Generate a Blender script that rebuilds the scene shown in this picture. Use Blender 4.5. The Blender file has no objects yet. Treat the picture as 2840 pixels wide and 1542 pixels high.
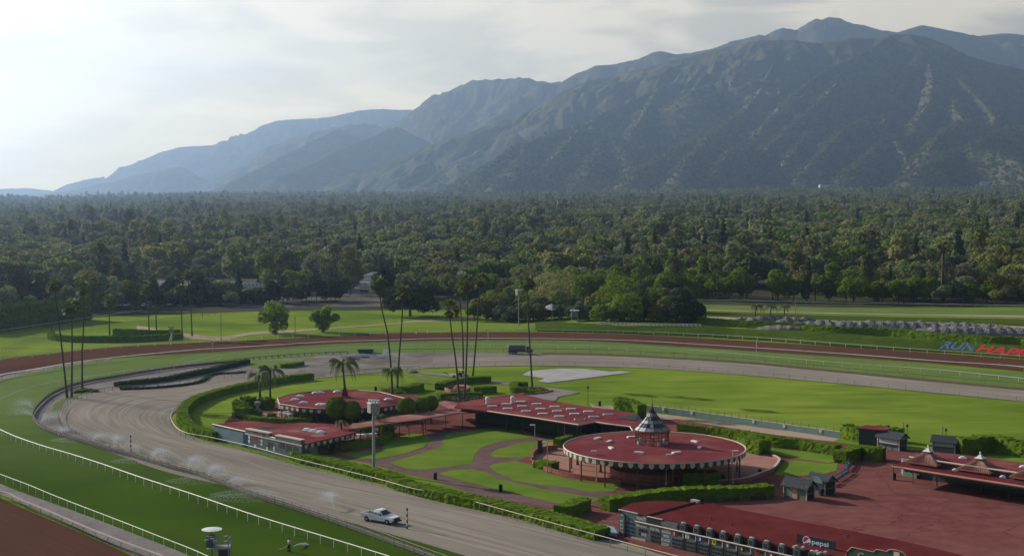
import bpy, bmesh, math, random
import numpy as np
from mathutils import Vector, Matrix
from mathutils.geometry import tessellate_polygon
random.seed(7); RNG = np.random.default_rng(7)
SC = bpy.context.scene; COL = SC.collection

# ---------------------------------------------------------------- camera
F_PX, CAM_H, PITCH = 3600.0, 43.0, math.atan(171/3600)
cam_d = bpy.data.cameras.new("camera"); cam = bpy.data.objects.new("camera", cam_d); COL.objects.link(cam)
cam.location = (0, 0, CAM_H); cam.rotation_euler = (math.pi/2-PITCH, 0, 0)
cam_d.sensor_width = 36; cam_d.lens = 36*F_PX/2840; cam_d.clip_end = 60000; cam_d.clip_start = 1
SC.camera = cam
# ---------------------------------------------------------------- light
SUN_AZ, SUN_EL = math.atan2(.573, -.82), math.radians(23)
SUN = Vector((math.cos(SUN_EL)*math.cos(SUN_AZ), math.cos(SUN_EL)*math.sin(SUN_AZ), math.sin(SUN_EL)))
sl = bpy.data.lights.new("sun", 'SUN'); sl.energy = 5.0; sl.angle = math.radians(.6); sl.color = (1, .93, .82)
so = bpy.data.objects.new("sun", sl); COL.objects.link(so); so.location = (0, 0, 300)
so.rotation_euler = (-SUN).to_track_quat('-Z', 'Y').to_euler()
world = bpy.data.worlds.new("World"); SC.world = world; world.use_nodes = True
nt = world.node_tree; nt.nodes.clear()
def N(nt, t, **kw):
    n = nt.nodes.new(t)
    for k, v in kw.items():
        if k in n.inputs.keys(): n.inputs[k].default_value = v
        else: setattr(n, k, v)
    return n
def mth(nt, op, a, b=None, c=None, clamp=False):
    n = nt.nodes.new('ShaderNodeMath'); n.operation = op; n.use_clamp = clamp
    for i, v in enumerate((a, b, c)):
        if v is None: continue
        if isinstance(v, (int, float)): n.inputs[i].default_value = v
        else: nt.links.new(v, n.inputs[i])
    return n.outputs[0]
def mixc(nt, f, a, b):
    n = nt.nodes.new('ShaderNodeMix'); n.data_type = 'RGBA'
    for s, v in ((0, f), (6, a), (7, b)):
        if isinstance(v, (int, float)): n.inputs[s].default_value = v
        elif isinstance(v, (tuple, list)): n.inputs[s].default_value = (*v, 1) if len(v) == 3 else v
        else: nt.links.new(v, n.inputs[s])
    return n.outputs[2]
sky = N(nt, 'ShaderNodeTexSky', sky_type='NISHITA', sun_disc=False, sun_elevation=SUN_EL, sun_rotation=math.pi/2-SUN_AZ, dust_density=2.0)
bg = N(nt, 'ShaderNodeBackground'); bg.inputs['Strength'].default_value = .05
tc = N(nt, 'ShaderNodeTexCoord'); sep = N(nt, 'ShaderNodeSeparateXYZ'); nt.links.new(tc.outputs['Generated'], sep.inputs[0])
dz = sep.outputs[2]
mp = N(nt, 'ShaderNodeMapping'); mp.inputs['Scale'].default_value = (4, 4, 15); nt.links.new(tc.outputs['Generated'], mp.inputs[0])
n1 = N(nt, 'ShaderNodeTexNoise', Scale=2.3, Detail=7.0, Roughness=.52, Distortion=.4); nt.links.new(mp.outputs[0], n1.inputs['Vector'])
dot = N(nt, 'ShaderNodeVectorMath', operation='DOT_PRODUCT'); nt.links.new(tc.outputs['Generated'], dot.inputs[0])
dot.inputs[1].default_value = Vector((SUN.x, SUN.y, .03)).normalized()
glow = mth(nt, 'MULTIPLY_ADD', dot.outputs['Value'], 1.7, -.55, clamp=True)          # brighter toward the sun
nz = mth(nt, 'MULTIPLY_ADD', n1.outputs['Fac'], 6.5, -2.75, clamp=True)
cl = mixc(nt, nz, (16.5, 14., 9.4), (32, 26.6, 17.))
lit = mixc(nt, mth(nt, 'MULTIPLY', glow, .72), cl, (46., 36., 18.))
hi = mth(nt, 'MULTIPLY_ADD', dz, 7.0, -.62, clamp=True)                              # greyer deck higher up
deck = mixc(nt, mth(nt, 'MULTIPLY', hi, .75), lit, (8.4, 7.6, 7.2))
cover = mth(nt, 'SUBTRACT', 1.0, mth(nt, 'MULTIPLY_ADD', dz, 3.2, -.75, clamp=True)) # the cloud bank thins overhead
ahead = mth(nt, 'MULTIPLY_ADD', sep.outputs[1], 2.2, .55, clamp=True)               # the bank lies over the valley ahead, unseen sky behind cleared to cut ambient light
mx = mixc(nt, mth(nt, 'MULTIPLY', mth(nt, 'MULTIPLY', cover, ahead), .97), sky.outputs[0], deck)
nt.links.new(mx, bg.inputs['Color'])
wo = N(nt, 'ShaderNodeOutputWorld'); nt.links.new(bg.outputs[0], wo.inputs[0])
SC.view_settings.view_transform = 'Standard'; SC.view_settings.look = 'None'; SC.view_settings.exposure = .6; SC.view_settings.gamma = 1
SC.cycles.volume_bounces = 0; SC.cycles.max_bounces = 5; SC.cycles.transparent_max_bounces = 8
SC.cycles.diffuse_bounces = 2; SC.cycles.glossy_bounces = 2

# ---------------------------------------------------------------- from the photograph's pixels to the ground
ZM = dict(S=(0, 0, 1), M=(0, 0, .90704), A=(0, 1000, 2.582), B=(450, 900, 2.582), C=(1000, 900, 2.582), D=(1450, 1100, 3.165), E=(2130, 1000, 2.582),
          F=(0, 700, 2.582), H=(600, 700, 3.165), I=(1200, 700, 3.165), J=(1800, 750, 3.498), K=(2320, 750, 3.498), N=(0, 0, 1.8141), O=(1420, 0, 1.8141),
          T=(560, 1080, 5.855), U=(1700, 1380, 5.855), V=(2100, 1400, 5.855), W=(2440, 1220, 6.44), X=(1720, 1120, 9.995), Y=(540, 1380, 8.05),
          Z=(980, 1380, 11.66), L=(960, 1060, 6.996), P=(0, 520, 3.578), Q=(700, 520, 3.578), R=(1400, 520, 3.578), G=(2120, 520, 3.578), a=(2130, 1160, 11.66),
          b=(2150, 1280, 9.995), c=(980, 900, 4.4414))
def px(s):
    out = []; k = 'S'
    for t in s.split():
        if t in ZM: k = t; continue
        x, y = t.split(','); x0, y0, sc = ZM[k]
        out.append((x0+float(x)/sc, y0+float(y)/sc))
    return out
cp, sp = math.cos(PITCH), math.sin(PITCH)
def ray(x, y):
    u = (x-1420)/F_PX; v = -(y-771)/F_PX
    return Vector((u, cp+v*sp, -sp+v*cp))
def g1(p, z=0.0):
    d = ray(*p); t = (z-CAM_H)/d.z
    return Vector((d.x*t, d.y*t, z))
def G(s, z=0.0): return [g1(p, z) for p in px(s)]
def at_y(p, Y):
    d = ray(*p); t = Y/d.y
    return Vector((d.x*t, Y, CAM_H+d.z*t))
def on_plane(p, o, n):
    d = ray(*p); t = (o-Vector((0, 0, CAM_H))).dot(n)/d.dot(n)
    return Vector((0, 0, CAM_H))+d*t

# ---------------------------------------------------------------- terrain height
BANK = G("I 0,703 900,698 1500,712 J 0,628 900,672 1819,735 K 0,738 990,803 1819,865 S 3100,1019 3400,1045 4200,1110")
bx = np.array([p.x for p in BANK]); by = np.array([p.y for p in BANK])
def sst(t): t = np.clip(t, 0, 1); return t*t*(3-2*t)
def zt(x, y):
    x = np.asarray(x, float); y = np.asarray(y, float)
    amp = sst((x-(-5))/55)
    z = 3.0*amp*sst((y-np.interp(x, bx, by)-.6)/8.5)
    r = np.hypot(x, y); az = x/np.maximum(y, 1)
    s = .0235+.005*sst((az+.15)/.35)-.005*sst((-az-.2)/.2)
    k = np.maximum(0, r-600)
    return z+s*k*k/(k+120)
def ztf(x, y): return float(zt(x, y))
def on_ground(p, it=60):
    d = ray(*p); lo, hi = 50.0, 9000.0; t = 50.0; step = 12.0
    prev = t
    while t < hi:
        q = Vector((0, 0, CAM_H))+d*t
        if q.z < ztf(q.x, q.y):
            a_, b_ = prev, t
            for _ in range(24):
                m = (a_+b_)/2; q = Vector((0, 0, CAM_H))+d*m
                if q.z < ztf(q.x, q.y): b_ = m
                else: a_ = m
            return Vector((0, 0, CAM_H))+d*b_
        prev = t; t += max(4, t*.02)
    return Vector((0, 0, CAM_H))+d*hi
def GT(s): return [on_ground(p) for p in px(s)]

# ---------------------------------------------------------------- noise in numpy
def hash2(ix, iy, s):
    h = (ix.astype(np.int64)*374761393+iy.astype(np.int64)*668265263+s*1442695041) & 0xffffffff
    h = ((h ^ (h >> 13))*1274126177) & 0xffffffff
    return ((h ^ (h >> 16)) & 0xffff)/65535.0
def vnoise(x, y, s=0):
    ix = np.floor(x); iy = np.floor(y); fx = x-ix; fy = y-iy
    fx = fx*fx*(3-2*fx); fy = fy*fy*(3-2*fy)
    a = hash2(ix, iy, s); b = hash2(ix+1, iy, s); c = hash2(ix, iy+1, s); d = hash2(ix+1, iy+1, s)
    return (a*(1-fx)+b*fx)*(1-fy)+(c*(1-fx)+d*fx)*fy
def fbm(x, y, s=0, o=4, ridged=False):
    t = 0; a = 1; tot = 0
    for i in range(o):
        n = vnoise(x, y, s+i*17)
        if ridged: n = 1-abs(2*n-1)
        t = t+a*n; tot += a; a *= .5; x = x*2.03+13.1; y = y*2.03+7.7
    return t/tot

# ---------------------------------------------------------------- materials
MATS = {}
def mat(name, c1, c2=None, scale=1.0, rough=.9, c3=None, f3=.5, s3=None, bump=0, metal=0, uv=None, objrand=0, detail=4, stretch=None, spec=.3, transl=0, cracks=None, lines=None, ygrad=None):
    if name in MATS: return MATS[name]
    m = bpy.data.materials.new(name); m.use_nodes = True; t = m.node_tree
    b = t.nodes['Principled BSDF']; b.inputs['Roughness'].default_value = rough; b.inputs['Metallic'].default_value = metal
    b.inputs['Specular IOR Level'].default_value = spec if rough < .69 else 0.0
    src = None
    if c2 is not None:
        geo = N(t, 'ShaderNodeNewGeometry'); src = geo.outputs['Position']
        if uv: src = N(t, 'ShaderNodeUVMap').outputs[0]
        if stretch or uv:
            mp = N(t, 'ShaderNodeMapping'); mp.inputs['Scale'].default_value = stretch or uv; t.links.new(src, mp.inputs[0]); src2 = mp.outputs[0]
        else: src2 = src
        n = N(t, 'ShaderNodeTexNoise', Scale=scale, Detail=float(detail), Roughness=.6); t.links.new(src2, n.inputs['Vector'])
        f = mth(t, 'MULTIPLY_ADD', n.outputs['Fac'], 2.6, -.8, clamp=True)
        col = mixc(t, f, c1, c2)
        if c3 is not None:
            n3 = N(t, 'ShaderNodeTexNoise', Scale=s3 or scale*.2, Detail=5.0, Roughness=.55); t.links.new(src, n3.inputs['Vector'])
            col = mixc(t, mth(t, 'MULTIPLY', mth(t, 'MULTIPLY_ADD', n3.outputs['Fac'], 4.0, -1.7, clamp=True), f3), col, c3)
        if cracks:      # joints / worn lines: (scale, colour, width)
            vz = N(t, 'ShaderNodeTexVoronoi', feature='DISTANCE_TO_EDGE', Scale=cracks[0]); wn = N(t, 'ShaderNodeTexNoise', Scale=cracks[0]*6, Detail=3.0); vm = N(t, 'ShaderNodeVectorMath', operation='MULTIPLY_ADD')
            t.links.new(src, wn.inputs['Vector']); t.links.new(wn.outputs['Color'], vm.inputs[0]); vm.inputs[1].default_value = (.6/cracks[0]*.3,)*3; t.links.new(src, vm.inputs[2]); t.links.new(vm.outputs[0], vz.inputs['Vector'])
            col = mixc(t, mth(t, 'MULTIPLY', mth(t, 'LESS_THAN', vz.outputs['Distance'], cracks[2]), .6), col, cracks[1])
        if lines:       # fine harrow or mowing lines: (stretch, colour, amount)
            lm = N(t, 'ShaderNodeMapping'); lm.inputs['Scale'].default_value = lines[0]; t.links.new(src, lm.inputs[0]); ln = N(t, 'ShaderNodeTexNoise', Scale=1.0, Detail=5.0, Roughness=.7); t.links.new(lm.outputs[0], ln.inputs['Vector'])
            col = mixc(t, mth(t, 'MULTIPLY', mth(t, 'MULTIPLY_ADD', ln.outputs['Fac'], 6.0, -3.2, clamp=True), lines[2]), col, lines[1])
        if ygrad:       # paler turf colour farther off: (y0, y1, colour)
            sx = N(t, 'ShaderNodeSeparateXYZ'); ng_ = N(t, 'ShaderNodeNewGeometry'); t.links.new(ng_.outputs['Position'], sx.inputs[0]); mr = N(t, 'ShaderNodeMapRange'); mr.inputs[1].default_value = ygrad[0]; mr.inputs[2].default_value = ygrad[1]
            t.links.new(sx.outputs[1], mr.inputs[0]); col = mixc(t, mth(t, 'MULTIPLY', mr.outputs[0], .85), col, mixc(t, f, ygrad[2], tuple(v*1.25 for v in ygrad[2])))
        if objrand:
            oi = N(t, 'ShaderNodeObjectInfo'); hsv = N(t, 'ShaderNodeHueSaturation')
            t.links.new(col, hsv.inputs['Color'])
            t.links.new(mth(t, 'MULTIPLY_ADD', oi.outputs['Random'], -.07*objrand, .5+.025*objrand), hsv.inputs['Hue'])
            r2 = mth(t, 'FRACT', mth(t, 'MULTIPLY', oi.outputs['Random'], 17.3))
            t.links.new(mth(t, 'MULTIPLY_ADD', r2, .95*objrand, 1-.4*objrand), hsv.inputs['Value'])
            r3 = mth(t, 'FRACT', mth(t, 'MULTIPLY', oi.outputs['Random'], 51.7))
            t.links.new(mth(t, 'MULTIPLY_ADD', r3, .6*objrand, 1-.45*objrand), hsv.inputs['Saturation'])
            col = hsv.outputs[0]
        t.links.new(col, b.inputs['Base Color'])
        if bump:
            bp = N(t, 'ShaderNodeBump', Strength=1.0, Distance=bump); nb = N(t, 'ShaderNodeTexNoise', Scale=scale*3, Detail=4.0)
            t.links.new(src2, nb.inputs['Vector']); t.links.new(nb.outputs['Fac'], bp.inputs['Height']); t.links.new(bp.outputs[0], b.inputs['Normal'])
    else: b.inputs['Base Color'].default_value = (*c1, 1)
    if transl:
        tr = N(t, 'ShaderNodeBsdfTranslucent'); ms = N(t, 'ShaderNodeMixShader'); ms.inputs[0].default_value = transl
        if c2 is not None: t.links.new(mixc(t, 1.0, col, col), tr.inputs[0])
        else: tr.inputs[0].default_value = (*c1, 1)
        t.links.new(b.outputs[0], ms.inputs[1]); t.links.new(tr.outputs[0], ms.inputs[2])
        t.links.new(ms.outputs[0], t.nodes['Material Output'].inputs['Surface'])
    MATS[name] = m; return m

GR_IN = mat('infield_grass', (.15, .225, .024), (.25, .305, .045), .05, c3=(.1, .165, .02), f3=.95, s3=.022, lines=((.018, .2, 1), (.095, .15, .022), .8), cracks=None, bump=.03, stretch=(1, 2.2, 1), detail=8)
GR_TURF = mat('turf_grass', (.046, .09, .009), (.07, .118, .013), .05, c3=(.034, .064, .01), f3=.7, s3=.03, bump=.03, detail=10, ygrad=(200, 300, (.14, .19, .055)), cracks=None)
GR_LAWN = mat('lawn_grass', (.12, .195, .026), (.19, .255, .036), .12, c3=(.085, .165, .022), f3=.6, s3=.1, bump=.02, detail=8, stretch=(1, 1.8, 1))
GR_BANK = mat('bank_grass', (.05, .085, .012), (.09, .13, .018), .5, c3=(.038, .06, .013), f3=.6, s3=.06, bump=.05, detail=8)
GR_DRY = mat('dry_grass', (.14, .2, .035), (.2, .21, .06), .2, detail=8)
DIRT = mat('brown_dirt', (.098, .047, .032), (.128, .062, .041), 1.0, uv=(.02, 1.1, 1), c3=(.078, .035, .026), f3=.6, s3=.02, detail=6)
SAND = mat('training_sand', (.37, .32, .26), (.215, .185, .15), 1.0, uv=(.035, .55, 1), c3=(.19, .165, .135), f3=.5, s3=.03, lines=((.02, 1.7, 1), (.12, .1, .08), .7), bump=.03, detail=8)
MUD = mat('churned_mud', (.3, .27, .235), (.18, .155, .13), .3, c3=(.12, .1, .085), f3=.8, s3=.09, bump=.1, stretch=(.35, 1.2, 1), detail=9)
GRAV = mat('grey_gravel', (.3, .27, .25), (.2, .175, .16), 1.5, c3=(.13, .1, .09), f3=.6, s3=.12, bump=.03, detail=8)
BRICK = mat('red_brick_paving', (.15, .046, .042), (.215, .09, .075), .35, c3=(.25, .105, .09), f3=.6, s3=.045, bump=.01, detail=10, cracks=(.06, (.12, .036, .034), .006), lines=((.05, .45, 1), (.12, .03, .03), .35))
PATHM = mat('dark_brick_path', (.15, .095, .085), (.19, .13, .115), .5, c3=(.13, .068, .062), f3=.6, s3=.12, detail=8)
PATIO = mat('pink_patio_brick', (.42, .23, .17), (.36, .19, .145), .8, c3=(.27, .13, .11), f3=.6, s3=.16, detail=8)
TAN = mat('tan_path', (.44, .34, .25), (.38, .28, .21), .4, c3=(.3, .2, .16), f3=.5, s3=.06, detail=8)
ASPH = mat('pale_asphalt', (.3, .27, .24), (.24, .21, .19), .5, c3=(.2, .15, .13), f3=.6, s3=.1, detail=8)
CONC = mat('pale_concrete', (.46, .43, .41), (.38, .36, .35), .3, c3=(.3, .27, .25), f3=.5, s3=.15, detail=8)
ROOF = mat('red_roof_coating', (.165, .036, .042), (.2, .052, .056), .22, rough=.8, c3=(.32, .13, .105), f3=.55, s3=.14, detail=9, lines=((.06, .9, 1), (.11, .024, .028), .5))
ROOF2 = mat('deep_red_roof', (.125, .025, .025), (.155, .035, .034), .3, rough=.85, c3=(.095, .018, .018), f3=.7, s3=.2, detail=9, lines=((.9, .05, 1), (.17, .05, .045), .35))
PINK = mat('faded_roof', (.3, .11, .1), (.4, .21, .17), .4, rough=.9, c3=(.24, .07, .065), f3=.8, s3=.25, detail=9)
WHITE = mat('white_paint', (.78, .76, .72), (.66, .63, .59), 2.0, rough=.5)
CREAM = mat('cream_paint', (.62, .5, .4), (.54, .42, .33), 1.5, rough=.6)
GREYP = mat('grey_rail_paint', (.34, .3, .28), (.24, .21, .2), 2.0, rough=.7)
DKGREEN = mat('dark_green_paint', (.028, .055, .045), (.04, .07, .058), 2.0, rough=.6)
SAGE = mat('sage_green_paint', (.13, .19, .155), (.17, .235, .19), 1.0, rough=.7)
TEAL = mat('grey_green_board', (.16, .23, .2), (.2, .27, .235), .6, rough=.7)
BLUEW = mat('blue_grey_wall', (.16, .22, .25), (.2, .26, .29), .7, rough=.7)
BOARD = mat('tote_board_face', (.11, .135, .135), (.15, .175, .172), 1.0, rough=.7)
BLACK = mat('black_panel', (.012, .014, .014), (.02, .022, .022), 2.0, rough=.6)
SLATE = mat('slate_shingle', (.055, .06, .065), (.085, .09, .095), 3.0, rough=.9, bump=.01)
TILE = mat('terracotta_tile', (.28, .09, .06), (.38, .17, .12), 2.5, rough=.85, bump=.03)
METAL = mat('galvanised_steel', (.3, .32, .34), (.4, .42, .44), 2.0, rough=.45, metal=.5)
DOME = mat('skylight_dome', (.72, .74, .75), rough=.25, spec=.6)
WOOD = mat('brown_timber', (.13, .065, .04), (.18, .09, .06), 3.0)
STONE = mat('planter_brick', (.27, .09, .07), (.36, .16, .12), 1.5)
GLASS = mat('dark_glass', (.02, .028, .032), rough=.08, spec=.8)
RUB = mat('tyre_rubber', (.02, .02, .02), rough=.9)
TRUNK = mat('palm_trunk_bark', (.085, .07, .058), (.13, .11, .09), 3.0, bump=.03)
BARK = mat('tree_bark', (.09, .068, .05), (.14, .11, .085), 3.0, bump=.03)
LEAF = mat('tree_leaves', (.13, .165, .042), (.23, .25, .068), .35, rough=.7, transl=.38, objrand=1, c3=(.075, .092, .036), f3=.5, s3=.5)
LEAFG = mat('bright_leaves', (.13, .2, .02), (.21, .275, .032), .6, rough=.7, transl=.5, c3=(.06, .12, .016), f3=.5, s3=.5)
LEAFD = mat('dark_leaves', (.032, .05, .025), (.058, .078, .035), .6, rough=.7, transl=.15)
LEAFO = mat('grey_olive_leaves', (.1, .13, .07), (.15, .17, .1), .8, rough=.8, transl=.2)
LEAFR = mat('russet_leaves', (.14, .11, .03), (.1, .13, .025), .6, rough=.7, transl=.2)
HEDGE = mat('hedge_leaves', (.1, .17, .014), (.15, .22, .022), 1.2, rough=.7, transl=.04, c3=(.07, .12, .012), f3=.6, s3=.8)
PALML = mat('palm_fronds', (.08, .12, .025), (.14, .17, .04), 1.0, rough=.6, transl=.4)
DEADF = mat('dry_palm_skirt', (.13, .1, .065), (.19, .15, .1), 1.5)
TARP = mat('grey_tarpaulin', (.11, .105, .1), (.27, .245, .22), .6, rough=.8, bump=.25, c3=(.12, .13, .15), f3=.7, s3=.2)
SOIL = mat('dark_soil', (.1, .07, .05), (.16, .12, .085), .4)

# ---------------------------------------------------------------- mesh builder
class MB:
    def __init__(s): s.v = []; s.f = []; s.m = []
    def add(s, vs, fs, mi=0):
        o = len(s.v); s.v += [tuple(v) for v in vs]; s.f += [tuple(i+o for i in f) for f in fs]; s.m += [mi]*len(fs); return s
    def box(s, c, d, rz=0, mi=0, taper=1.0, rot=None):
        cx, cy, cz = c; x, y, z = d[0]/2, d[1]/2, d[2]/2; R = rot or Matrix.Rotation(rz, 3, 'Z'); vs = []
        for k, t in ((-z, 1), (z, taper)):
            for a, b in ((-x, -y), (x, -y), (x, y), (-x, y)): vs.append(Vector(c)+R @ Vector((a*t, b*t, k)))
        return s.add(vs, [(3, 2, 1, 0), (4, 5, 6, 7), (0, 1, 5, 4), (1, 2, 6, 5), (2, 3, 7, 6), (3, 0, 4, 7)], mi)
    def prism(s, poly, z0, z1, mi=0, mside=None, top=True, bottom=True):
        n = len(poly); poly = [Vector((p[0], p[1], 0)) for p in poly]
        ar = sum(poly[i].x*poly[(i+1) % n].y-poly[(i+1) % n].x*poly[i].y for i in range(n))
        if ar < 0: poly = poly[::-1]
        tri = tessellate_polygon([poly]); vs = [(p.x, p.y, z0) for p in poly]+[(p.x, p.y, z1) for p in poly]
        ft = []
        for t in tri:
            a, b, c = (poly[i] for i in t)
            if (b-a).cross(c-a).z < 0: t = (t[0], t[2], t[1])
            ft.append(t)
        if top: s.add(vs, [tuple(i+n for i in t) for t in ft], mi)
        if bottom: s.add(vs, [t[::-1] for t in ft], mi)
        return s.add(vs, [(i, (i+1) % n, (i+1) % n+n, i+n) for i in range(n)], mi if mside is None else mside)
    def tube(s, pts, r, n=6, mi=0, r2=None, cap=True):
        pts = [Vector(p) for p in pts]; k = len(pts); vs = []; fs = []
        for i, p in enumerate(pts):
            d = (pts[min(i+1, k-1)]-pts[max(i-1, 0)])
            if d.length < 1e-6: d = Vector((0, 0, 1))
            d.normalize(); up = Vector((0, 0, 1)) if abs(d.z) < .95 else Vector((1, 0, 0))
            a = d.cross(up).normalized(); b = a.cross(d)
            rr = r+((r2 if r2 is not None else r)-r)*i/max(1, k-1) if not isinstance(r, (list, tuple)) else r[i]
            for j in range(n):
                t = 2*math.pi*j/n; vs.append(p+a*(math.cos(t)*rr)+b*(math.sin(t)*rr))
        for i in range(k-1):
            for j in range(n): fs.append((i*n+j, i*n+(j+1) % n, (i+1)*n+(j+1) % n, (i+1)*n+j))
        if cap: fs.append(tuple(range(n))[::-1]); fs.append(tuple((k-1)*n+j for j in range(n)))
        return s.add(vs, fs, mi)
    def lathe(s, c, prof, n=12, mi=0, rz=0):
        vs = []; fs = []
        for (r, z) in prof:
            for j in range(n):
                t = 2*math.pi*j/n+rz; vs.append((c[0]+r*math.cos(t), c[1]+r*math.sin(t), c[2]+z))
        for i in range(len(prof)-1):
            for j in range(n): fs.append((i*n+j, i*n+(j+1) % n, (i+1)*n+(j+1) % n, (i+1)*n+j))
        fs.append(tuple((len(prof)-1)*n+j for j in range(n))); fs.append(tuple(range(n))[::-1])
        return s.add(vs, fs, mi)
    def build(s, name, mats, parent=None, smooth=False, world=True):
        me = bpy.data.meshes.new(name)
        off = parent_world(parent) if (parent is not None and world) else Vector((0, 0, 0))
        me.from_pydata([(v[0]-off.x, v[1]-off.y, v[2]-off.z) for v in s.v], [], s.f)
        if not isinstance(mats, (list, tuple)): mats = [mats]
        for m in mats: me.materials.append(m)
        if len(mats) > 1: me.polygons.foreach_set('material_index', s.m)
        if smooth: me.polygons.foreach_set('use_smooth', [True]*len(me.polygons))
        me.update(); return link(name, me, parent)
def parent_world(p):
    v = Vector((0, 0, 0))
    while p is not None: v = v+p.location; p = p.parent
    return v
def link(name, data, parent=None, loc=None):
    o = bpy.data.objects.new(name, data); COL.objects.link(o)
    if parent is not None: o.parent = parent
    if loc is not None: o.location = loc
    return o
def tag(o, label=None, cat=None, group=None, kind=None):
    if label: o['label'] = label
    if cat: o['category'] = cat
    if group: o['group'] = group
    if kind: o['kind'] = kind
    return o
def thing(name, label, cat, loc=(0, 0, 0), rz=0, group=None):
    o = bpy.data.objects.new(name, None); COL.objects.link(o); o.empty_display_size = .3
    o.location = loc; o.rotation_euler = (0, 0, rz); return tag(o, label, cat, group)
KIDS = {}
def copy_tree(o, loc, rz=0, label=None, group=None, scale=1):
    def cp_(q, par):
        c = q.copy(); COL.objects.link(c)
        if par is not None: c.parent = par
        for ch in q.children: cp_(ch, c)
        return c
    r = cp_(o, None); r.location = loc; r.rotation_euler = (0, 0, rz)
    r.scale = (scale,)*3 if isinstance(scale, (int, float)) else scale
    if label: r['label'] = label
    if group: r['group'] = group
    return r
def npmesh(name, V, Fq, mats, mi=None, smooth=False, tri=False):
    me = bpy.data.meshes.new(name); V = np.asarray(V, np.float32); Fq = np.asarray(Fq, np.int32); k = Fq.shape[1]
    me.vertices.add(len(V)); me.vertices.foreach_set('co', V.ravel())
    me.loops.add(Fq.size); me.loops.foreach_set('vertex_index', Fq.ravel())
    me.polygons.add(len(Fq)); me.polygons.foreach_set('loop_start', np.arange(0, Fq.size, k, dtype=np.int32))
    for m in (mats if isinstance(mats, (list, tuple)) else [mats]): me.materials.append(m)
    if mi is not None: me.polygons.foreach_set('material_index', np.asarray(mi, np.int32))
    if smooth: me.polygons.foreach_set('use_smooth', np.ones(len(Fq), bool))
    me.update(calc_edges=True); me.validate(); return me

def smooth_path(pts, step=2.0, closed=False):
    P = [Vector(p) for p in pts]; out = []
    n = len(P)
    for i in range(n if closed else n-1):
        p0 = P[(i-1) % n] if closed else P[max(i-1, 0)]; p1 = P[i]; p2 = P[(i+1) % n]; p3 = P[(i+2) % n] if closed else P[min(i+2, n-1)]
        L = (p2-p1).length; k = max(1, int(L/step))
        # centripetal-ish tangents limited by the segment's own length
        m1 = (p2-p0); m2 = (p3-p1)
        m1 = m1.normalized()*L if m1.length > 0 else m1; m2 = m2.normalized()*L if m2.length > 0 else m2
        for j in range(k):
            t = j/k; t2 = t*t; t3 = t2*t
            out.append(p1*(2*t3-3*t2+1)+m1*(t3-2*t2+t)+p2*(-2*t3+3*t2)+m2*(t3-t2))
    if not closed: out.append(P[-1])
    return out
def resample(pts, n):
    L = [0]
    for i in range(1, len(pts)): L.append(L[-1]+(pts[i]-pts[i-1]).length)
    out = []; j = 0
    for i in range(n):
        s = L[-1]*i/(n-1)
        while j < len(L)-2 and L[j+1] < s: j += 1
        t = (s-L[j])/max(1e-6, L[j+1]-L[j]); out.append(pts[j].lerp(pts[j+1], min(1, t)))
    return out, L[-1]
def struct(o, name=None):
    o['kind'] = 'structure'; return o
def poly(name, pts, z, m, drape=False):
    pts = [Vector((p[0], p[1], 0)) for p in pts]; tri = tessellate_polygon([pts]); fs = []
    for t in tri:
        a, b, c = (pts[i] for i in t)
        if (b-a).cross(c-a).z < 0: t = (t[0], t[2], t[1])
        fs.append(t)
    mb = MB(); mb.add([(p.x, p.y, (ztf(p.x, p.y) if drape else 0)+z) for p in pts], fs)
    return struct(mb.build(name, m))
def strip(name, a, b, z, m, step=3, across=3, drape=False, parent=None):
    a = smooth_path(a, step); b = smooth_path(b, step); n = max(len(a), len(b)); a, La = resample(a, n); b, Lb = resample(b, n)
    V = []; UV = []; u = 0
    for i in range(n):
        if i: u += ((a[i]-a[i-1]).length+(b[i]-b[i-1]).length)/2
        w = (b[i]-a[i]).length
        for j in range(across+1):
            p = a[i].lerp(b[i], j/across); zz = ztf(p.x, p.y) if drape else 0
            V.append((p.x, p.y, zz+z)); UV.append((u, w*j/across))
    Fq = []; k = across+1
    for i in range(n-1):
        for j in range(across): Fq.append((i*k+j, i*k+j+1, (i+1)*k+j+1, (i+1)*k+j))
    me = npmesh(name, V, Fq, m)
    if me.polygons[0].normal.z < 0: me.flip_normals()
    uvl = me.uv_layers.new(name='UVMap'); idx = np.zeros(len(me.loops), np.int32); me.loops.foreach_get('vertex_index', idx)
    uvl.data.foreach_set('uv', np.array(UV, np.float32)[idx].ravel())
    return struct(link(name, me, parent))
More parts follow.
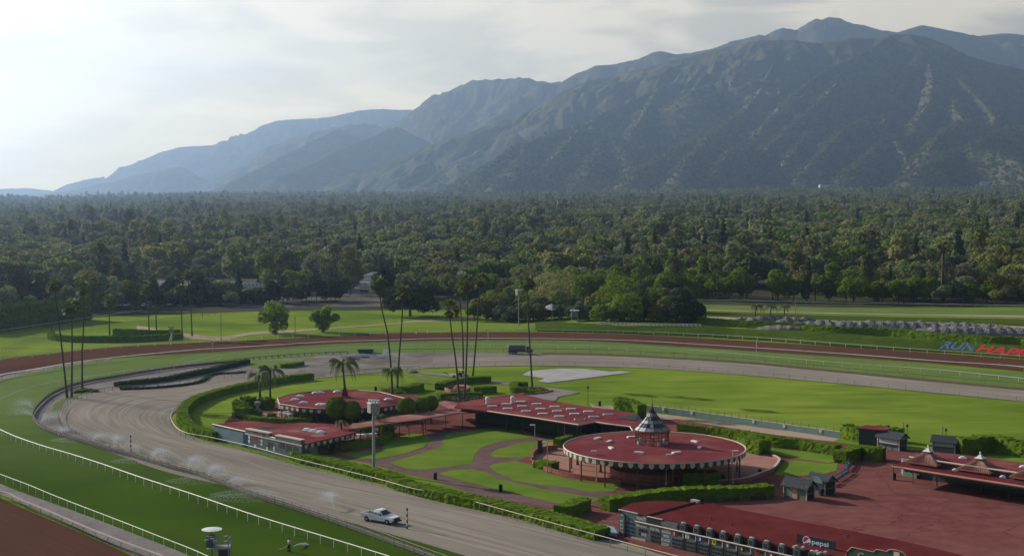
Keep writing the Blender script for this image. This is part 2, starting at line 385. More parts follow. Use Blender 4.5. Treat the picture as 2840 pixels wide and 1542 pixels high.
# ================================================================ the lie of the land
FLOOR = mat('woodland_floor', (.05, .052, .03), (.1, .085, .055), .03, c3=(.05, .075, .025), f3=.6, s3=.02)
def build_ground():
    az = np.concatenate([np.linspace(-1.0, -.5, 18, endpoint=False), np.linspace(-.5, .5, 200), np.linspace(.5, 1.0, 19)[1:]])
    cols = []
    for a in az:
        y = 400.0
        for _ in range(40): y = .5*y+.5*float(np.interp(a*y, bx, by))
        rows = np.concatenate([np.linspace(20, y-4, 22), y+np.array([-2, 0, .6, 1.4, 2.4, 3.6, 5, 6.4, 7.6, 8.6, 9.6, 12, 18]),
                               np.linspace(max(y+25, 470), 640, 14), np.geomspace(690, 7600, 44)])
        cols.append(rows)
    Y = np.array(cols); X = Y*az[:, None]; Z = zt(X, Y)-.06
    nc, nr = Y.shape; V = np.stack([X.ravel(), Y.ravel(), Z.ravel()], 1)
    i = np.arange(nc-1)[:, None]*nr+np.arange(nr-1)[None]; i = i.ravel()
    Fq = np.stack([i, i+nr, i+nr+1, i+1], 1)
    cx = V[Fq].mean(1); fl_ = np.interp(cx[:, 0]/cx[:, 1], [-1, -.42, -.3, -.2, 0, .1, 1], [520, 505, 560, 585, 600, 575, 570])
    me = npmesh('ground', V, Fq, [GR_IN, FLOOR], mi=(cx[:, 1] > fl_+28).astype(int), smooth=True)
    return struct(link('ground', me))
build_ground()
_fa = [(-.62, 512), (-.5, 508), (-.42, 505), (-.36, 532), (-.3, 560), (-.25, 574), (-.2, 585), (-.1, 594), (0, 600), (.05, 588), (.1, 575), (.3, 572), (.45, 571), (.6, 570)]
strip('woodland_edge', [Vector((a_*y_, y_+3*math.sin(a_*60), 0)) for a_, y_ in _fa], [Vector((a_*(y_+75), y_+75, 0)) for a_, y_ in _fa], .04, FLOOR, step=5, across=14, drape=True)

# ---- hills: ridges and spurs laid out as a relief (distance in metres after each run of points)
RIDGES = [  # (points, distance at start, distance at end, slope, group)
    ("O 150,420 265,415 330,370 430,330 520,330 600,305 700,270 760,262 830,270 900,272 1000,250 1100,207 1150,205 1240,178 1280,180 1360,143 1410,145 1435,155 1530,97 1560,100 1600,92 1640,88 1720,120 1850,155 1940,160 2060,133 2200,155 2350,182 2500,175 2600,180 2900,190", 10800, 11400, .62),
    ("O 3100,640 2800,450 2576,360 2500,340 2400,320 2300,290 2200,250 2100,200 2000,178 1900,182 1820,200 1700,198 1560,228 1420,212 1250,212 1180,222 1100,240 1000,265 900,290 800,310 700,345 600,362 540,390 380,410 270,460 150,530 0,600 N 2400,655 2200,722 2000,802 1800,870 1700,905", 7600, 8300, .58),
    ("O 1000,260 900,300 700,380 400,395 265,417 150,415 50,390 0,400 N 2480,402 2380,408 2300,440 2230,490 2100,560 2000,620 1930,635 1850,625 1750,630 1600,660 1450,700 1350,760 1200,840 1100,892 1000,940", 11500, 13200, .55),
    ("N 2300,470 2200,520 2100,556 1930,550 1800,560 1600,600 1450,603 1380,615 1250,680 1150,720 1000,738 900,742 800,772 700,812 600,862 500,897 420,905 330,935 270,965 100,1000", 17000, 17600, .45),
    ("N 600,890 420,940 270,962 150,948 0,950 -300,960", 18300, 18300, .35),
    ("N 900,840 700,880 500,930 300,972 100,985 -200,1000", 13500, 13800, .4),
    # right mountain spurs
    ("O 2000,178 2050,250 2100,330 2250,370 2400,420 2576,520 2800,640", 7600, 6900, .7),
    ("O 2040,280 1960,350 1880,420 1790,520 1700,600 1630,670", 7550, 6500, .72),
    ("O 1900,190 1800,260 1720,300 1600,350 1480,430 1380,520 1260,640", 7600, 6700, .72),
    ("O 1640,420 1590,480 1500,560 1420,630 1330,710 1200,850", 7000, 5900, .75),
    ("O 1530,430 1450,500 1330,590 1260,640", 7050, 6400, .75),
    ("O 1400,215 1330,300 1280,400 1240,480 1180,560 1090,620 1000,680 880,740 760,800 620,880", 8000, 5500, .68),
    ("O 1250,215 1180,300 1100,380 1000,440 900,470", 8100, 7200, .68),
    ("O 1000,265 900,330 800,420 740,450 640,500 500,560 400,610", 8100, 7000, .66),
    ("O 740,450 700,520 650,600 600,680", 7500, 6600, .7),
    ("O 1880,600 1850,680 1850,740 1790,790 1690,870", 6500, 5400, .8),
    ("O 1870,650 1930,720 1980,800 2000,850", 6300, 5500, .8),
    ("O 1800,610 1740,625 1650,680 1580,760 1500,830", 6450, 5600, .78),
    ("O 1640,600 1660,560 1700,500 1740,440", 6500, 7200, .78),
    ("O 2180,430 2220,500 2230,560 2280,620", 7100, 6300, .8),
    ("O 2250,400 2330,480 2400,560 2430,600", 7100, 6400, .8),
    ("O 2100,330 2120,420 2100,520 2050,600", 7300, 6400, .8),
    ("O 2280,620 2200,650 2150,700 2110,740", 6300, 5600, .8),
    ("O 2560,640 2450,680 2330,730 2280,760 2200,780 2120,820 2050,862", 6100, 5200, .75),
    ("O 2280,760 2350,770 2450,790 2530,820 2620,850", 5600, 5100, .78),
    ("O 1660,560 1560,640 1480,700 1400,790", 6900, 5800, .78),
    ("O 1180,720 1100,770 1050,830 1020,870", 6000, 5400, .8),
    ("O 1000,680 960,740 900,800 860,850", 6200, 5400, .8),
    # the low lit spurs to the left
    ("O 400,620 350,645 250,660 150,700 60,730 N 2570,760 2450,850 2400,890", 6900, 5800, .6),
    ("O 340,650 290,720 230,780 150,870", 6600, 5700, .7), ("O 400,640 430,740 420,790 380,850", 6700, 5700, .7),
    ("O 70,740 50,800 10,870", 6300, 5600, .7), ("O 480,690 540,760 580,820 600,870", 6600, 5700, .7),
    ("N 2560,590 2480,650 2380,670 2250,720 2150,790 2050,830 1900,890 1830,905", 9000, 8200, .55),
    ("N 2440,680 2330,720 2270,800 2250,850", 8700, 8000, .6), ("N 2230,720 2150,780 2060,870", 8500, 7900, .6),
    ("N 2000,640 1850,700 1700,760 1560,830 1400,900", 10800, 8800, .5),
    ("N 1700,650 1560,720 1400,800 1250,880 1150,930", 11500, 9500, .5),
]
def build_hills():
    segs = []
    for ptsx, d0, d1, k in RIDGES:
        P = px(ptsx); n = len(P); W = []; cum = 0
        for i, p in enumerate(P):
            D = d0+(d1-d0)*i/(n-1); W.append(at_y(p, D))
        for i in range(n-1): segs.append((W[i], W[i+1], k, cum)); cum += (W[i+1]-W[i]).length
    az = np.linspace(-.5, .5, 1100); R = np.concatenate([np.linspace(4700, 8800, 380), np.linspace(8820, 18800, 190)])
    Y, A = np.meshgrid(R, az); X = Y*A
    wx = X+(fbm(X/420, Y/420, 3, 4)-.5)*330; wy = Y+(fbm(X/420, Y/420, 9, 4)-.5)*330
    H = np.full(X.shape, -1e4)
    DW = np.zeros(X.shape); SW = np.zeros(X.shape)
    for a, b, k, cum in segs:
        dx, dy = b.x-a.x, b.y-a.y; L2 = dx*dx+dy*dy+1e-6
        t = np.clip(((wx-a.x)*dx+(wy-a.y)*dy)/L2, 0, 1)
        t0 = np.clip(((X-a.x)*dx+(Y-a.y)*dy)/L2, 0, 1)
        d0 = np.hypot(X-(a.x+dx*t0), Y-(a.y+dy*t0)); d = np.hypot(wx-(a.x+dx*t), wy-(a.y+dy*t))
        d = d0+(d-d0)*np.clip(d0/500, 0, 1)
        h = a.z+(b.z-a.z)*t0-k*d*(1-.18*np.clip(d/2600, 0, 1))
        win = h > H; H = np.where(win, h, H); DW = np.where(win, d0, DW); SW = np.where(win, cum+t0*math.sqrt(L2), SW)
    base = zt(X, Y)
    rise = np.clip((H-base)/500, 0, 1)
    crest = np.clip(DW/260, 0, 1); warp_ = 1.4*fbm(X/350, Y/350, 61, 3)
    H = H-np.minimum(DW, 900)*.24*(1-fbm(SW/260+warp_, DW/1500, 71, 2, True))-np.minimum(DW, 500)*.12*(1-fbm(SW/90+warp_*2, DW/700, 77, 2, True))
    tri = lambda q: np.abs((q % 1)*2-1)
    H = H-np.minimum(DW, 650)/650*78*tri(SW/210+warp_*1.3+DW/2600)-np.minimum(DW, 350)/350*30*tri(SW/83+warp_*2.1-DW/1900)
    rise = rise*(.12+.88*crest)
    H = H-40*rise*(1-fbm(X/260, Y/260, 21, 5, True))**1.0*1.5+30*rise
    H = H-34*rise*(1-fbm(X/95+3*fbm(X/300, Y/300, 2, 2), Y/120, 41, 3, True))+20*rise*(fbm(X/45, Y/45, 33, 3)-.5)+10
    far = sst((Y-6600)/1500)
    H = H+55*crest
    Z = np.where(H > base-30, np.maximum(H, base-30), base-30)
    Z[:, 0] = base[:, 0]-60
    global HILL; HILL = (az, R, Z)
    nc, nr = Y.shape; V = np.stack([X.ravel(), Y.ravel(), Z.ravel()], 1)
    i = (np.arange(nc-1)[:, None]*nr+np.arange(nr-1)[None]).ravel()
    Fq = np.stack([i, i+nr, i+nr+1, i+1], 1)
    m = mat('chaparral_slope', (.022, .03, .018), (.12, .125, .066), .04, c3=(.24, .19, .1), f3=.5, s3=.009, detail=12)
    o = link('hills', npmesh('hills', V, Fq, m, smooth=True)); struct(o)
build_hills()
def haze():
    mb = MB(); mb.box((0, 9500, 1174), (26000, 20000, 2350))
    m = bpy.data.materials.new('haze_air'); m.use_nodes = True; t = m.node_tree; t.nodes.clear()
    v = N(t, 'ShaderNodeVolumePrincipled'); v.inputs['Color'].default_value = (.43, .64, 1, 1)
    v.inputs['Density'].default_value = 9.2e-5; v.inputs['Anisotropy'].default_value = .6
    out = N(t, 'ShaderNodeOutputMaterial'); t.links.new(v.outputs[0], out.inputs['Volume'])
    o = mb.build('haze', m); o['kind'] = 'stuff'
haze()

# ================================================================ courses, paths and lawns (flat sheets, each a little above the one below)
DIRT_IN = G("K 1819,975 1000,905 0,832 J 0,716 I 1200,772 0,775 H 1100,798 0,872 F 800,757 300,828 0,893")
DIRT_OUT = list(BANK[3:]) and G("S 2840,997 2603,979.5 2320,961 1800,929.5 1674,925 1484,921 1200,922 1074,924 821,938 600,948 465,954 310,963 135,981 0,997.5")
arc_in = [g1(p) for p in [(-190, 1128), (-330, 1192), (-260, 1262)]]
arc_out = [g1(p) for p in [(-300, 1060), (-700, 1190), (-900, 1400)]]
near_in = G("A 0,985 600,1240 950,1399 S 800,1760")
near_out = [Vector((-150, 150, 0)), Vector((-110, 110, 0)), Vector((-80, 80, 0)), Vector((-30, 55, 0))]
pre = G("S 3300,1066 3000,1042"); preo = G("S 3300,1034 3000,1010")
strip('dirt_track', pre+DIRT_IN+arc_in+near_in, preo+DIRT_OUT+arc_out+near_out, .03, DIRT, across=3)
TURF_IN = G("S 3300,1120 2840,1077 2320,1028 2057,1004 1800,989 1642,982 1400,979 1200,978 1074,979 884,984 F 2247,750 H 0,965 F 1400,790 1000,850 600,940 330,1040 245,1110 232,1165 270,1240 A 420,540 700,625 950,715 1200,800 1600,893 1833,952 B 1000,1310 1280,1399 S 1350,1560 1600,1660")
TURF_IN = [p for p in TURF_IN]
TURF_OUT_ = G("S 3300,1076 2840,1036 2320,990 1800,956 1579,945 1200,946 948,953 600,977 F 800,765 300,845 0,920")+[g1(p) for p in [(-150, 1130), (-250, 1190), (-190, 1235)]]+G("A 0,850 430,1010 860,1170 1480,1430 S 900,1700")
TURF_OUT = TURF_OUT_[:-5]+G('A 0,880 430,1040 860,1200 1480,1450 S 900,1730')
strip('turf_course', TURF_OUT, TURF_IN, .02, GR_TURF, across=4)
# pale verge between the dirt and the turf
V_OUT = G("F 800,757 300,828 0,893")+arc_in+G("A 0,955 600,1220 950,1385 S 780,1750")
V_IN = G("F 800,764 300,846 0,922")+[g1(p) for p in [(-150, 1132), (-250, 1190), (-190, 1238)]]+G("A 0,880 430,1040 860,1200 1480,1450 S 900,1730")
strip('verge_path', V_OUT, V_IN, .035, GRAV, across=2)
TR_OUT = G("S 3300,1125 2840,1082 2320,1031 2057,1006 1800,991 1642,984 1400,981 1200,980 1000,983 900,995 859,1016 F 1833,855 H 0,1092 F 1400,920 1100,965 800,985 600,1030 470,1080 425,1120 420,1150 450,1215 600,1295 A 850,615 950,712 1200,798 1600,890 1833,950 B 1000,1308 1280,1397 S 1350,1558 1600,1658")
TR_IN = G("S 3300,1160 2840,1114 2320,1063 2057,1040 1800,1021 1642,1017 1484,1014 1200,1020 1074,1030 940,1042 869,1050 B 1000,385 750,430 500,465 250,545 110,610 62,660 80,710 180,790 320,840 600,905 900,990 1200,1062 1833,1215 C 1320,1410 D 1340,1420 S 2100,1612 2300,1680")
strip('training_track', TR_OUT, TR_IN, .05, SAND, across=5)
strip('gravel_edge', TURF_IN, TR_OUT, .04, GRAV, across=2)
# brown strip and churned mud along the far edge of the training loop
strip('soil_strip', G("S 3300,1120 2840,1077 2320,1027 2057,1002 1800,987 1642,980 1500,978"), G("S 3300,1130 2840,1084 2320,1033 2057,1008 1800,992.5 1642,986 1500,984"), .07, SOIL, across=1)
poly('mud_ground', G("H 560,1000 750,945 1000,925 1500,880 2247,880 I 500,880 900,886 1000,900 600,915 0,925 H 1900,960 1700,1020 1400,1040 1050,1075 850,1095 620,1090 750,1030"), .075, MUD)
gv = G("F 1833,770 1300,815 900,880 600,930 340,1035 250,1110 237,1165 275,1240 A 420,535 700,618 850,650 700,590 600,530 450,450 F 415,1150 440,1090 600,1020 800,975 1100,955 1400,912 1833,850 H 200,1050 780,1000 700,960 200,955")
poly('gravel_ground', gv, .045, GRAV)
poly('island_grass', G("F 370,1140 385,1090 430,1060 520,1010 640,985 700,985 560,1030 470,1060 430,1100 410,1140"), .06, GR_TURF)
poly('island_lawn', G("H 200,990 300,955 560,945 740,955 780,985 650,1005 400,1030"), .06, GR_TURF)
# far lawns and paths
strip('far_path', G("H -700,640 0,738 300,702 500,690 880,668 1500,625 1750,598 2000,590 2250,560"), G("H -700,690 0,772 300,722 560,708 950,674 1500,634 1750,612 2000,600 2250,580"), .02, TAN, drape=True)
poly('concrete_pad', G("I 785,1075 850,1040 1100,1020 1330,1022 1560,1047 1640,1040 1755,1052 1010,1145 920,1130 985,1108"), .06, CONC)
poly('service_road', G("H 1640,1035 1720,1035 2060,1075 I 160,1062 400,1102 700,1148 850,1163 1050,1190 1290,1228 1230,1245 1100,1268 1080,1302 920,1292 800,1262 650,1262 1050,1222 820,1178 500,1150 200,1095 0,1075 H 1680,1050"), .06, ASPH)
poly('brown_lawn', G("I 0,1078 190,1098 480,1150 300,1160 50,1165 -150,1140 H 1720,1085"), .05, GR_DRY)
poly('tan_path', G("C 1640,560 D 640,85 750,80 1050,135 1360,170 2247,292 E 200,510 560,566 E 455,585 0,530 D 1360,215 1050,205 1000,170 620,115"), .06, TAN)
# plaza
PL = G("B 930,930 C 0,985 500,1118 900,1250 1260,1330 S 1550,1425 1700,1490 1900,1560 2300,1680 3200,1680 3200,1310 2840,1262 E 1365,680 1100,640 1000,640 780,640 460,580 0,525 D 1360,210 1050,190 800,200 500,240 -200,150 C 900,560 600,545 560,560 300,480 100,490 B 1730,525 1600,560 800,560 700,540 520,640 440,700 900,700")
poly('plaza', PL, .07, BRICK)
poly('dark_path', G("B 960,905 C 0,945 100,970 300,935 470,880 505,820 480,785 900,730 1060,725 1290,790 1500,800 1400,830 1150,850 1000,890 930,935 1200,955 1110,980 920,1010 950,1050 1100,1120 1500,1170 1820,1210 1640,1290 1420,1320 900,1240 500,1110 0,985"), .08, PATHM)
poly('red_service_way', G("D 1050,205 1360,213 2247,345 E 0,560 E 510,625 780,650 1000,660 1000,640 780,630 460,583 0,528 D 1360,200"), .085, BRICK)
LAWNS = ["C -180,925 0,960 100,967 300,932 450,880 503,825 480,790 380,782 200,815 150,900 -60,915",
         "C 205,990 330,1035 420,1045 650,1020 800,995 805,960 830,915 870,880 1000,840 1180,815 1295,800 1060,742 900,745 620,790 585,830 592,860 540,890 400,935",
         "C 930,935 960,905 1000,890 1150,850 1400,822 1460,815 1240,920 1222,950 1150,953 950,952",
         "C 920,1015 1000,990 1110,980 1240,1010 1340,1065 1500,1110 1700,1135 1833,1140 D 865,770 850,795 790,835 600,840 C 1500,1170 1300,1150 1100,1120 950,1050",
         "C 555,1068 650,1045 800,1035 900,1060 1000,1110 1300,1180 1730,1250 1640,1282 1450,1288 1300,1258 900,1165 700,1112",
         "E -60,640 0,625 250,650 505,690 500,720 430,735 200,702 60,672",
         "E 85,735 200,715 430,742 500,735 490,790 400,815 200,828 50,822",
         "E 510,560 560,570 780,598 780,628 460,583", "E 1500,690 1700,678 2100,720 2100,760 1833,735"]
for i, s in enumerate(LAWNS): poly('lawn', G(s), .1, GR_LAWN)
poly('near_lawn', G("B 960,905 1040,900 C -160,955 0,985 500,1112 900,1245 1250,1325 1400,1330 1300,1360 900,1300 0,1050 B 980,960"), .09, GR_LAWN)
_c = on_plane(px("S 1814,1238")[0], Vector((0, 0, 4.6)), Vector((0, 0, 1))); ROT = Vector((_c.x, _c.y, 0))
patio = G("D 75,540 90,500 200,410 350,390 700,330 1400,310 1900,420 2140,510 2247,560 2245,600 2200,640 2080,690 1880,745 1500,778 1080,782 870,760 620,725 400,690 250,660 130,610")
poly('patio', patio, .11, PATIO)
poly('patio_paving', G("T 900,340 1500,380 1900,430 2100,560 1250,590 700,520 600,470 650,400"), .1, PATIO)
poly('patio_ground', G("T 1900,780 2500,780 2576,860 L 520,1130 300,1190 0,1180"), .105, PATIO)
# raised turf beyond the bank and the path beside it
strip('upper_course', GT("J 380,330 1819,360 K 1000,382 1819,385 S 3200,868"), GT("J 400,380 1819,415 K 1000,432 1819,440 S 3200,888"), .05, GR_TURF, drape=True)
strip('upper_path', GT("J 400,378 1819,413 K 1000,430 1819,438 S 3200,884"), GT("J 400,386 1819,422 K 1000,441 1819,458 S 3200,892"), .07, TAN, drape=True)
strip('bank', GT("I 900,690 1500,705 J 0,622 900,668 1819,730 K 0,735 990,795 1819,858 S 3200,1020"), GT("I 900,600 1500,640 J 0,545 480,545 900,575 1819,600 K 0,612 990,690 1819,738 S 3200,980"), .32, GR_BANK, across=6, drape=True)
strip('upper_bank', GT("J 470,400 1819,440 K 1000,460 1819,475 S 3200,905"), GT("J 480,440 1819,480 K 1000,500 1819,540 S 3200,920"), .06, GR_BANK, drape=True)
strip('yard_ground', GT("J 480,445 1819,490 K 1000,505 1819,545 S 3200,925"), GT("J 480,490 1819,545 K 1000,600 1819,660 S 3200,960"), .05, TAN, drape=True)
# ================================================================ plants
def quads(C, Nn, size, rng, aspect=1.0):
    """one quad per centre, facing roughly along Nn"""
    n = len(C); N_ = Nn+rng.normal(0, .33, (n, 3)); N_ /= np.linalg.norm(N_, axis=1)[:, None]+1e-9
    R = rng.normal(0, 1, (n, 3)); U = np.cross(N_, R); U /= np.linalg.norm(U, axis=1)[:, None]+1e-9; W = np.cross(N_, U)
    s = (size*rng.uniform(.6, 1.3, n))[:, None]*.5
    V = np.stack([C-U*s-W*s*aspect, C+U*s-W*s*aspect, C+U*s*.7+W*s*aspect, C-U*s*.7+W*s*aspect], 1).reshape(-1, 3)
    return V, np.arange(n*4).reshape(-1, 4)
ICO = None
def ico(sub=1):
    bm = bmesh.new(); bmesh.ops.create_icosphere(bm, subdivisions=sub, radius=1)
    V = np.array([v.co for v in bm.verts]); Fc = np.array([[v.index for v in f.verts] for f in bm.faces]); bm.free(); return V, Fc
IV, IF = ico(2); IF4 = np.concatenate([IF, IF[:, 2:3]], 1)
def crown_mesh(name, seed, m, rx=5, rz=4.5, z0=6, nb=14, leaves=1800, ls=.75, br=.42, kind='round', core=.8):
    rng = np.random.default_rng(seed); Vs = []; Fs = []; off = 0
    cen = []; rad = []
    for i in range(nb):
        if kind == 'round':
            d = rng.normal(0, 1, 3); d[2] = d[2]*.8+.25; d /= np.linalg.norm(d); q = rng.uniform(.35, .78)
            c = d*np.array([rx, rx, rz])*q; r = br*rx*rng.uniform(.65, 1.1)
        elif kind == 'tall':
            t = rng.uniform(-1, 1); a = rng.uniform(0, 2*math.pi); w = (1-abs(t)**2)**.5; q = rng.uniform(.2, .65)*w
            c = np.array([math.cos(a)*rx*q, math.sin(a)*rx*q, t*rz*.85]); r = br*rx*rng.uniform(.6, 1.1)*(.55+.45*w)
        elif kind == 'cone':
            t = i/(nb-1); a = rng.uniform(0, 2*math.pi); w = (1-t)
            c = np.array([math.cos(a)*rx*.3*w, math.sin(a)*rx*.3*w, (2*t-1)*rz*.92]); r = rx*(.2+.75*w)*.62
        elif kind == 'flat':
            a = rng.uniform(0, 2*math.pi); q = rng.uniform(.2, .85)**.7
            c = np.array([math.cos(a)*rx*q, math.sin(a)*rx*q, rng.uniform(-.3, .5)*rz]); r = br*rx*rng.uniform(.55, 1.0)
        cen.append(c); rad.append(r)
    cen = np.array(cen); rad = np.array(rad)
    for c, r in zip(cen, rad):
        V = IV*(1+.18*rng.normal(0, 1, (len(IV), 1)))*r*core*np.array([1, 1, .85])+c; Vs.append(V); Fs.append(IF4+off); off += len(V)
    per = rng.choice(nb, leaves, p=rad**2/np.sum(rad**2)); d = rng.normal(0, 1, (leaves, 3)); d[:, 2] = d[:, 2]*.85+.25; d /= np.linalg.norm(d, axis=1)[:, None]
    C = cen[per]+d*(rad[per]*rng.uniform(.78, 1.18, leaves))[:, None]*np.array([1, 1, .9])
    dist = np.min(np.linalg.norm((C[:, None]-cen[None])/rad[None, :, None], axis=2), axis=1); keep = dist > .72; C = C[keep]; d = d[keep]
    V, Fq = quads(C, d, ls, rng); Vs.append(V); Fs.append(Fq+off)
    V = np.concatenate(Vs); V[:, 2] += z0
    return npmesh(name, V, np.concatenate(Fs), m)
def trunk_mesh(name, seed, h, r, top=.35, limbs=5, spread=3.0, m=None):
    rng = np.random.default_rng(seed); mb = MB()
    mb.tube([(0, 0, -.4), (.1, 0, h*.3), (rng.normal(0, .25), rng.normal(0, .25), h*.65), (rng.normal(0, .5), rng.normal(0, .5), h)], r, 7, r2=r*top)
    for i in range(limbs):
        a = i*2*math.pi/limbs+rng.uniform(-.4, .4); z = h*rng.uniform(.45, .7)
        mb.tube([(0, 0, z), (math.cos(a)*spread*.4, math.sin(a)*spread*.4, z+h*.2), (math.cos(a)*spread, math.sin(a)*spread, z+h*rng.uniform(.3, .5))], r*.5, 5, r2=r*.12)
    me = bpy.data.meshes.new(name); me.from_pydata(mb.v, [], mb.f); me.materials.append(m or BARK); me.update(); return me
SPECIES = [  # name, crown args, trunk args, label bits
    ('broad_tree', dict(rx=5.6, rz=4.6, z0=7.2, nb=16, kind='round'), (8, .38, .35, 5, 3.2), LEAF, 'round broadleaf tree'),
    ('spreading_tree', dict(rx=7.2, rz=4.4, z0=7.6, nb=20, kind='flat', br=.34), (8, .45, .35, 6, 4.6), LEAF, 'wide spreading tree'),
    ('tall_tree', dict(rx=4.8, rz=8.2, z0=11.0, nb=22, kind='tall', br=.44), (14, .42, .3, 5, 2.4), LEAF, 'tall ragged tree'),
    ('conifer', dict(rx=3.4, rz=7.4, z0=8.4, nb=11, kind='cone'), (12, .3, .2, 0, 1), LEAFD, 'dark pointed conifer'),
    ('leafy_tree', dict(rx=4.6, rz=4.2, z0=5.8, nb=12, kind='round', br=.5), (7, .3, .35, 4, 2.4), LEAF, 'small bushy tree'),
    ('bright_tree', dict(rx=5.0, rz=4.4, z0=6.4, nb=14, kind='round', br=.46), (8, .33, .35, 5, 2.8), LEAFG, 'bright green leafy tree'),
]
CROWNS = {}; TRUNKS = {}
for si, (nm, ca, ta, mt_, lb) in enumerate(SPECIES):
    for v in range(3):
        CROWNS[si, v] = crown_mesh('crown', 100+si*7+v, mt_, leaves=2600, ls=.62, **ca)
    TRUNKS[si] = trunk_mesh('trunk', 50+si, ta[0], ta[1], ta[2], ta[3], ta[4])
def tree(si, v, p, s=1.0, label=None, group=None, rz=None, name=None, cat='tree', leaf=None, sz=None):
    nm = name or SPECIES[si][0]
    o = thing(nm, label, cat, p, random.uniform(0, 6.28) if rz is None else rz, group); o.scale = (s, s, sz or s*random.uniform(.88, 1.12))
    cme = CROWNS[si, v]
    if leaf is not None:
        cme = cme.copy(); cme.materials.clear(); cme.materials.append(leaf)
    link('crown', cme, o); link('trunk', TRUNKS[si], o); return o

# ---- the wooded valley: a place map says where trees stand
def clear(x, y):
    """open places with no trees: yards, car park, streets"""
    p = 1420+x*F_PX/y
    if y < 700 and x < -70: return True
    return False
WOODN = vnoise
def hill_z(x, y):
    az_, R_, Z_ = HILL
    if y <= R_[0]: return -1e3
    i = min(len(az_)-2, max(0, int((x/y-az_[0])/(az_[1]-az_[0])))); j = min(len(R_)-2, int(np.searchsorted(R_, y))-1); return float(Z_[i, j])
HOUSES = []
_hr = random.Random(21); _y = 690
while _y < 3600:
    for _k in range(3 if _y < 1500 else 4):
        HOUSES.append((_hr.uniform(-.41, .41)*_y, _y+_hr.uniform(0, 40), _hr.uniform(-.5, .5), _hr.randrange(6)))
    _y += 62+.035*_y
def wood_points():
    pts = []; rng = np.random.default_rng(11); y = 575.0
    while y < 7500:
        sp = 11.0+4.5*np.clip((y-600)/1500, 0, 1)+4*np.clip((y-2000)/3000, 0, 1)
        w = .47*y; n = int(2*w/sp)
        xs = np.linspace(-w, w, n)+rng.normal(0, sp*.35, n); ys = y+rng.normal(0, sp*.35, n)
        for x, yy in zip(xs, ys): pts.append((x, yy, rng.random(), rng.random(), rng.random()))
        y += sp*(.8 if y < 1500 else 1.0)
    return pts
FRONT_L = G("F 0,560 350,520 700,490 1000,440 H 400,395 900,372 1380,372 1450,420 1900,430")   # where the wood begins on the left
FRONT_R = GT("I 0,330 400,380 700,420 900,380 1400,400 1700,400 2247,380 J 480,285 1000,300 1819,320 K 1819,345")
fl = FRONT_L+FRONT_R[4:]
fx = np.array([p.x for p in fl]); fy = np.array([p.y for p in fl]); _o = np.argsort(fx); fx = fx[_o]; fy = fy[_o]
NEAR = []; FAR = []
LOT = (-262, -62, 600, 815)   # the car park and yards on the left
for x, y, r1, r2, r3 in wood_points():
    if y < np.interp(x, fx, fy)+5: continue
    if LOT[0] < x < LOT[1] and LOT[2]-10 < y < LOT[3] and not (r1 < (.3 if x < -170 else .1)): continue
    if -100 < x < 30 and 610 < y < 650 and r1 < .8: continue
    if vnoise(x/34, y/48, 5) < .17: continue                       # small clearings
    if y < 4000 and any(abs(x-hx-.0*y) < 15 and -36 < y-hy < 12 for hx, hy, _a, _b in HOUSES): continue
    if y > 5600 and r2 < (y-5600)/2100: continue
    street = abs(((x+.35*y)/118) % 1-.5) < .035 and y > 720
    if street: continue
    az = x/y; g = fbm(x/140, y/160, 8, 3)
    right = az > .02
    if r1 < .035: si = 3
    elif g > .6 and r1 < (.42 if not right else .16): si = 2
    elif r1 < .34: si = 0
    elif r1 < .52: si = 1
    elif r1 < .74: si = 4 if right else 0
    else: si = 5 if (right and r2 > .25) or r2 > .8 else 4
    s = (.62+.75*r3**1.4+(.3 if r2 > .93 else 0))*(1.0 if y < 700 else 1.2 if y < 4500 else 1.45)
    if y < 660: s *= .86
    NEAR.append((x, y, si, int(r2*3) % 3, s))
NEAR.sort(key=lambda t: t[1]-.0*t[4])
near_n = 285
FAR = NEAR[near_n:]; NEAR = NEAR[:near_n]
WHERE = lambda x, y: ('beyond the left car park' if x/y < -.2 else 'beyond the left lawns' if x/y < 0 else
                      'behind the garden trees' if x/y < .17 else 'behind the white far rail')
DEP = lambda i: 'front row' if i < 80 else 'second rank' if i < 180 else 'farther back'
for i, (x, y, si, v, s) in enumerate(NEAR):
    lb = '%s of the wood %s, %s' % (SPECIES[si][4], WHERE(x, y), DEP(i))
    tree(si, v, (x, y, ztf(x, y)-.2), s, lb, '%s trees of the wood %s, %s' % (SPECIES[si][0].replace('_', ' '), WHERE(x, y), DEP(i)))
print('far trees', len(FAR))
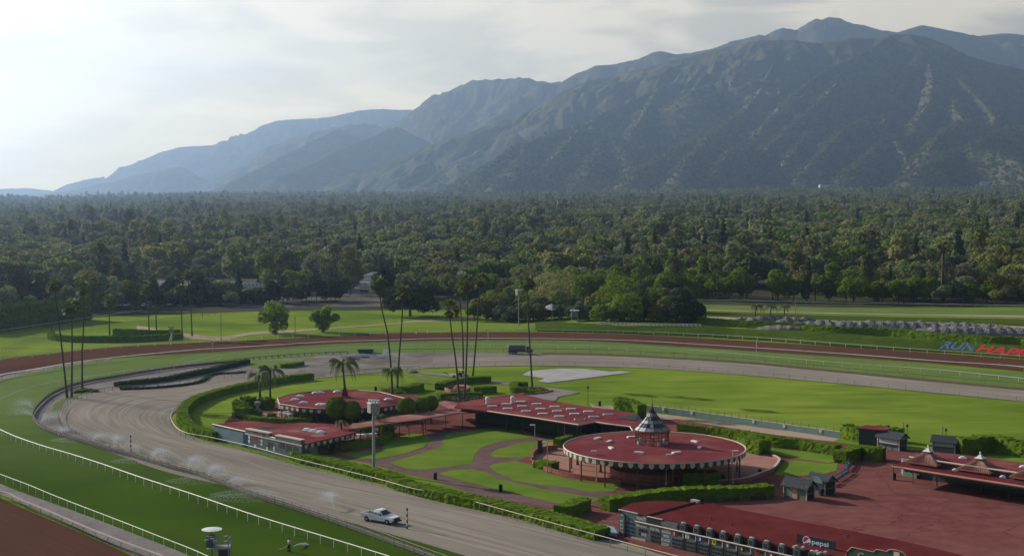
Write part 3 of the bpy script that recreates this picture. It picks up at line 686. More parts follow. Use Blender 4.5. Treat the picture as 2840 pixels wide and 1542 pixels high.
def far_wood():
    P = np.array([(x, y, max(ztf(x, y), hill_z(x, y) if y > 4700 else -1e3)-.3) for x, y, *_ in FAR], np.float32)
    me = bpy.data.meshes.new('woodland'); me.vertices.add(len(P)); me.vertices.foreach_set('co', P.ravel())
    a = me.attributes.new('kind', 'INT', 'POINT'); a.data.foreach_set('value', np.array([t[2]*2+(t[3] % 2) for t in FAR], np.int32))
    a = me.attributes.new('size', 'FLOAT', 'POINT'); a.data.foreach_set('value', np.array([t[4] for t in FAR], np.float32))
    a = me.attributes.new('turn', 'FLOAT', 'POINT'); a.data.foreach_set('value', RNG.uniform(0, 6.28, len(FAR)).astype(np.float32))
    o = link('woodland', me); o['kind'] = 'stuff'
    ng = bpy.data.node_groups.new('woodland', 'GeometryNodeTree')
    ng.interface.new_socket('Geometry', in_out='INPUT', socket_type='NodeSocketGeometry'); ng.interface.new_socket('Geometry', in_out='OUTPUT', socket_type='NodeSocketGeometry')
    gi = ng.nodes.new('NodeGroupInput'); go = ng.nodes.new('NodeGroupOutput')
    join = ng.nodes.new('GeometryNodeGeometryToInstance')
    infos = []
    for si, (nm, ca, ta, mt_, lb) in enumerate(SPECIES):
        for v in range(2):
            cm = crown_mesh('crown', 300+si*5+v, mt_, leaves=900, ls=1.05, **ca)
            infos.append(cm)
    # crowns are handed to the node tree through objects that are only data, never linked to the scene
    for i, cm in reversed(list(enumerate(infos))):
        ob = bpy.data.objects.new('woodland_crown', cm); oi = ng.nodes.new('GeometryNodeObjectInfo'); oi.inputs['As Instance'].default_value = True
        oi.inputs['Object'].default_value = ob; ng.links.new(oi.outputs['Geometry'], join.inputs[0])
    iop = ng.nodes.new('GeometryNodeInstanceOnPoints'); iop.inputs['Pick Instance'].default_value = True
    ji = ng.nodes.new('GeometryNodeJoinGeometry')
    for l in list(ng.links): ng.links.remove(l)
    ois = [n for n in ng.nodes if n.bl_idname == 'GeometryNodeObjectInfo']   # created from last to first
    for n in ois: ng.links.new(n.outputs['Geometry'], ji.inputs[0])
    ng.nodes.remove(join)
    ng.links.new(gi.outputs[0], iop.inputs['Points']); ng.links.new(ji.outputs[0], iop.inputs['Instance'])
    def na(n, t):
        q = ng.nodes.new('GeometryNodeInputNamedAttribute'); q.data_type = t; q.inputs['Name'].default_value = n; return q.outputs[0]
    ng.links.new(na('kind', 'INT'), iop.inputs['Instance Index'])
    cx = ng.nodes.new('ShaderNodeCombineXYZ'); ng.links.new(na('turn', 'FLOAT'), cx.inputs[2]); ng.links.new(cx.outputs[0], iop.inputs['Rotation'])
    ng.links.new(na('size', 'FLOAT'), iop.inputs['Scale'])
    ng.links.new(iop.outputs[0], go.inputs[0])
    md = o.modifiers.new('woodland', 'NODES'); md.node_group = ng
far_wood()
strip('car_park', [Vector((-300, 596, 0)), Vector((-150, 604, 0)), Vector((-58, 618, 0))], [Vector((-350, 815, 0)), Vector((-200, 815, 0)), Vector((-72, 815, 0))], .12, mat('worn_asphalt', (.16, .14, .12), (.1, .09, .08), .15, c3=(.24, .2, .17), f3=.6, s3=.05), step=6, across=30, drape=True)
# ================================================================ rails and fences
POSTM = {}
def post_mesh(kind, h, r, m):
    k = (kind, round(h, 2), r, m.name)
    if k not in POSTM:
        mb = MB()
        if kind == 'round': mb.lathe((0, 0, -.1), [(r, 0), (r, h+.1)], 6)
        elif kind == 'square': mb.box((0, 0, h/2-.05), (2*r, 2*r, h+.1))
        elif kind == 'goose': mb.tube([(0, 0, -.1), (0, 0, h*.6), (0, .12, h*.85), (0, .35, h)], r, 5)
        me = bpy.data.meshes.new('post'); me.from_pydata(mb.v, [], mb.f); me.materials.append(m); me.update(); POSTM[k] = me
    return POSTM[k]
def rail(name, label, cat, pts, h, spacing, m, r=.05, topw=None, pr=.04, pm=None, kind='round', drape=False, rails=None, smooth=True, group=None, railname='rail', infill=None, maxpost=100, cover=None):
    P = smooth_path(pts, 2.0) if smooth else [Vector(p) for p in pts]
    Lr, L = resample(P, max(3, int(sum((P[i+1]-P[i]).length for i in range(len(P)-1))/1.6)))
    zf = (lambda p: ztf(p.x, p.y)) if drape else (lambda p: 0.1)
    o = thing(name, label, cat, (Lr[0].x, Lr[0].y, zf(Lr[0])), 0, group)
    for i, hh in enumerate(rails or [h]):
        mb = MB()
        pts_ = [Vector((p.x, p.y, zf(p)+hh)) for p in Lr]
        if topw and i == 0:
            vs = []; fs = []
            for j, p in enumerate(pts_):
                d = pts_[min(j+1, len(pts_)-1)]-pts_[max(j-1, 0)]; nrm = Vector((-d.y, d.x, 0)).normalized()
                for a, b in ((-topw/2, -.05), (topw/2, -.05), (topw/2, .06), (-topw/2, .06)): vs.append(p+nrm*a+Vector((0, 0, b)))
            for j in range(len(pts_)-1):
                for q in range(4): fs.append((j*4+q, j*4+(q+1) % 4, j*4+4+(q+1) % 4, j*4+4+q))
            mb.add(vs, fs)
        else: mb.tube(pts_, r, 5)
        mb.build(railname, m, o)
    n = max(2, int(L/spacing)+1); Q, _ = resample(P, n)
    me = post_mesh(kind, h, pr, pm or m)
    vis = sorted(range(n), key=lambda i: Q[i].y if (abs(Q[i].x/Q[i].y) < .41) else 1e6+Q[i].y)
    single = set(vis[:maxpost]); rest = MB()
    for i, p in enumerate(Q):
        d = Q[min(i+1, n-1)]-Q[max(i-1, 0)]
        if i in single:
            c = link('post', me, o, Vector((p.x, p.y, zf(p)))-o.location); c.rotation_euler = (0, 0, math.atan2(d.y, d.x))
        else: rest.box((p.x, p.y, zf(p)+h/2), (pr*2, pr*2, h))
    if rest.v: q = rest.build('post', pm or m, o); q['kind'] = 'stuff'
    if infill:
        mb = MB(); zs = infill
        vs = [(p.x, p.y, zf(p)+z) for p in Lr for z in (zs[0], zs[1])]
        mb.add(vs, [(j*2, j*2+2, j*2+3, j*2+1) for j in range(len(Lr)-1)]); mb.build('panel', zs[2], o)
    return o
def lower(s, z): return [Vector((p.x, p.y, 0)) for p in G(s, z)]
off_mid = [g1(p) for p in [(-45, 1150)]]
rail('turf_rail', 'white running rail along the middle of the near grass course', 'running rail',
     lower("A -20,488 0,495 100,540 300,610 500,668 720,738 1000,835 1400,965 1833,1112 M 975,1399", 1.1)+lower("S 1200,1590 1400,1670", 1.1), 1.1, 2.9, WHITE, r=.065, pr=.05, group=None)
rail('turf_rail', 'white running rail along the far grass course beside the churned ground', 'running rail',
     lower("S 3050,1075 2840,1050 K 990,965 0,893 J 1400,857 700,797 0,750 I 1500,826 900,808 500,803 0,803 H 1300,830 900,850 500,872 100,893 F 1200,820 900,850 700,880 500,905 200,972 0,1052", 1.1), 1.1, 5.6, WHITE, r=.05, pr=.045)
rail('dirt_rail', 'white capped inner rail of the far brown dirt track', 'running rail',
     lower("S 3050,1050 2840,1018 K 990,880 0,805 J 0,689 I 1500,768 900,758 0,758 H 1500,772 1000,785 0,846 F 1500,690 1000,735 600,780 200,845 0,880", 1.1)+[g1((-100, 1090))], 1.1, 5.5, WHITE, topw=.55, pr=.05, pm=GREYP, kind='goose')
rail('dirt_rail', 'white capped inner rail of the near brown dirt track, bottom left corner', 'running rail',
     [g1((-160, 1370))]+lower("A 0,938 150,1000 300,1060 700,1230 1000,1345 1150,1399 S 650,1640", 1.1), 1.1, 3.6, mat('worn_rail_cap', (.45, .4, .34), (.36, .32, .27), 2), topw=.42, pr=.05, pm=GREYP, kind='goose')
rail('outer_rail', 'white outer rail of the far brown dirt track below the grass bank', 'running rail',
     lower("S 3050,1000 2840,987 K 990,778 0,706 J 900,640 0,597 I 1500,690 900,680 0,680 H 1800,690 1000,710 500,730 0,752 F 1200,640 800,665 350,712 0,748", 1.15), 1.15, 5.6, WHITE, r=.06, pr=.07, kind='square')
rail('verge_rail', 'thin white rail between the near turf and the grey verge', 'running rail',
     [g1((-60, 1310))]+lower("A 0,815 200,890 430,985 860,1150 1100,1245 1480,1399 S 750,1640", 1.1), 1.1, 3.0, WHITE, r=.045, pr=.03)
rail('inner_turf_rail', 'weathered grey rail at the inner edge of the left grass bend', 'running rail',
     lower("F 1700,765 1300,802 900,862 600,913 400,980 300,1050 245,1115 232,1160 A 235,395 290,450 400,495 560,545 800,615 1000,668 1200,728 1400,780 1600,850 1833,938 B 1000,1296 1280,1388 S 1120,1500 1300,1565", 1.1), 1.1, 2.4, GREYP, r=.06, rails=[1.1, .55], pr=.05, infill=(.08, .8, mat('dark_netting', (.13, .125, .1), (.2, .19, .15), 3)))
rail('inner_turf_rail', 'green and white rail at the inner edge of the far grass course', 'running rail',
     lower("S 3050,1080 2840,1064 K 990,1030 0,940 J 900,852 200,800 I 2247,893 1900,875 1500,855 900,848 300,850 -300,852", 1.1), 1.1, 5.4, DKGREEN, r=.05, pr=.05, pm=SAGE)
rail('loop_rail', 'pale outer rail around the left end of the sandy training loop', 'running rail',
     lower("F 1800,845 1400,905 1100,945 800,965 600,1010 470,1068 425,1120 420,1155 450,1222 560,1285 700,1350 A 850,605", 1.1), 1.1, 2.6, GREYP, r=.06, pr=.05)
rail('training_rail', 'tan inner rail of the near training track along the clipped hedge', 'running rail',
     lower("B 150,540 85,600 62,660 72,700 110,745 180,780 300,800 600,865 950,960 1500,1095 1833,1185 C 600,1215 1250,1390 D 1340,1399 S 2050,1585 2300,1660", 1.1), 1.1, 3.1, CREAM, r=.06, pr=.05, pm=GREYP)
rail('training_rail', 'low grey inner rail of the far training track beside the big lawn', 'running rail',
     lower("S 3050,1120 2840,1101 K 0,1055 J 0,905 I 1400,965 700,960 0,985 H 1500,1025 1100,1050 850,1090", 1.0), 1.0, 4.6, GREYP, r=.03, pr=.05, rails=[1.0, .5])
def gz(s): return GT(s)
rail('far_rail', 'long white rail of the upper grass course along the dark wood', 'running rail', GT("S 2990,856 K 1819,363 0,337 J 1000,318 380,305"), 1.15, 6, WHITE, r=.09, pr=.05, drape=True, pm=GREYP)
rail('far_rail', 'white rail below the tall hedge at the left edge', 'running rail', GT("F -200,610 0,580 500,505 1020,430"), 1.1, 6, WHITE, r=.07, pr=.05, drape=True, pm=GREYP)
rail('far_rail', 'pale rail crossing the left lawns behind the pepper trees', 'running rail', GT("F 480,560 800,530 1200,490 H 0,552 400,462 900,445 1380,430"), 1.1, 6, GREYP, r=.07, pr=.05, drape=True)
rail('far_rail', 'pale rail in the shade at the foot of the wood on the left', 'running rail', GT("H -100,478 400,470 700,400 1000,378 1380,372"), 1.1, 6, GREYP, r=.06, pr=.05, drape=True)
rail('chain_link_fence', 'wire fence cutting diagonally across the far left lawn', 'fence', GT("F -20,740 60,715 180,660 365,603"), 1.6, 2.5, GREYP, r=.04, pr=.04, rails=[1.6, .8, .1], smooth=False)
rail('wire_fence', 'thin wire fence around the lawn behind the red octagonal roof', 'fence', GT("B 1070,388 1540,372 1700,365 1833,395 C 470,440 560,442"), 1.3, 3.0, GREYP, r=.02, pr=.03, rails=[1.3, .7], smooth=False)
def xfence():
    P = GT("I 1440,640 1800,650 2247,658 J 500,556"); L_, L = resample(P, 26)
    o = thing('crossbuck_fence', 'white cross-braced fence on top of the bank by the garden trees', 'fence', L_[0]-Vector((0, 0, 0)))
    mb = MB(); mr = MB()
    for i in range(25):
        a, b = L_[i], L_[i+1]; up = Vector((0, 0, 1))
        mr.tube([a+up*1.2, b+up*1.2], .07, 4); mb.tube([a+up*.15, b+up*1.1], .05, 4); mb.tube([a+up*1.1, b+up*.15], .05, 4)
    mr.build('rail', WHITE, o); mb.build('cross_brace', WHITE, o)
    me = post_mesh('square', 1.3, .09, WHITE)
    for p in L_: link('post', me, o, p-o.location)
xfence()

# ================================================================ hedges
def hedge(label, pts, w, h, m=None, step=.5, dens=9, ls=.26, name='hedge', group=None, seed=0, drape=False, closed=False, lump=.05, cat='hedge'):
    m = m or HEDGE; rng = np.random.default_rng(abs(hash(label)) % 99991 if False else len(label)*131+seed)
    P = smooth_path(pts, 1.0, closed) if len(pts) > 2 else [Vector(p) for p in pts]
    tot = sum((P[i+1]-P[i]).length for i in range(len(P)-1)); n = max(4, int(tot/step)); P, L = resample(P, n)
    P = np.array([(p.x, p.y) for p in P]); T = np.gradient(P, axis=0); T /= np.linalg.norm(T, axis=1)[:, None]+1e-9; Nn = np.stack([-T[:, 1], T[:, 0]], 1)
    base = zt(P[:, 0], P[:, 1]) if drape else np.zeros(n)
    prof = []; kh = max(3, int(h/.45)); kw = max(3, int(w/.5))
    for j in range(kh+1): prof.append((-.5, j/kh))
    for j in range(1, kw): prof.append((-.5+j/kw, 1))
    for j in range(kh, -1, -1): prof.append((.5, j/kh))
    prof = np.array(prof); k = len(prof); V = np.zeros((n, k, 3))
    for j, (a, b) in enumerate(prof):
        lx = 1+lump*rng.normal(0, 1, n); off = a*w*lx
        V[:, j, 0] = P[:, 0]+Nn[:, 0]*off; V[:, j, 1] = P[:, 1]+Nn[:, 1]*off
        V[:, j, 2] = base+(b*h*(1+.35*lump*rng.normal(0, 1, n)) if b > 0 else -.1)
    # slow undulation of the top
    und = 1+.05*np.sin(np.arange(n)*.13+seed)+.03*rng.normal(0, 1, n); V[:, :, 2] = base[:, None]+(V[:, :, 2]-base[:, None])*und[:, None]
    i = (np.arange(n-1)[:, None]*k+np.arange(k-1)[None]).ravel(); F1 = np.stack([i, i+k, i+k+1, i+1], 1)
    V1 = V.reshape(-1, 3)
    q = V1[F1]; area = np.linalg.norm(np.cross(q[:, 1]-q[:, 0], q[:, 3]-q[:, 0]), axis=1); nrm = np.cross(q[:, 1]-q[:, 0], q[:, 3]-q[:, 0]); nrm /= np.linalg.norm(nrm, axis=1)[:, None]+1e-9
    # end caps
    caps = []
    c0 = len(V1); V1 = np.concatenate([V1, V[0].mean(0)[None], V[-1].mean(0)[None]])
    for j in range(k-1): caps.append((c0, j, j+1, j+1)); caps.append((c0+1, (n-1)*k+j+1, (n-1)*k+j, (n-1)*k+j))
    tris = np.array(caps)[:, :3]
    cnt = rng.poisson(area*dens); idx = np.repeat(np.arange(len(F1)), cnt); u = rng.random((len(idx), 2))
    C = q[idx, 0]*(1-u[:, :1])*(1-u[:, 1:])+q[idx, 1]*u[:, :1]*(1-u[:, 1:])+q[idx, 2]*u[:, :1]*u[:, 1:]+q[idx, 3]*(1-u[:, :1])*u[:, 1:]
    sgn = np.sign(np.sum(nrm*(q.mean(1)-np.array([P[:, 0].mean(), P[:, 1].mean(), 0])), axis=1)); up = nrm.copy()
    up[np.abs(up[:, 2]) > .5] = (0, 0, 1)
    C = C+up[idx]*rng.uniform(-.02, .1, (len(idx), 1))
    ends = []
    for e, sg in ((0, -1), (n-1, 1)):
        m_ = int(w*h*dens*1.2); a = rng.uniform(-.5, .5, m_)*w; z = rng.uniform(0, 1, m_)*h
        ends.append(np.stack([P[e, 0]+Nn[e, 0]*a+T[e, 0]*sg*.05, P[e, 1]+Nn[e, 1]*a+T[e, 1]*sg*.05, base[e]+z], 1))
    Ce = np.concatenate(ends); C = np.concatenate([C, Ce]); Nl = np.concatenate([up[idx], np.repeat(np.array([[T[0, 0]*-1, -T[0, 1], 0]]), len(Ce), 0)])
    Vq, Fq = quads(C, Nl*3.0, ls, rng); tq = np.concatenate([tris, tris[:, 2:3]], 1)
    V2 = np.concatenate([V1, Vq]); F2 = np.concatenate([F1, Fq+len(V1)])
    me = bpy.data.meshes.new(name); me.from_pydata(V2.tolist(), [], F2.tolist()+tris.tolist()); me.materials.append(m); me.update()
    o = link(name, me); return tag(o, label, cat, group)
hedge('tall curved hedge inside the left bend of the training track', G("B 1066,392 800,425 550,475 380,515 270,555 190,600 150,650 150,700 175,745 230,785 300,805 395,830"), 2.3, 1.6, seed=1)
hedge('long clipped hedge behind the tan rail of the near training track', G("B 965,955 1040,985 1200,1020 1400,1075 1650,1135 C 300,1175 600,1255 900,1320 1200,1385 D 300,1140 640,1235 700,1250"), 3.0, 1.4, seed=2)
hedge('short hedge branching off where the near track hedge meets the red gate path', G("C 1430,1395 1500,1370 1560,1345 1605,1330"), 2.2, 1.9, seed=3)
hedge('thick hedge between the round pavilion terrace and the tote board roof', G("D 715,1000 900,968 1200,928 1500,908 1700,905 1960,892 2060,880 2160,866"), 2.4, 1.9, seed=4, dens=8)
hedge('box-shaped hedge on the terrace in front of the round pavilion', G("D 1412,772 1560,772 1700,766"), 2.2, 2.2, seed=5)
hedge('low hedge block on the left side of the round terrace', G("D 130,620 220,640 285,652"), 1.9, 1.4, seed=6)
hedge('hedge block at the right rear of the round pavilion', G("D 1935,462 2030,490 2125,512"), 3.0, 2.3, seed=7)
hedge('hedge corner at the left rear of the round pavilion', G("D 300,450 400,415 520,385"), 1.6, 1.6, seed=8)
hedge('long straight hedge behind the round pavilion along the red service way', G("D 1372,318 1700,352 2247,445 E 200,632 500,682"), 2.0, 1.9, seed=9)
hedge('angled hedge wrapping the benches beside the right kiosks', G("E 515,738 590,718 660,695 740,712 828,722"), 2.4, 2.3, seed=10)
hedge('dark hedge in front of the small red roof on the big lawn', G("E 560,555 640,577 760,596 850,600"), 2.6, 2.8, seed=11)
hedge('hedge behind the small red roof on the big lawn', G("E 780,560 860,572 955,585"), 2.2, 2.6, seed=12)
hedge('hedge running right behind the far kiosk towards the edge of the photo', G("E 1362,668 1500,660 1605,648 1700,665 1833,690 2000,715"), 2.4, 2.8, seed=13)
hedge('hedge closing the right end of the long pavilion roof', G("D 830,150 930,175 1045,215"), 2.0, 3.6, seed=14)
hedge('dark crescent hedge behind the round brick fountain', G("C 565,465 600,450 700,425 800,415 930,413"), 2.4, 1.5, seed=15)
hedge('hedge block right of the round brick fountain', G("C 800,492 880,488 942,480"), 3.0, 1.6, seed=16)
hedge('low hedge along the palm bed in front of the fountain', G("C 560,525 700,515 870,517"), 1.8, 1.0, seed=17)
hedge('curled hedge at the left of the single palm bed', G("C 1180,455 1130,450 1095,468 1110,492 1180,495"), 2.0, 1.5, seed=18)
hedge('hedge in the palm bed behind the octagonal roof', G("C 320,490 370,480 420,462"), 2.6, 1.5, seed=19)
hedge('curved hedge around the sunken lawn left of the lamp tower', G("T 2576,920 2400,945 2200,975 L 520,1230 700,1180 830,1110 850,1050"), 1.6, 1.3, seed=20)
hedge('low dark hedge in front of the octagonal roof terrace', G("T 720,492 900,525 1200,545 1500,550 1780,540"), 1.8, 1.1, seed=21, m=HEDGE)
hedge('long clipped hedge on top of the far grass bank', GT("J 490,515 900,550 1400,580 1819,612 K 500,636 1000,676 1500,714 1819,731 S 3000,980"), 2.6, 2.4, seed=22, drape=True, step=.9, dens=4, ls=.45)
hedge('tall wild hedge behind the white rail at the left edge', GT("F -150,590 0,562 180,535 350,515 480,500 620,480"), 4.5, 8.2, seed=23, drape=True, step=1.0, dens=3, ls=.7, lump=.2)
hedge('low dark hedge loop around the far left palms', GT("F 370,600 380,625 520,640 800,642 1100,634 1300,622"), 2.2, 2.0, seed=24, dens=5, ls=.4, m=HEDGE)
hedge('dark hedge panel behind the far left palm bed', GT("F 820,600 1000,608 1290,605"), 1.8, 2.6, seed=25, dens=5, ls=.4)
hedge('high dark hedge on the far inner edge of the left training bend', G("F 830,965 1000,945 1200,920 1450,870 1600,835 1770,795"), 2.0, 1.2, seed=26, m=LEAFD, dens=6, ls=.35)
hedge('low hedge edging the far side of the left training bend', G("F 860,985 1100,975 1400,940 H -20,1075 150,1065 250,1055"), 1.1, .5, seed=27, m=LEAFD, dens=6, ls=.35)
hedge('low hedge on the small island beside the churned ground', G("H 560,1015 650,1010 745,990"), 2.0, 1.2, seed=28, dens=6, ls=.35)
for i, (s, w_, h_, lb) in enumerate([("B 545,620 590,650", 2.5, 2.4, 'clipped shrub block at the left corner of the octagon terrace'), ("T 620,440 700,470 760,450", 3.5, 2.2, 'rounded shrub in front of the left terrace corner'),
      ("T 700,290 780,300 860,300", 3.0, 2.6, 'square shrub left of the two feathery palms'), ("T 940,305 1040,310 1130,300", 3.4, 2.3, 'square shrub below the two feathery palms'),
      ("T 780,460 850,465 920,455", 2.4, 1.5, 'low shrub on the left terrace edge'), ("T 1070,455 1120,455 1190,450", 2.0, .9, 'low flat shrub in the middle of the terrace'),
      ("T 1640,500 1700,505 1765,500", 2.4, 2.3, 'rounded shrub at the right end of the terrace hedge'), ("T 1840,440 1880,440 1900,435", 2.0, 1.8, 'small shrub right of the terrace by the round bushes'),
      ("T 1800,980 1900,1010 2010,1000", 4.0, 1.9, 'dark shrub at the right corner of the left tote building'), ("T 2150,930 2200,940 2260,935", 2.4, 1.2, 'small bright shrub under the short palm'),
      ("L 300,980 380,975 460,965", 3.2, 2.2, 'round dark shrub beside the small sunken court'), ("L 720,1060 780,1050 830,1060", 2.8, 2.0, 'bright shrub at the tip of the curved hedge'),
      ("L 850,760 1100,790 1300,765", 2.6, 1.4, 'dark planting under the covered walkway')]):
    hedge(lb, G(s), w_, h_, seed=40+i, name='shrub', cat='shrub', lump=.2)
def bed(label, s, m=LEAFG, h=.5, seed=0):
    P = [(p.x, p.y) for p in G(s)]; rng = np.random.default_rng(seed+5); xs = [p[0] for p in P]; ys = [p[1] for p in P]; C = []
    while len(C) < 900:
        x = rng.uniform(min(xs), max(xs)); y = rng.uniform(min(ys), max(ys)); ins = False
        for i in range(len(P)):
            (x1, y1), (x2, y2) = P[i-1], P[i]
            if (y1 > y) != (y2 > y) and x < (x2-x1)*(y-y1)/(y2-y1)+x1: ins = not ins
        if ins: C.append((x, y, .1+rng.uniform(0, h)))
    C = np.array(C); V, Fq = quads(C, np.tile([0, 0, 1.], (len(C), 1)), .45, rng)
    me = npmesh('ground_cover', V, Fq, m); o = link('ground_cover', me); o['kind'] = 'stuff'; return o
for i, s in enumerate(["C 140,470 220,500 330,500 420,470 300,455", "C 570,535 700,560 860,540 880,520 700,520", "C 1110,470 1190,495 1360,480 1300,465 1230,455", "F 520,1010 640,1000 720,1000 600,985"]): bed('', s, LEAFG if i != 1 else LEAF, seed=i)
poly('palm_bed', G("C 130,472 225,508 330,505 425,470 300,450"), .12, SOIL); poly('palm_bed', G("C 550,530 700,570 890,540 870,515 560,520"), .12, SOIL); poly('palm_bed', G("C 1085,500 1200,500 1380,480 1300,460 1110,445"), .12, SOIL)

# ================================================================ garden trees that stand apart
def dome_bush(label, topp, Y, rx, zb, group=None):
    tp = at_y(px(topp)[0], Y); p = Vector((tp.x, Y, 0)); h = tp.z; cz = (zb+h)/2; hz = (h-zb)/2; rng = np.random.default_rng(int(p.x*10) % 1000); n = 5200
    d = rng.normal(0, 1, (n, 3)); d /= np.linalg.norm(d, axis=1)[:, None]; 
    C = d*np.array([rx, rx, hz])*rng.uniform(.97, 1.03, (n, 1))+np.array([0, 0, cz]); V, Fq = quads(C, d, .2, rng)
    Vc = IV*np.array([rx, rx, hz])*.97+np.array([0, 0, cz]); V2 = np.concatenate([Vc, V]); F2 = np.concatenate([IF4, Fq+len(Vc)])
    o = thing('topiary_bush', label, 'bush', (p.x, p.y, .1), 0, group)
    link('foliage', npmesh('foliage', V2, F2, HEDGE), o); mb = MB(); mb.tube([(0, 0, -.1), (0, 0, cz)], .18, 6); mb.build('stem', BARK, o, world=False)
for lb, b, Y, rx, zb in [('big domed bush just right of the brick palm pillar', "B 1247,523", 262, 2.15, 2.1), ('domed bush between the brick pillar and the lamp tower', "B 1360,550", 261, 1.75, 2.0),
                     ('leftmost of the three domed bushes right of the lamp tower', "C 330,530", 263, 1.95, 2.5), ('middle of the three domed bushes right of the lamp tower', "C 440,528", 265, 1.7, 2.5),
                     ('rearmost and darkest of the three domed bushes by the walkway', "C 505,513", 268, 1.5, 2.6)]: dome_bush(lb, b, Y, rx, zb)
def crown_tree(label, base, W, H, m, si_kind='round', trunk_h=None, seed=0, name='garden_tree', nb=22, zfac=.56, leaves=5200, ls=.5, br=.4, r=.35, core=.8, cat='tree', group=None):
    p = on_ground(px(base)[0]) if not isinstance(base, Vector) else base
    o = thing(name, label, cat, (p.x, p.y, p.z-.1), 0, group)
    rz = H*(1-zfac)*.95; cz = H-rz
    link('crown', crown_mesh('crown', seed+900, m, rx=W/2, rz=rz, z0=cz, nb=nb, leaves=leaves, ls=ls, br=br, kind=si_kind, core=core), o)
    link('trunk', trunk_mesh('trunk', seed+31, (trunk_h or cz), r, .45, 5, W*.25), o); return o
PEPPER = mat('pepper_tree_leaves', (.2, .3, .045), (.28, .37, .06), .8, rough=.8, transl=.5, c3=(.12, .2, .03), f3=.5, s3=.6)
pf = lambda w, y, z=0: w*(40 if z else 43)/(y-600)   # pixels wide at ground row y -> metres
crown_tree('gnarled pepper tree with drooping crown, left of the pair', "H 508,712", 13.5, 13.2, PEPPER, 'round', 6, 1, 'pepper_tree', nb=30, br=.28, r=.9, zfac=.42, core=.55)
crown_tree('smaller gnarled pepper tree, right of the pair', "H 935,698", 12.6, 10.4, PEPPER, 'round', 5, 2, 'pepper_tree', nb=24, br=.26, r=.8, zfac=.5, core=.5)
crown_tree('huge dark spreading tree on the lawn behind the leaning palms', "H 1700,560", 24, 17, LEAFD, 'flat', 7, 3, nb=46, br=.24, leaves=9000, ls=.7, r=.7, zfac=.38)
crown_tree('dark tree merging into the left of the huge dark tree', "H 1470,470", 14, 19, LEAFD, 'tall', 8, 4, nb=26, br=.36, leaves=6000, ls=.7)
crown_tree('small fluffy tree by the path junction behind the palms', "I 365,600", 7, 8, LEAFG, 'round', 4, 5, nb=14)
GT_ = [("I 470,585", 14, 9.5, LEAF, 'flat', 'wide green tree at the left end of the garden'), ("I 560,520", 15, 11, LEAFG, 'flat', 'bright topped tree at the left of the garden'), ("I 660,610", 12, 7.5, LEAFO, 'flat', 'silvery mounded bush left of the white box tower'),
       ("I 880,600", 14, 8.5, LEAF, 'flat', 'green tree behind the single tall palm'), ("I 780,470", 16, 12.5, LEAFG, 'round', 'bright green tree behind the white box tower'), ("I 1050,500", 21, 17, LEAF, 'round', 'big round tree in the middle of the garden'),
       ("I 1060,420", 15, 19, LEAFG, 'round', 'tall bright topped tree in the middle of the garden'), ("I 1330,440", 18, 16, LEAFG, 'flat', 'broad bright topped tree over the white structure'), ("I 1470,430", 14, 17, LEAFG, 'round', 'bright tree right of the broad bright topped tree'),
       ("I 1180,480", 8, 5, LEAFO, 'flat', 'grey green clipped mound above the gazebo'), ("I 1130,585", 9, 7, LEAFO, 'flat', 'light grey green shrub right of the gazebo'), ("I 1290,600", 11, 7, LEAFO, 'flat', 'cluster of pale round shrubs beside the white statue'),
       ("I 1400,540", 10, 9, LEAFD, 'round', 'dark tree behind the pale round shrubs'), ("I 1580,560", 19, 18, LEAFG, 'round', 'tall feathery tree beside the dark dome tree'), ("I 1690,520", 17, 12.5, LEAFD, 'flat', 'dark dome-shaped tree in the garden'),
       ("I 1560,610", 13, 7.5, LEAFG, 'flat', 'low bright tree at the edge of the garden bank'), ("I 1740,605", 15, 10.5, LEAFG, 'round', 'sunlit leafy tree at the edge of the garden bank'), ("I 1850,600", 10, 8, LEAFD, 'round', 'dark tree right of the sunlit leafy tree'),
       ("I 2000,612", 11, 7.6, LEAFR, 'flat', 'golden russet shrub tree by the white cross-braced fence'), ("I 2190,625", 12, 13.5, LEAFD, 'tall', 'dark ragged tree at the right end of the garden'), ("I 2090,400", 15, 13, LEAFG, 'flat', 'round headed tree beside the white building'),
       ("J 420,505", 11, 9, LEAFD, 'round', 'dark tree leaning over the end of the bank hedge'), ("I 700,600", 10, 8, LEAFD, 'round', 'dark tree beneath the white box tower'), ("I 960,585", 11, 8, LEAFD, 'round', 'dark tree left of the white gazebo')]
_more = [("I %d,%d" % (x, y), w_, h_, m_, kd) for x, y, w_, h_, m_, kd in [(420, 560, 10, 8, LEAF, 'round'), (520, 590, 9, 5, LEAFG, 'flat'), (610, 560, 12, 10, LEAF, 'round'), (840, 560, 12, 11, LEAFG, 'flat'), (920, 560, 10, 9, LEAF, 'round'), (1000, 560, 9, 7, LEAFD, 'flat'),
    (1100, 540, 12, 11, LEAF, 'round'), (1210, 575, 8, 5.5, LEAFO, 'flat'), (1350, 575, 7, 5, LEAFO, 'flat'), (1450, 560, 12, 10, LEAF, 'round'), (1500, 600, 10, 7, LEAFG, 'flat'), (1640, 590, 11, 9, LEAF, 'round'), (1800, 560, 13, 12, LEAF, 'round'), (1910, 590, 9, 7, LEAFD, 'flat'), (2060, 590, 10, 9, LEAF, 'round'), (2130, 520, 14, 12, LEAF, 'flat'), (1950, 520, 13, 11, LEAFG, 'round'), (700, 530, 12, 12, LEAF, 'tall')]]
_ord = ['first', 'second', 'third', 'fourth', 'fifth', 'sixth', 'seventh', 'eighth', 'ninth', 'tenth', 'eleventh', 'twelfth', 'thirteenth', 'fourteenth', 'fifteenth', 'sixteenth', 'seventeenth', 'eighteenth']
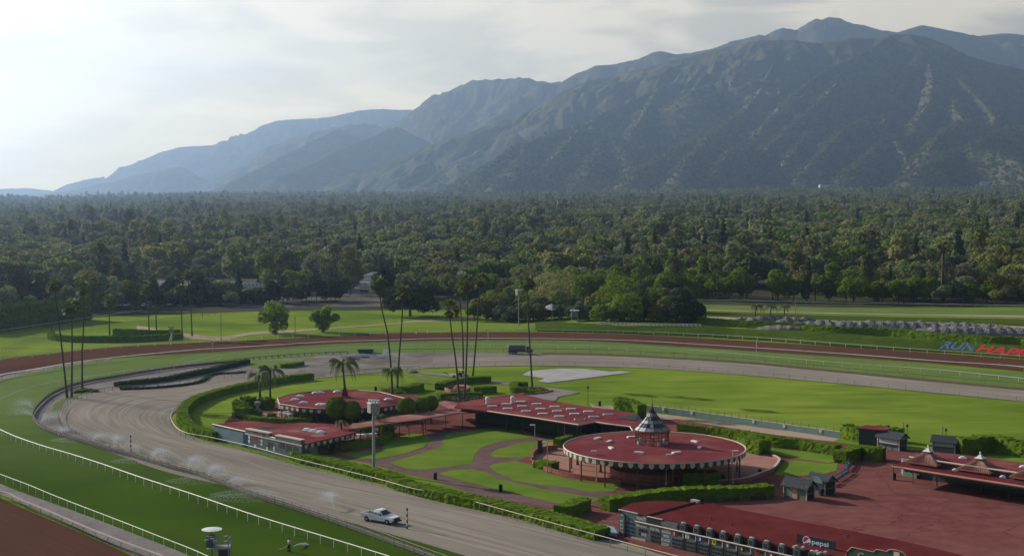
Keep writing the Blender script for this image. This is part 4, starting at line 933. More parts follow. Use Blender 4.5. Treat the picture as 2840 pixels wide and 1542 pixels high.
for i, (b, w_, h_, m_, kd) in enumerate(sorted(_more, key=lambda q: px(q[0])[0][0])): crown_tree('shrub or tree of the garden thicket, %s from the left' % _ord[i], b, w_, h_, m_, kd, None, 400+i, nb=20, zfac=.44, leaves=3400, ls=.55, br=.36, group='smaller trees and shrubs of the garden thicket')
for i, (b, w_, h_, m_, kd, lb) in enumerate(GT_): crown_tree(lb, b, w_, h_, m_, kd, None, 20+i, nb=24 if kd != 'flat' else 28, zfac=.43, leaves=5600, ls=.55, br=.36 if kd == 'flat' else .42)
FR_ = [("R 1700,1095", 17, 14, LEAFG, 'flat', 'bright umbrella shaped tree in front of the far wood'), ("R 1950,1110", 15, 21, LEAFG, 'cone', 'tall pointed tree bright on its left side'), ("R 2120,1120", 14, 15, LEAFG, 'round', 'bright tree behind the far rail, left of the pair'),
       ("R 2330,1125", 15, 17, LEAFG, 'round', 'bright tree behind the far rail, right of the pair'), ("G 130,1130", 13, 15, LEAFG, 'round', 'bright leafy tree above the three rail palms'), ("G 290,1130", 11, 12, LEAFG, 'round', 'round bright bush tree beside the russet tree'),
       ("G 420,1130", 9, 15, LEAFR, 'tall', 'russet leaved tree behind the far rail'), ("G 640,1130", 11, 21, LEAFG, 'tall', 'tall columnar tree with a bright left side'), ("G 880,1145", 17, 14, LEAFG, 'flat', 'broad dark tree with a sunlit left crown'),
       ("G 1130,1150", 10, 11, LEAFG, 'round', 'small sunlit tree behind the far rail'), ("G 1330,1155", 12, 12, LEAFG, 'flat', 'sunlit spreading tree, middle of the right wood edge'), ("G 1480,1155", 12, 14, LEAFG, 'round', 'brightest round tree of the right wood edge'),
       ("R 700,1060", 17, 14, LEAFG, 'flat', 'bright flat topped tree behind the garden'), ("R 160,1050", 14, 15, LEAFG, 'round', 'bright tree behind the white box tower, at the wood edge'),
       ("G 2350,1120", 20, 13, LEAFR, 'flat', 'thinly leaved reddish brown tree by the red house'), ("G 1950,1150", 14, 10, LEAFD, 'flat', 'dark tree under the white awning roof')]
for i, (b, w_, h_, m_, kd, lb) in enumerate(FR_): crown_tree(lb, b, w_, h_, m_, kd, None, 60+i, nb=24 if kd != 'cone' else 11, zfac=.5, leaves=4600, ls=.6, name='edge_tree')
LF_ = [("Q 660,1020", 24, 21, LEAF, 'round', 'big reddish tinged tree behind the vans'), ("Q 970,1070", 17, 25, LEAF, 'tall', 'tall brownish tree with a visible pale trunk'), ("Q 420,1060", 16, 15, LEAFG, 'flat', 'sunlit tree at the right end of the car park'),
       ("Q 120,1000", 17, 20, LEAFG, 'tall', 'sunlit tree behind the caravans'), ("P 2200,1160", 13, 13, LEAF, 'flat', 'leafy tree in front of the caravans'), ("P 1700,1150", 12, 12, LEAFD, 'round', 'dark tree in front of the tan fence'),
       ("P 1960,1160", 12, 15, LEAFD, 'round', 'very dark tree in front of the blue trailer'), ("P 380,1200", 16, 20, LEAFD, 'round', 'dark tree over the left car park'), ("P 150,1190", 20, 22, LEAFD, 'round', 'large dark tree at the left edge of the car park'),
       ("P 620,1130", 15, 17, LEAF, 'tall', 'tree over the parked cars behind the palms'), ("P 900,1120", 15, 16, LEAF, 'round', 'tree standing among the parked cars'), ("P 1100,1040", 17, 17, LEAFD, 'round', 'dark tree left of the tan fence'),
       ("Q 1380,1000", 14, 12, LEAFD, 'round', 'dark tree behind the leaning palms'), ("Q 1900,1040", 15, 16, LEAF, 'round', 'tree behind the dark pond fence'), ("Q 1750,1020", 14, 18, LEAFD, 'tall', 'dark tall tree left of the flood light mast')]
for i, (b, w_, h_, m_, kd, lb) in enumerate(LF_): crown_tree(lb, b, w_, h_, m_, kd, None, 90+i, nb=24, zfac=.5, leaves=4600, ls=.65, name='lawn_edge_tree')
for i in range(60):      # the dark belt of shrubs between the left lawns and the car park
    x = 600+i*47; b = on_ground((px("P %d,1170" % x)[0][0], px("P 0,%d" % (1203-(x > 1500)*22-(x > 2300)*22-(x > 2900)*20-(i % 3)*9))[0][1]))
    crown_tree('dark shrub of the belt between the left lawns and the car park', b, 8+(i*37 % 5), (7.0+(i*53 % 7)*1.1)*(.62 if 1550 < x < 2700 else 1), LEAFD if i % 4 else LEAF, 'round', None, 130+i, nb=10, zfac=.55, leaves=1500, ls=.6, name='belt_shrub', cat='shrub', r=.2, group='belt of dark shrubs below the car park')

# ---- palms
def fan_crown(seed, R=2.0, n=40, dead=True):
    rng = np.random.default_rng(seed); V = []; Fq = []; V2 = []; F2 = []
    for i in range(n):
        a = rng.uniform(0, 2*math.pi); el = rng.uniform(-.7, 1.35); d = Vector((math.cos(a)*math.cos(el), math.sin(a)*math.cos(el), math.sin(el)))
        side = d.cross(Vector((0, 0, 1)))
        side = side.normalized() if side.length > .05 else Vector((1, 0, 0)); nrm = side.cross(d); L = R*rng.uniform(.45, .6)
        b = d*L; k = 9
        for j in range(k):
            t = (j/(k-1)-.5)*2.5; dd = (d*math.cos(t)+side*math.sin(t)).normalized(); tip = b+dd*R*.5*rng.uniform(.85, 1.1)-Vector((0, 0, .25*R*abs(math.sin(t))+.08*R))
            wd = (side*math.cos(t)-d*math.sin(t))*R*.045; o = len(V)
            V += [b-wd*.3, b+wd*.3, (b+tip)/2+wd, tip, (b+tip)/2-wd]; Fq.append((o, o+1, o+2, o+3, o+4))
    mb = MB(); mb.add(V, Fq, 0)
    for i in range(n//2): 
        a = rng.uniform(0, 2*math.pi); d = Vector((math.cos(a), math.sin(a), 0)); mb.tube([Vector((0, 0, 0)), d*R*.35+Vector((0, 0, rng.uniform(.2, .5)*R))], .03, 3)
    if dead:
        for i in range(14):
            a = rng.uniform(0, 2*math.pi); d = Vector((math.cos(a), math.sin(a), 0)); s_ = d.cross(Vector((0, 0, 1)))*.22; z = rng.uniform(-.9, .1)*R*.5
            mb.add([d*.2+Vector((0, 0, z)), d*.5+s_+Vector((0, 0, z-.3)), d*.55+Vector((0, 0, z-1.0)), d*.5-s_+Vector((0, 0, z-.3))], [(0, 1, 2, 3)], 1)
    me = bpy.data.meshes.new('crown'); me.from_pydata([tuple(v) for v in mb.v], [], mb.f); me.materials.append(PALML); me.materials.append(DEADF)
    me.polygons.foreach_set('material_index', mb.m); me.update(); return me
FAN = [fan_crown(i, 2.0) for i in range(3)]
def feather_crown(seed, R=3.0, n=20):
    rng = np.random.default_rng(seed); V = []; Fq = []
    for i in range(n):
        a = 2*math.pi*i/n*2.4+rng.uniform(-.2, .2); el = rng.uniform(.15, 1.25); d = Vector((math.cos(a), math.sin(a), 0)); pts = []
        for j in range(13):
            t = j/12; r = R*(math.sin(min(1.57, t*1.45)))*math.cos(el*.55); z = R*(math.sin(el)*1.0*t-1.05*t*t*(1.25-el*.35)); pts.append(d*r*(1-.1*t)+Vector((0, 0, z)))
        for j in range(1, 13):
            p = pts[j]; q = pts[j-1]; ax = (p-q).normalized(); sd = Vector((-d.y, d.x, 0)); w = R*.27*math.sin(math.pi*min(.96, (j+1)/13.5))
            for s_ in (-1, 1):
                for u in (0, .5):
                    b = q.lerp(p, u); tip = b+sd*s_*w*.8+ax*w*.45+Vector((0, 0, -w*.62)); o = len(V)
                    V += [b-ax*.05, b+ax*.05, tip]; Fq.append((o, o+1, o+2))
            o = len(V); V += [q-sd*.04, q+sd*.04, p+sd*.03, p-sd*.03]; Fq.append((o, o+1, o+2, o+3))
    me = bpy.data.meshes.new('crown'); me.from_pydata([tuple(v) for v in V], [], Fq); me.materials.append(PALML); me.update(); return me
FEA = [feather_crown(i, 3.0, 26) for i in range(3)]
def palm(label, pts, kind='fan', scale=1.0, r=.24, base=None, group=None, drape=False, name=None):
    """pts: photograph points up the trunk, foot first, crown last; the trunk keeps one distance"""
    P = px(pts); b = base or (on_ground(P[0]) if drape else g1(P[0])); W = [Vector(b)]+[at_y(p, b.y) for p in P[1:]]
    o = thing(name or ('fan_palm' if kind == 'fan' else 'feather_palm'), label, 'palm tree', b, 0, group)
    Wl = smooth_path([w-o.location for w in W], 2.0) if len(W) > 2 else [w-o.location for w in W]
    Wl[0] = Wl[0]-Vector((0, 0, .2)); n = len(Wl)
    rr = [r*(1.5 if i == 0 else 1.05-.5*i/(n-1)) for i in range(n)]
    mb = MB(); mb.tube(Wl, rr, 8); mb.build('trunk', TRUNK, o, world=False)
    cr = link('crown', (FAN if kind == 'fan' else FEA)[len(label) % 3], o, Wl[-1]); cr.scale = (scale,)*3; cr.rotation_euler = (0, 0, len(label)*1.3)
    if kind == 'feather': mb = MB(); mb.tube([Wl[-1]-Vector((0, 0, 1.3*scale)), Wl[-1]+Vector((0, 0, .1))], .22*scale, 7, r2=.1); mb.build('crown_shaft', HEDGE, o, world=False)
    return o
palm('very tall palm leaning left, leftmost of the three by the training bend', "F 482,1042 470,930 437,630 410,420 388,235", scale=1.15)
palm('very tall straight palm, middle of the three by the training bend', "F 513,1038 516,800 516,600 514,385", scale=1.35)
palm('very tall straight palm, rightmost of the three by the training bend', "F 589,988 589,700 600,500 594,255", scale=1.2)
palm('far left palm with slanting trunk beside the hedge loop', "F 376,590 350,440 310,300 272,175", scale=1.45, drape=True)
palm('far left palm with a short thick skirt of dead fronds', "F 785,590 783,480 785,345", scale=1.6, drape=True)
palm('far palm in the hedge loop, third from the left', "F 1070,605 1063,450 1045,265", scale=1.35, drape=True)
palm('far palm in the hedge loop, fourth from the left', "F 1120,602 1117,450 1105,185", scale=1.45, drape=True)
palm('far palm at the right end of the hedge loop', "F 1305,592 1300,450 1288,262", scale=1.35, drape=True)
palm('far palm standing apart right of the hedge loop', "F 1376,598 1366,400 1345,160", scale=1.35, drape=True)
palm('tall palm leaning left behind the octagonal roof', "H 1543,1225 1528,950 1500,700 1450,490 1422,285", scale=1.35)
palm('tall palm leaning right behind the octagonal roof', "H 1586,1208 1606,900 1630,580 1638,350", scale=1.3)
palm('leftmost and shortest of the four tall palms by the fountain', "I 235,1295 200,930 165,700 148,500", scale=1.5)
palm('very tall straight palm of the fountain group', "I 266,1110 268,900 255,600 228,340", scale=1.25)
palm('tallest palm of the fountain group, bare grey trunk', "I 280,1280 298,900 306,560 300,275", scale=1.35)
palm('palm leaning right in the fountain group', "I 350,1115 370,900 398,540 425,245", scale=1.45)
palm('lone very tall palm right of the fountain group', "I 875,1200 858,900 840,600 830,265", scale=1.3)
palm('feathery palm, left of the pair by the octagonal roof', "B 703,548 697,450 690,365", 'feather', 1.25, .26)
palm('feathery palm, right of the pair by the octagonal roof', "B 775,558 772,430 775,325", 'feather', 1.4, .26)
palm('feathery palm in front of the two leaning palms', "H 1543,1255 1543,1150 1540,1035", 'feather', 1.2, .26)
palm('short palm with a bright tuft in front of the left tote building', "B 1287,860 1284,770 1281,700", 'feather', .5, .26)
palm('short dark palm directly right of the lamp tower', "L 640,1075 640,850 640,650", 'feather', .62, .24)
palm('feathery palm below the far rail, leftmost of three', "J 1025,500 1028,430 1045,345", 'feather', 1.15, .3, drape=True)
palm('feathery palm below the far rail, middle of three', "J 1175,500 1178,430 1185,345", 'feather', 1.1, .3, drape=True)
palm('feathery palm below the far rail, rightmost of three', "J 1312,505 1312,430 1318,350", 'feather', .9, .25, drape=True)
for i, (pts, sc_) in enumerate([("R 1350,1100 1345,950 1345,810", 1.7), ("R 1418,1090 1415,900 1410,700", 1.7), ("R 1480,1080 1495,900 1500,715", 1.5), ("R 1385,1060 1385,900 1385,780", 1.5)]):
    palm(['tall palm of the cluster beside the white building, leftmost', 'tallest palm of the cluster beside the white building', 'slender palm of the cluster beside the white building, rightmost', 'palm in the middle of the cluster beside the white building'][i], pts, scale=sc_, drape=True)
palm('lone palm with a silvery crown against the dark wood', "R 1110,1000 1110,900 1110,790", scale=1.6, drape=True)
palm('slim palm against the right wood, beside the ivy covered one', "G 1648,1130 1648,900 1645,655", scale=1.6, drape=True)
palm('palm covered in ivy against the right wood', "G 1765,1130 1770,850 1780,590", scale=2.0, drape=True, r=.9)
palm('slim palm at the right wood edge above the rail palms', "G 78,1120 78,1000 75,900", scale=1.5, drape=True)
palm('palm in the right wood behind the columnar tree', "G 600,1100 600,850 600,650", scale=1.7, drape=True)
# ================================================================ buildings
UP = Vector((0, 0, 1))
def valance(P, z, drop, w, parent, closed=False, name='valance', mats=None):
    pts = [Vector((p[0], p[1], 0)) for p in P]
    if closed: pts = pts+[pts[0]]
    L_ = sum((pts[i+1]-pts[i]).length for i in range(len(pts)-1)); n = max(2, int(L_/w)); Q, _ = resample(pts, n*2+1); mb = MB()
    for i in range(n):
        a, m, b = Q[2*i], Q[2*i+1], Q[2*i+2]; k = 6; ring = [a+UP*z, b+UP*z]
        for j in range(k+1):
            t = j/k; p = b.lerp(a, t) if j in (0, k) else (b.lerp(m, t*2) if t < .5 else m.lerp(a, (t-.5)*2))
            ring.append(p+UP*(z-drop*(.55+.45*math.sin(math.pi*t))))
        mb.add(ring, [tuple(range(len(ring)))], i % 2)
    return mb.build(name, mats or [CREAM, DKGREEN], parent)
def dome(P, parent, w=1.2, l=1.2, h=.35, rz=0, name='skylight'):
    mb = MB(); n = 5; vs = []; fs = []; R = Matrix.Rotation(rz, 3, 'Z')
    for i in range(n+1):
        for j in range(n+1):
            u = -1+2*i/n; v = -1+2*j/n; vs.append(P+R @ Vector((u*l/2, v*w/2, .12+h*(1-u*u)**.5*(1-v*v)**.5)))
    for i in range(n):
        for j in range(n): fs.append((i*(n+1)+j, (i+1)*(n+1)+j, (i+1)*(n+1)+j+1, i*(n+1)+j+1))
    mb.add(vs, fs); mb.box((P.x, P.y, P.z+.06), (l*1.05, w*1.05, .13), rz); return mb.build(name, DOME, parent)
def flat_light(P, parent, l=1.8, w=.75, rz=0):
    mb = MB(); mb.box((P.x, P.y, P.z+.1), (l, w, .22), rz); mb.box((P.x, P.y, P.z+.235), (l*.9, w*.85, .05), rz); return mb.build('skylight', WHITE, parent)
def inset(P, d):
    c = sum((Vector((p.x, p.y, 0)) for p in P), Vector())/len(P); return [Vector((p.x, p.y, 0))+(c-Vector((p.x, p.y, 0))).normalized()*d for p in P]
def base_of(P): c = sum((Vector((p.x, p.y, 0)) for p in P), Vector())/len(P); return Vector((c.x, c.y, .1))
def txt_mesh(s, shear=0.0, bold=0.0, sp=1.0):
    cu = bpy.data.curves.new('lettering', 'FONT'); cu.body = s; cu.shear = shear; cu.offset = bold; cu.space_character = sp; cu.resolution_u = 4
    ob = bpy.data.objects.new('lettering', cu); COL.objects.link(ob); bpy.context.view_layer.update()
    me = bpy.data.meshes.new_from_object(ob.evaluated_get(bpy.context.evaluated_depsgraph_get()))
    bpy.data.objects.remove(ob); V = np.array([v.co[:] for v in me.vertices]); Fc = [tuple(p.vertices) for p in me.polygons]; bpy.data.meshes.remove(me)
    lo = V.min(0); hi = V.max(0); V = (V-lo)/np.maximum(hi-lo, 1e-6); return V, Fc
def letters(s, o, xv, yv, m, parent, off=.03, name='lettering', **k):
    """o = lower left corner, xv / yv = full width and height vectors"""
    V, Fc = txt_mesh(s, **k); n = xv.cross(yv).normalized(); base = o+n*off
    mb = MB(); mb.add([base+xv*v[0]+yv*v[1] for v in V], Fc); return mb.build(name, m, parent)

# ---- the octagonal roofed pavilion
P = G("B 826,530 900,505 1000,488 1180,473 1400,470 1560,485 1735,530 1700,568 1600,588 1420,602 1230,608 1100,603 980,594 840,570", 3.2)
o = thing('octagon_pavilion', 'low pavilion under a wide red octagonal roof with a palm growing through it', 'pavilion', base_of(P))
mb = MB(); mb.prism(P, 3.0, 3.25); mb.build('roof', [ROOF], o)
mb = MB()
for i in range(len(P)): mb.tube([Vector((P[i-1].x, P[i-1].y, 3.3)), Vector((P[i].x, P[i].y, 3.3))], .09, 4)
mb.build('roof_edge', CREAM, o)
valance(P, 3.0, .75, .9, o, True)
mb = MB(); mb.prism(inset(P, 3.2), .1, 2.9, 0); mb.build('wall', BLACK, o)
for p in inset(P, .5): mb = MB(); mb.box((p.x, p.y, 1.5), (.2, .2, 3.0)); mb.build('post', WOOD, o)
for s in ["B 950,540", "B 985,515", "B 1010,562", "B 1100,492", "B 1130,490", "B 1130,575", "B 1160,577", "B 1255,483", "B 1620,538"]: dome(g1(px(s)[0], 3.25), o, 1.15, 1.8, .3, random.uniform(-.2, .4))
# the brick pillar with the palm
pb = g1(px("B 1308,522")[0], 3.25)
t = thing('palm_planter', 'tapering brick planter rising through the octagonal roof', 'planter', pb)
mb = MB(); mb.box((pb.x, pb.y, pb.z+.2), (1.9, 1.9, .4)); mb.build('plinth', STONE, t); mb = MB(); mb.box((pb.x, pb.y, pb.z+.4+.9), (1.35, 1.35, 1.8), taper=.38); mb.build('shaft', mat('dark_red_brick', (.13, .03, .028), (.18, .05, .045), 3), t)
palm('feathery palm growing out of the brick planter on the octagonal roof', "B 1305,440 1297,340 1292,275", 'feather', 1.5, .2, base=pb+Vector((0, 0, 2.1)))

# ---- left tote building
P = G("B 360,715 600,690 700,697 820,712 1000,702 1250,715 1320,702 1372,740 1385,772 1300,795 1110,836 1020,856 992,856", 2.9)
W0 = G("T 690,700", 2.9)[0]
o = thing('left_tote_building', 'flat red roofed building with blue grey walls beside the left bend', 'building', base_of(P))
mb = MB(); mb.prism(P, 2.75, 2.95); mb.build('roof', ROOF, o)
C_ = [Vector((p.x, p.y, 0)) for p in G("B 360,715 992,856", 2.9)]
wa = [C_[0], C_[1]]+[Vector((p.x, p.y, 0)) for p in G("B 1100,838 1130,800 1000,745 700,720 450,712", 2.9)]
mb = MB(); mb.prism(inset(wa, .25), .05, 2.72); mb.build('wall', BLUEW, o)
mb = MB(); mb.tube([C_[0]+UP*2.97, C_[1]+UP*2.97], .12, 4); mb.build('roof_edge', CREAM, o)
valance([Vector((p.x, p.y, 0)) for p in G("B 1020,856 1110,836 1300,795 1385,772 1372,740", 2.9)], 2.75, .7, .8, o)
for s in ["B 1130,838", "B 1250,810", "B 1330,790", "B 1378,775"]: q = g1(px(s)[0], 2.9); mb = MB(); mb.box((q.x, q.y, 1.4), (.15, .15, 2.7)); mb.build('post', WOOD, o)
for s in ["T 1705,665", "T 1810,683", "T 1925,705"]: dome(g1(px(s)[0], 2.95), o, 1.6, 1.5, .4, -.3)
for s, l in [("T 1500,672", 2.6), ("T 1950,620", 3), ("T 1880,745", 2.6)]:
    q = g1(px(s)[0], 2.96); mb = MB(); mb.lathe((q.x, q.y, q.z), [(l*.5, 0), (l*.3, .004)], 9); mb.build('bleached_patch', PINK, o)
q = g1(px("T 1050,628")[0], 2.97); mb = MB(); mb.prism([(p.x, p.y) for p in G("T 810,650 960,608 1220,598 1280,618 1050,640 970,662", 2.97)], 2.96, 2.99); mb.build('dark_patch', ASPH if 0 else SLATE, o)
# tote board on its face
f0 = g1(px("T 680,925")[0]); f1 = g1(px("T 1620,1135")[0]); ux = (f1-f0).normalized(); nn = Vector((ux.y, -ux.x, 0)); fo = f0+nn*.35
if nn.y > 0: nn = -nn; fo = f0+nn*.35
f0c, f1c = C_[0], C_[1]; ux = (f1c-f0c).normalized(); nn = Vector((ux.y, -ux.x, 0))
if nn.y > 0: nn = -nn
fo = f0c+nn*.15
def onf(s, o_=None, n_=None): return on_plane(px(s)[0], o_ or fo, n_ or nn)
t = thing('left_tote_board', 'grey race result board standing on the blue grey building by the left bend', 'tote board', (fo.x, fo.y, .1))
def panel(quad, thick, m, name, parent, n_=nn):
    v = [Vector(q) for q in quad]; mb = MB(); mb.add(v+[p-n_*thick for p in v], [(0, 1, 2, 3), (7, 6, 5, 4), (0, 4, 5, 1), (1, 5, 6, 2), (2, 6, 7, 3), (3, 7, 4, 0)]); return mb.build(name, m, parent)
def qd(s, off=0.0, o_=None, n_=None): return [on_plane(p, (o_ or fo)+(n_ or nn)*off, n_ or nn) for p in px(s)]
panel(qd("T 690,1010 1615,1210 1615,915 690,705"), .3, BOARD, 'face', t)
panel(qd("T 705,715 1085,795 1085,705 705,635"), .8, BOARD, 'upper_box', t); panel(qd("T 1190,815 1605,908 1605,825 1190,740"), .8, BOARD, 'upper_box', t)
for s in ["T 700,648 1088,718 1088,702 700,628", "T 1186,752 1608,832 1608,815 1186,734", "T 695,722 1618,922 1618,905 695,703"]: panel(qd(s, .08), .9 if 'T 695' not in s else .15, CREAM, 'coping', t)
panel(qd("T 668,925 740,945 740,730 668,700", .02), .4, mat('navy_panel', (.03, .06, .09), (.05, .09, .13), 1.5), 'side_panel', t)
for s in ["T 840,700 905,714 905,690 840,676", "T 980,750 1020,758 1020,720 980,712", "T 1070,900 1150,918 1150,868 1070,850", "T 1060,940 1110,951 1110,912 1060,901", "T 1255,905 1340,924 1340,875 1255,856", "T 1255,945 1340,963 1340,915 1255,897",
          "T 1365,925 1455,945 1455,912 1365,893", "T 1365,962 1455,980 1455,948 1365,930", "T 1365,1000 1455,1018 1455,985 1365,967", "T 1480,950 1560,967 1560,935 1480,917", "T 1480,985 1560,1003 1560,970 1480,953"]: panel(qd(s, .03), .02, BLACK, 'display_window', t)
RED = mat('signal_red', (.5, .03, .04), (.42, .03, .04), 2); BLUE = mat('sign_blue', (.03, .12, .35), (.03, .1, .3), 2); YEL = mat('sign_yellow', (.6, .62, .03), (.5, .55, .03), 2); CHROME = mat('pale_number', (.7, .68, .62), (.62, .6, .55), 3)
panel(qd("T 840,820 900,833 900,772 840,759", .03), .02, RED, 'red_panel', t)
for s in ["T 850,935 880,941 880,895 850,889", "T 750,862 780,868 780,820 750,813", "T 955,905 980,911 980,870 955,865", "T 955,850 980,856 980,815 955,810", "T 1045,985 1068,990 1068,935 1045,930", "T 1160,1000 1180,1004 1180,930 1160,925", "T 755,800 778,805 778,745 755,740"]: panel(qd(s, .035), .02, CHROME, 'pale_marker', t)

# ---- covered walkway and long pavilion
P = G("C -88,748 -60,706 0,703 250,655 500,622 640,600 560,556 600,545 720,575 900,547 1100,523 1090,560 910,619 830,628 700,632 400,682 200,706 0,738", 3.2)
o = thing('covered_walkway', 'faded pinkish roofed walkway joining the left building to the long pavilion', 'walkway', base_of(P))
mb = MB(); mb.prism(P, 3.0, 3.2); mb.build('roof', PINK, o)
for s in ["L 915,820", "L 1035,790", "L 1220,755", "L 1470,690", "L 1540,680", "C 450,690", "C 730,640", "C 610,650", "C 0,720", "C 200,690"]:
    q = g1(px(s)[0], 3.0); mb = MB(); mb.box((q.x, q.y, 1.55), (.14, .14, 2.9)); mb.build('post', WOOD, o)
mb = MB(); mb.tube([Vector((p.x, p.y, 3.21)) for p in G("C 700,632 400,682 200,706 0,738 -88,748", 3.2)], .07, 4); mb.build('roof_edge', CREAM, o)
P = G("C 910,620 1240,668 1560,718 1680,697 D 740,238 940,262 965,299 1010,299 1110,235 1000,215 820,193 1000,150 820,118 640,98 450,68 200,25 -30,-30 -340,10 -560,50 -600,90", 4.0)
o = thing('long_pavilion', 'long open pavilion with a red roof dotted with white skylights', 'pavilion', base_of(P))
mb = MB(); mb.prism(P, 3.75, 4.02); mb.build('roof', ROOF, o)
mb = MB(); mb.tube([Vector((p.x, p.y, 4.02)) for p in G("C 910,620 1240,668 1560,718 1680,697 D 740,238 940,262 965,299", 4.0)], .13, 4); mb.build('roof_edge', CREAM, o)
wl = [Vector((p.x, p.y, 0)) for p in G("C 780,640 1000,652 1560,742 1680,722 1833,742 D 960,320 1040,300 1000,240 600,170 200,100 -200,60 C 800,600", 3.0)]
mb = MB(); mb.prism([p+Vector((1.0, 6.0, 0)) for p in wl], .1, 3.72); mb.build('inner_wall', DKGREEN, o)
for s in ["C 1043,640", "C 1164,657", "C 1290,677", "C 1417,697", "C 1550,717", "C 1680,700", "D 700,235", "D 820,250", "D 945,265"]:
    q = g1(px(s)[0], 3.8); mb = MB(); mb.box((q.x, q.y+.3, 1.9), (.18, .18, 3.7)); mb.build('post', DKGREEN, o)
for s in ["C 945,588", "C 1045,573", "C 1148,556", "C 1055,605", "C 1158,588", "C 1262,572", "C 1185,624", "C 1290,607", "C 1390,591", "C 1305,642", "C 1408,624", "C 1508,608", "C 1425,661", "C 1532,643", "C 1632,626", "C 1567,683", "C 1672,663", "C 1772,646", "D 502,204", "D 625,181", "D 750,160"]:
    flat_light(g1(px(s)[0], 4.03), o, 2.0, .7, .05)
for s in ["C 910,567", "C 1090,560"]: q = g1(px(s)[0], 4.02); mb = MB(); mb.lathe(q, [(.42, 0), (.42, .9), (.55, .95), (.5, 1.3), (.15, 1.5)], 10); mb.build('roof_vent', WHITE, o)
mb = MB(); a, b, c = G("D 820,196 1000,153 1000,210", 4.0); mb.prism([(a.x, a.y), (b.x, b.y), (c.x, c.y)], 2.6, 4.1); mb.build('parapet', SLATE, o)

# ---- round pavilion with its cupola
rc = _c; RZ = 4.6; RR = 15.1
o = thing('round_pavilion', 'large round open pavilion with a flat red roof and scalloped edge', 'pavilion', (rc.x, rc.y, .1))
ring = [Vector((rc.x+RR*math.cos(a), rc.y+RR*math.sin(a), 0)) for a in np.linspace(0, 2*math.pi, 97)[:-1]]
mb = MB(); mb.prism(ring, RZ-.25, RZ); mb.build('roof', ROOF, o)
mb = MB(); mb.tube([p+UP*(RZ+.02) for p in ring+[ring[0]]], .12, 5); mb.build('roof_edge', CREAM, o)
valance([Vector((rc.x+(RR+.05)*math.cos(a), rc.y+(RR+.05)*math.sin(a), 0)) for a in np.linspace(0, 2*math.pi, 145)[:-1]], RZ-.1, .8, .82, o, True)
for i in range(16):
    a = i*math.pi/8+.1; mb = MB(); mb.box((rc.x+(RR-.9)*math.cos(a), rc.y+(RR-.9)*math.sin(a), RZ/2-.1), (.22, .22, RZ-.2)); mb.build('post', WOOD, o)
mb = MB(); mb.lathe((rc.x, rc.y, .1), [(7.4, 0), (7.4, 1.15), (7.2, 1.2)], 32); mb.build('bar_counter', STONE, o)
mb = MB(); mb.lathe((rc.x, rc.y, .1), [(4.6, 0), (4.6, RZ-.4)], 24); mb.build('core_wall', DKGREEN, o)
for s in ["D 655,370", "D 757,397", "D 777,455", "D 1020,495", "D 1350,495", "D 1510,397", "D 1550,452", "D 955,358"]:
    q = g1(px(s)[0], RZ); flat_light(q, o, 1.6, .6, math.atan2(q.y-rc.y, q.x-rc.x)+math.pi/2)
t = thing('cupola', 'bell-shaped glazed cupola with a spire on top of the round pavilion', 'cupola', (rc.x, rc.y, RZ))
cc = g1(px("X 905,1120")[0], RZ); cx_, cy_ = cc.x, cc.y+1.2
prof = [(3.0, 2.35), (2.35, 2.95), (1.85, 3.5), (1.38, 4.05), (.95, 4.6), (.55, 5.2), (.2, 5.8)]; NS = 12
PAN = [mat('white_glazing', (.7, .69, .66), (.55, .54, .52), 1.5, rough=.4), mat('shaded_glazing', (.2, .23, .23), (.3, .33, .32), 1.5, rough=.4), mat('navy_slats', (.03, .055, .075), (.05, .08, .1), 2, rough=.4)]
rngc = random.Random(3)
for k in range(6):
    mb = MB(); (r0, z0), (r1, z1) = prof[k], prof[k+1]
    for j in range(NS*2):
        a0 = 2*math.pi*(j+.04)/(NS*2); a1 = 2*math.pi*(j+.96)/(NS*2); f = .06
        mi = 2 if k in (1, 3) and rngc.random() < .75 else (1 if (math.cos(a0) > -.2) else 0)  # right-hand panels take the grey copy: shade put into the glazing colour
        if k == 5: mi = 2
        ra, rb = r0+(r1-r0)*f, r0+(r1-r0)*(1-f); za, zb = z0+(z1-z0)*f, z0+(z1-z0)*(1-f)
        vs = [(cx_+ra*math.cos(a0), cy_+ra*math.sin(a0), RZ+za), (cx_+ra*math.cos(a1), cy_+ra*math.sin(a1), RZ+za), (cx_+rb*math.cos(a1), cy_+rb*math.sin(a1), RZ+zb), (cx_+rb*math.cos(a0), cy_+rb*math.sin(a0), RZ+zb)]
        mb.add(vs+[(v[0], v[1], v[2]-.05) for v in vs], [(0, 1, 2, 3), (7, 6, 5, 4), (0, 4, 5, 1), (2, 6, 7, 3)], mi)
    mb.build('glazing_ring', PAN, t)
mb = MB()
for j in range(NS):
    a = 2*math.pi*j/NS; mb.tube([(cx_+r*1.02*math.cos(a), cy_+r*1.02*math.sin(a), RZ+z+.03) for r, z in prof], .045, 4)
    mb.tube([(cx_+2.75*math.cos(a), cy_+2.75*math.sin(a), RZ), (cx_+2.85*math.cos(a), cy_+2.85*math.sin(a), RZ+2.35)], .07, 4)
for r, z in prof[:-1]+[(2.8, 1.95), (2.8, 1.3), (2.8, .85), (3.1, 2.2)]:
    mb.tube([(cx_+r*math.cos(2*math.pi*j/24), cy_+r*math.sin(2*math.pi*j/24), RZ+z) for j in range(25)], .05, 4)
for j in range(36):
    a = 2*math.pi*j/36; mb.tube([(cx_+2.78*math.cos(a), cy_+2.78*math.sin(a), RZ+.85), (cx_+2.78*math.cos(a), cy_+2.78*math.sin(a), RZ+2.2)], .025, 3)
mb.build('frame', WOOD, t)
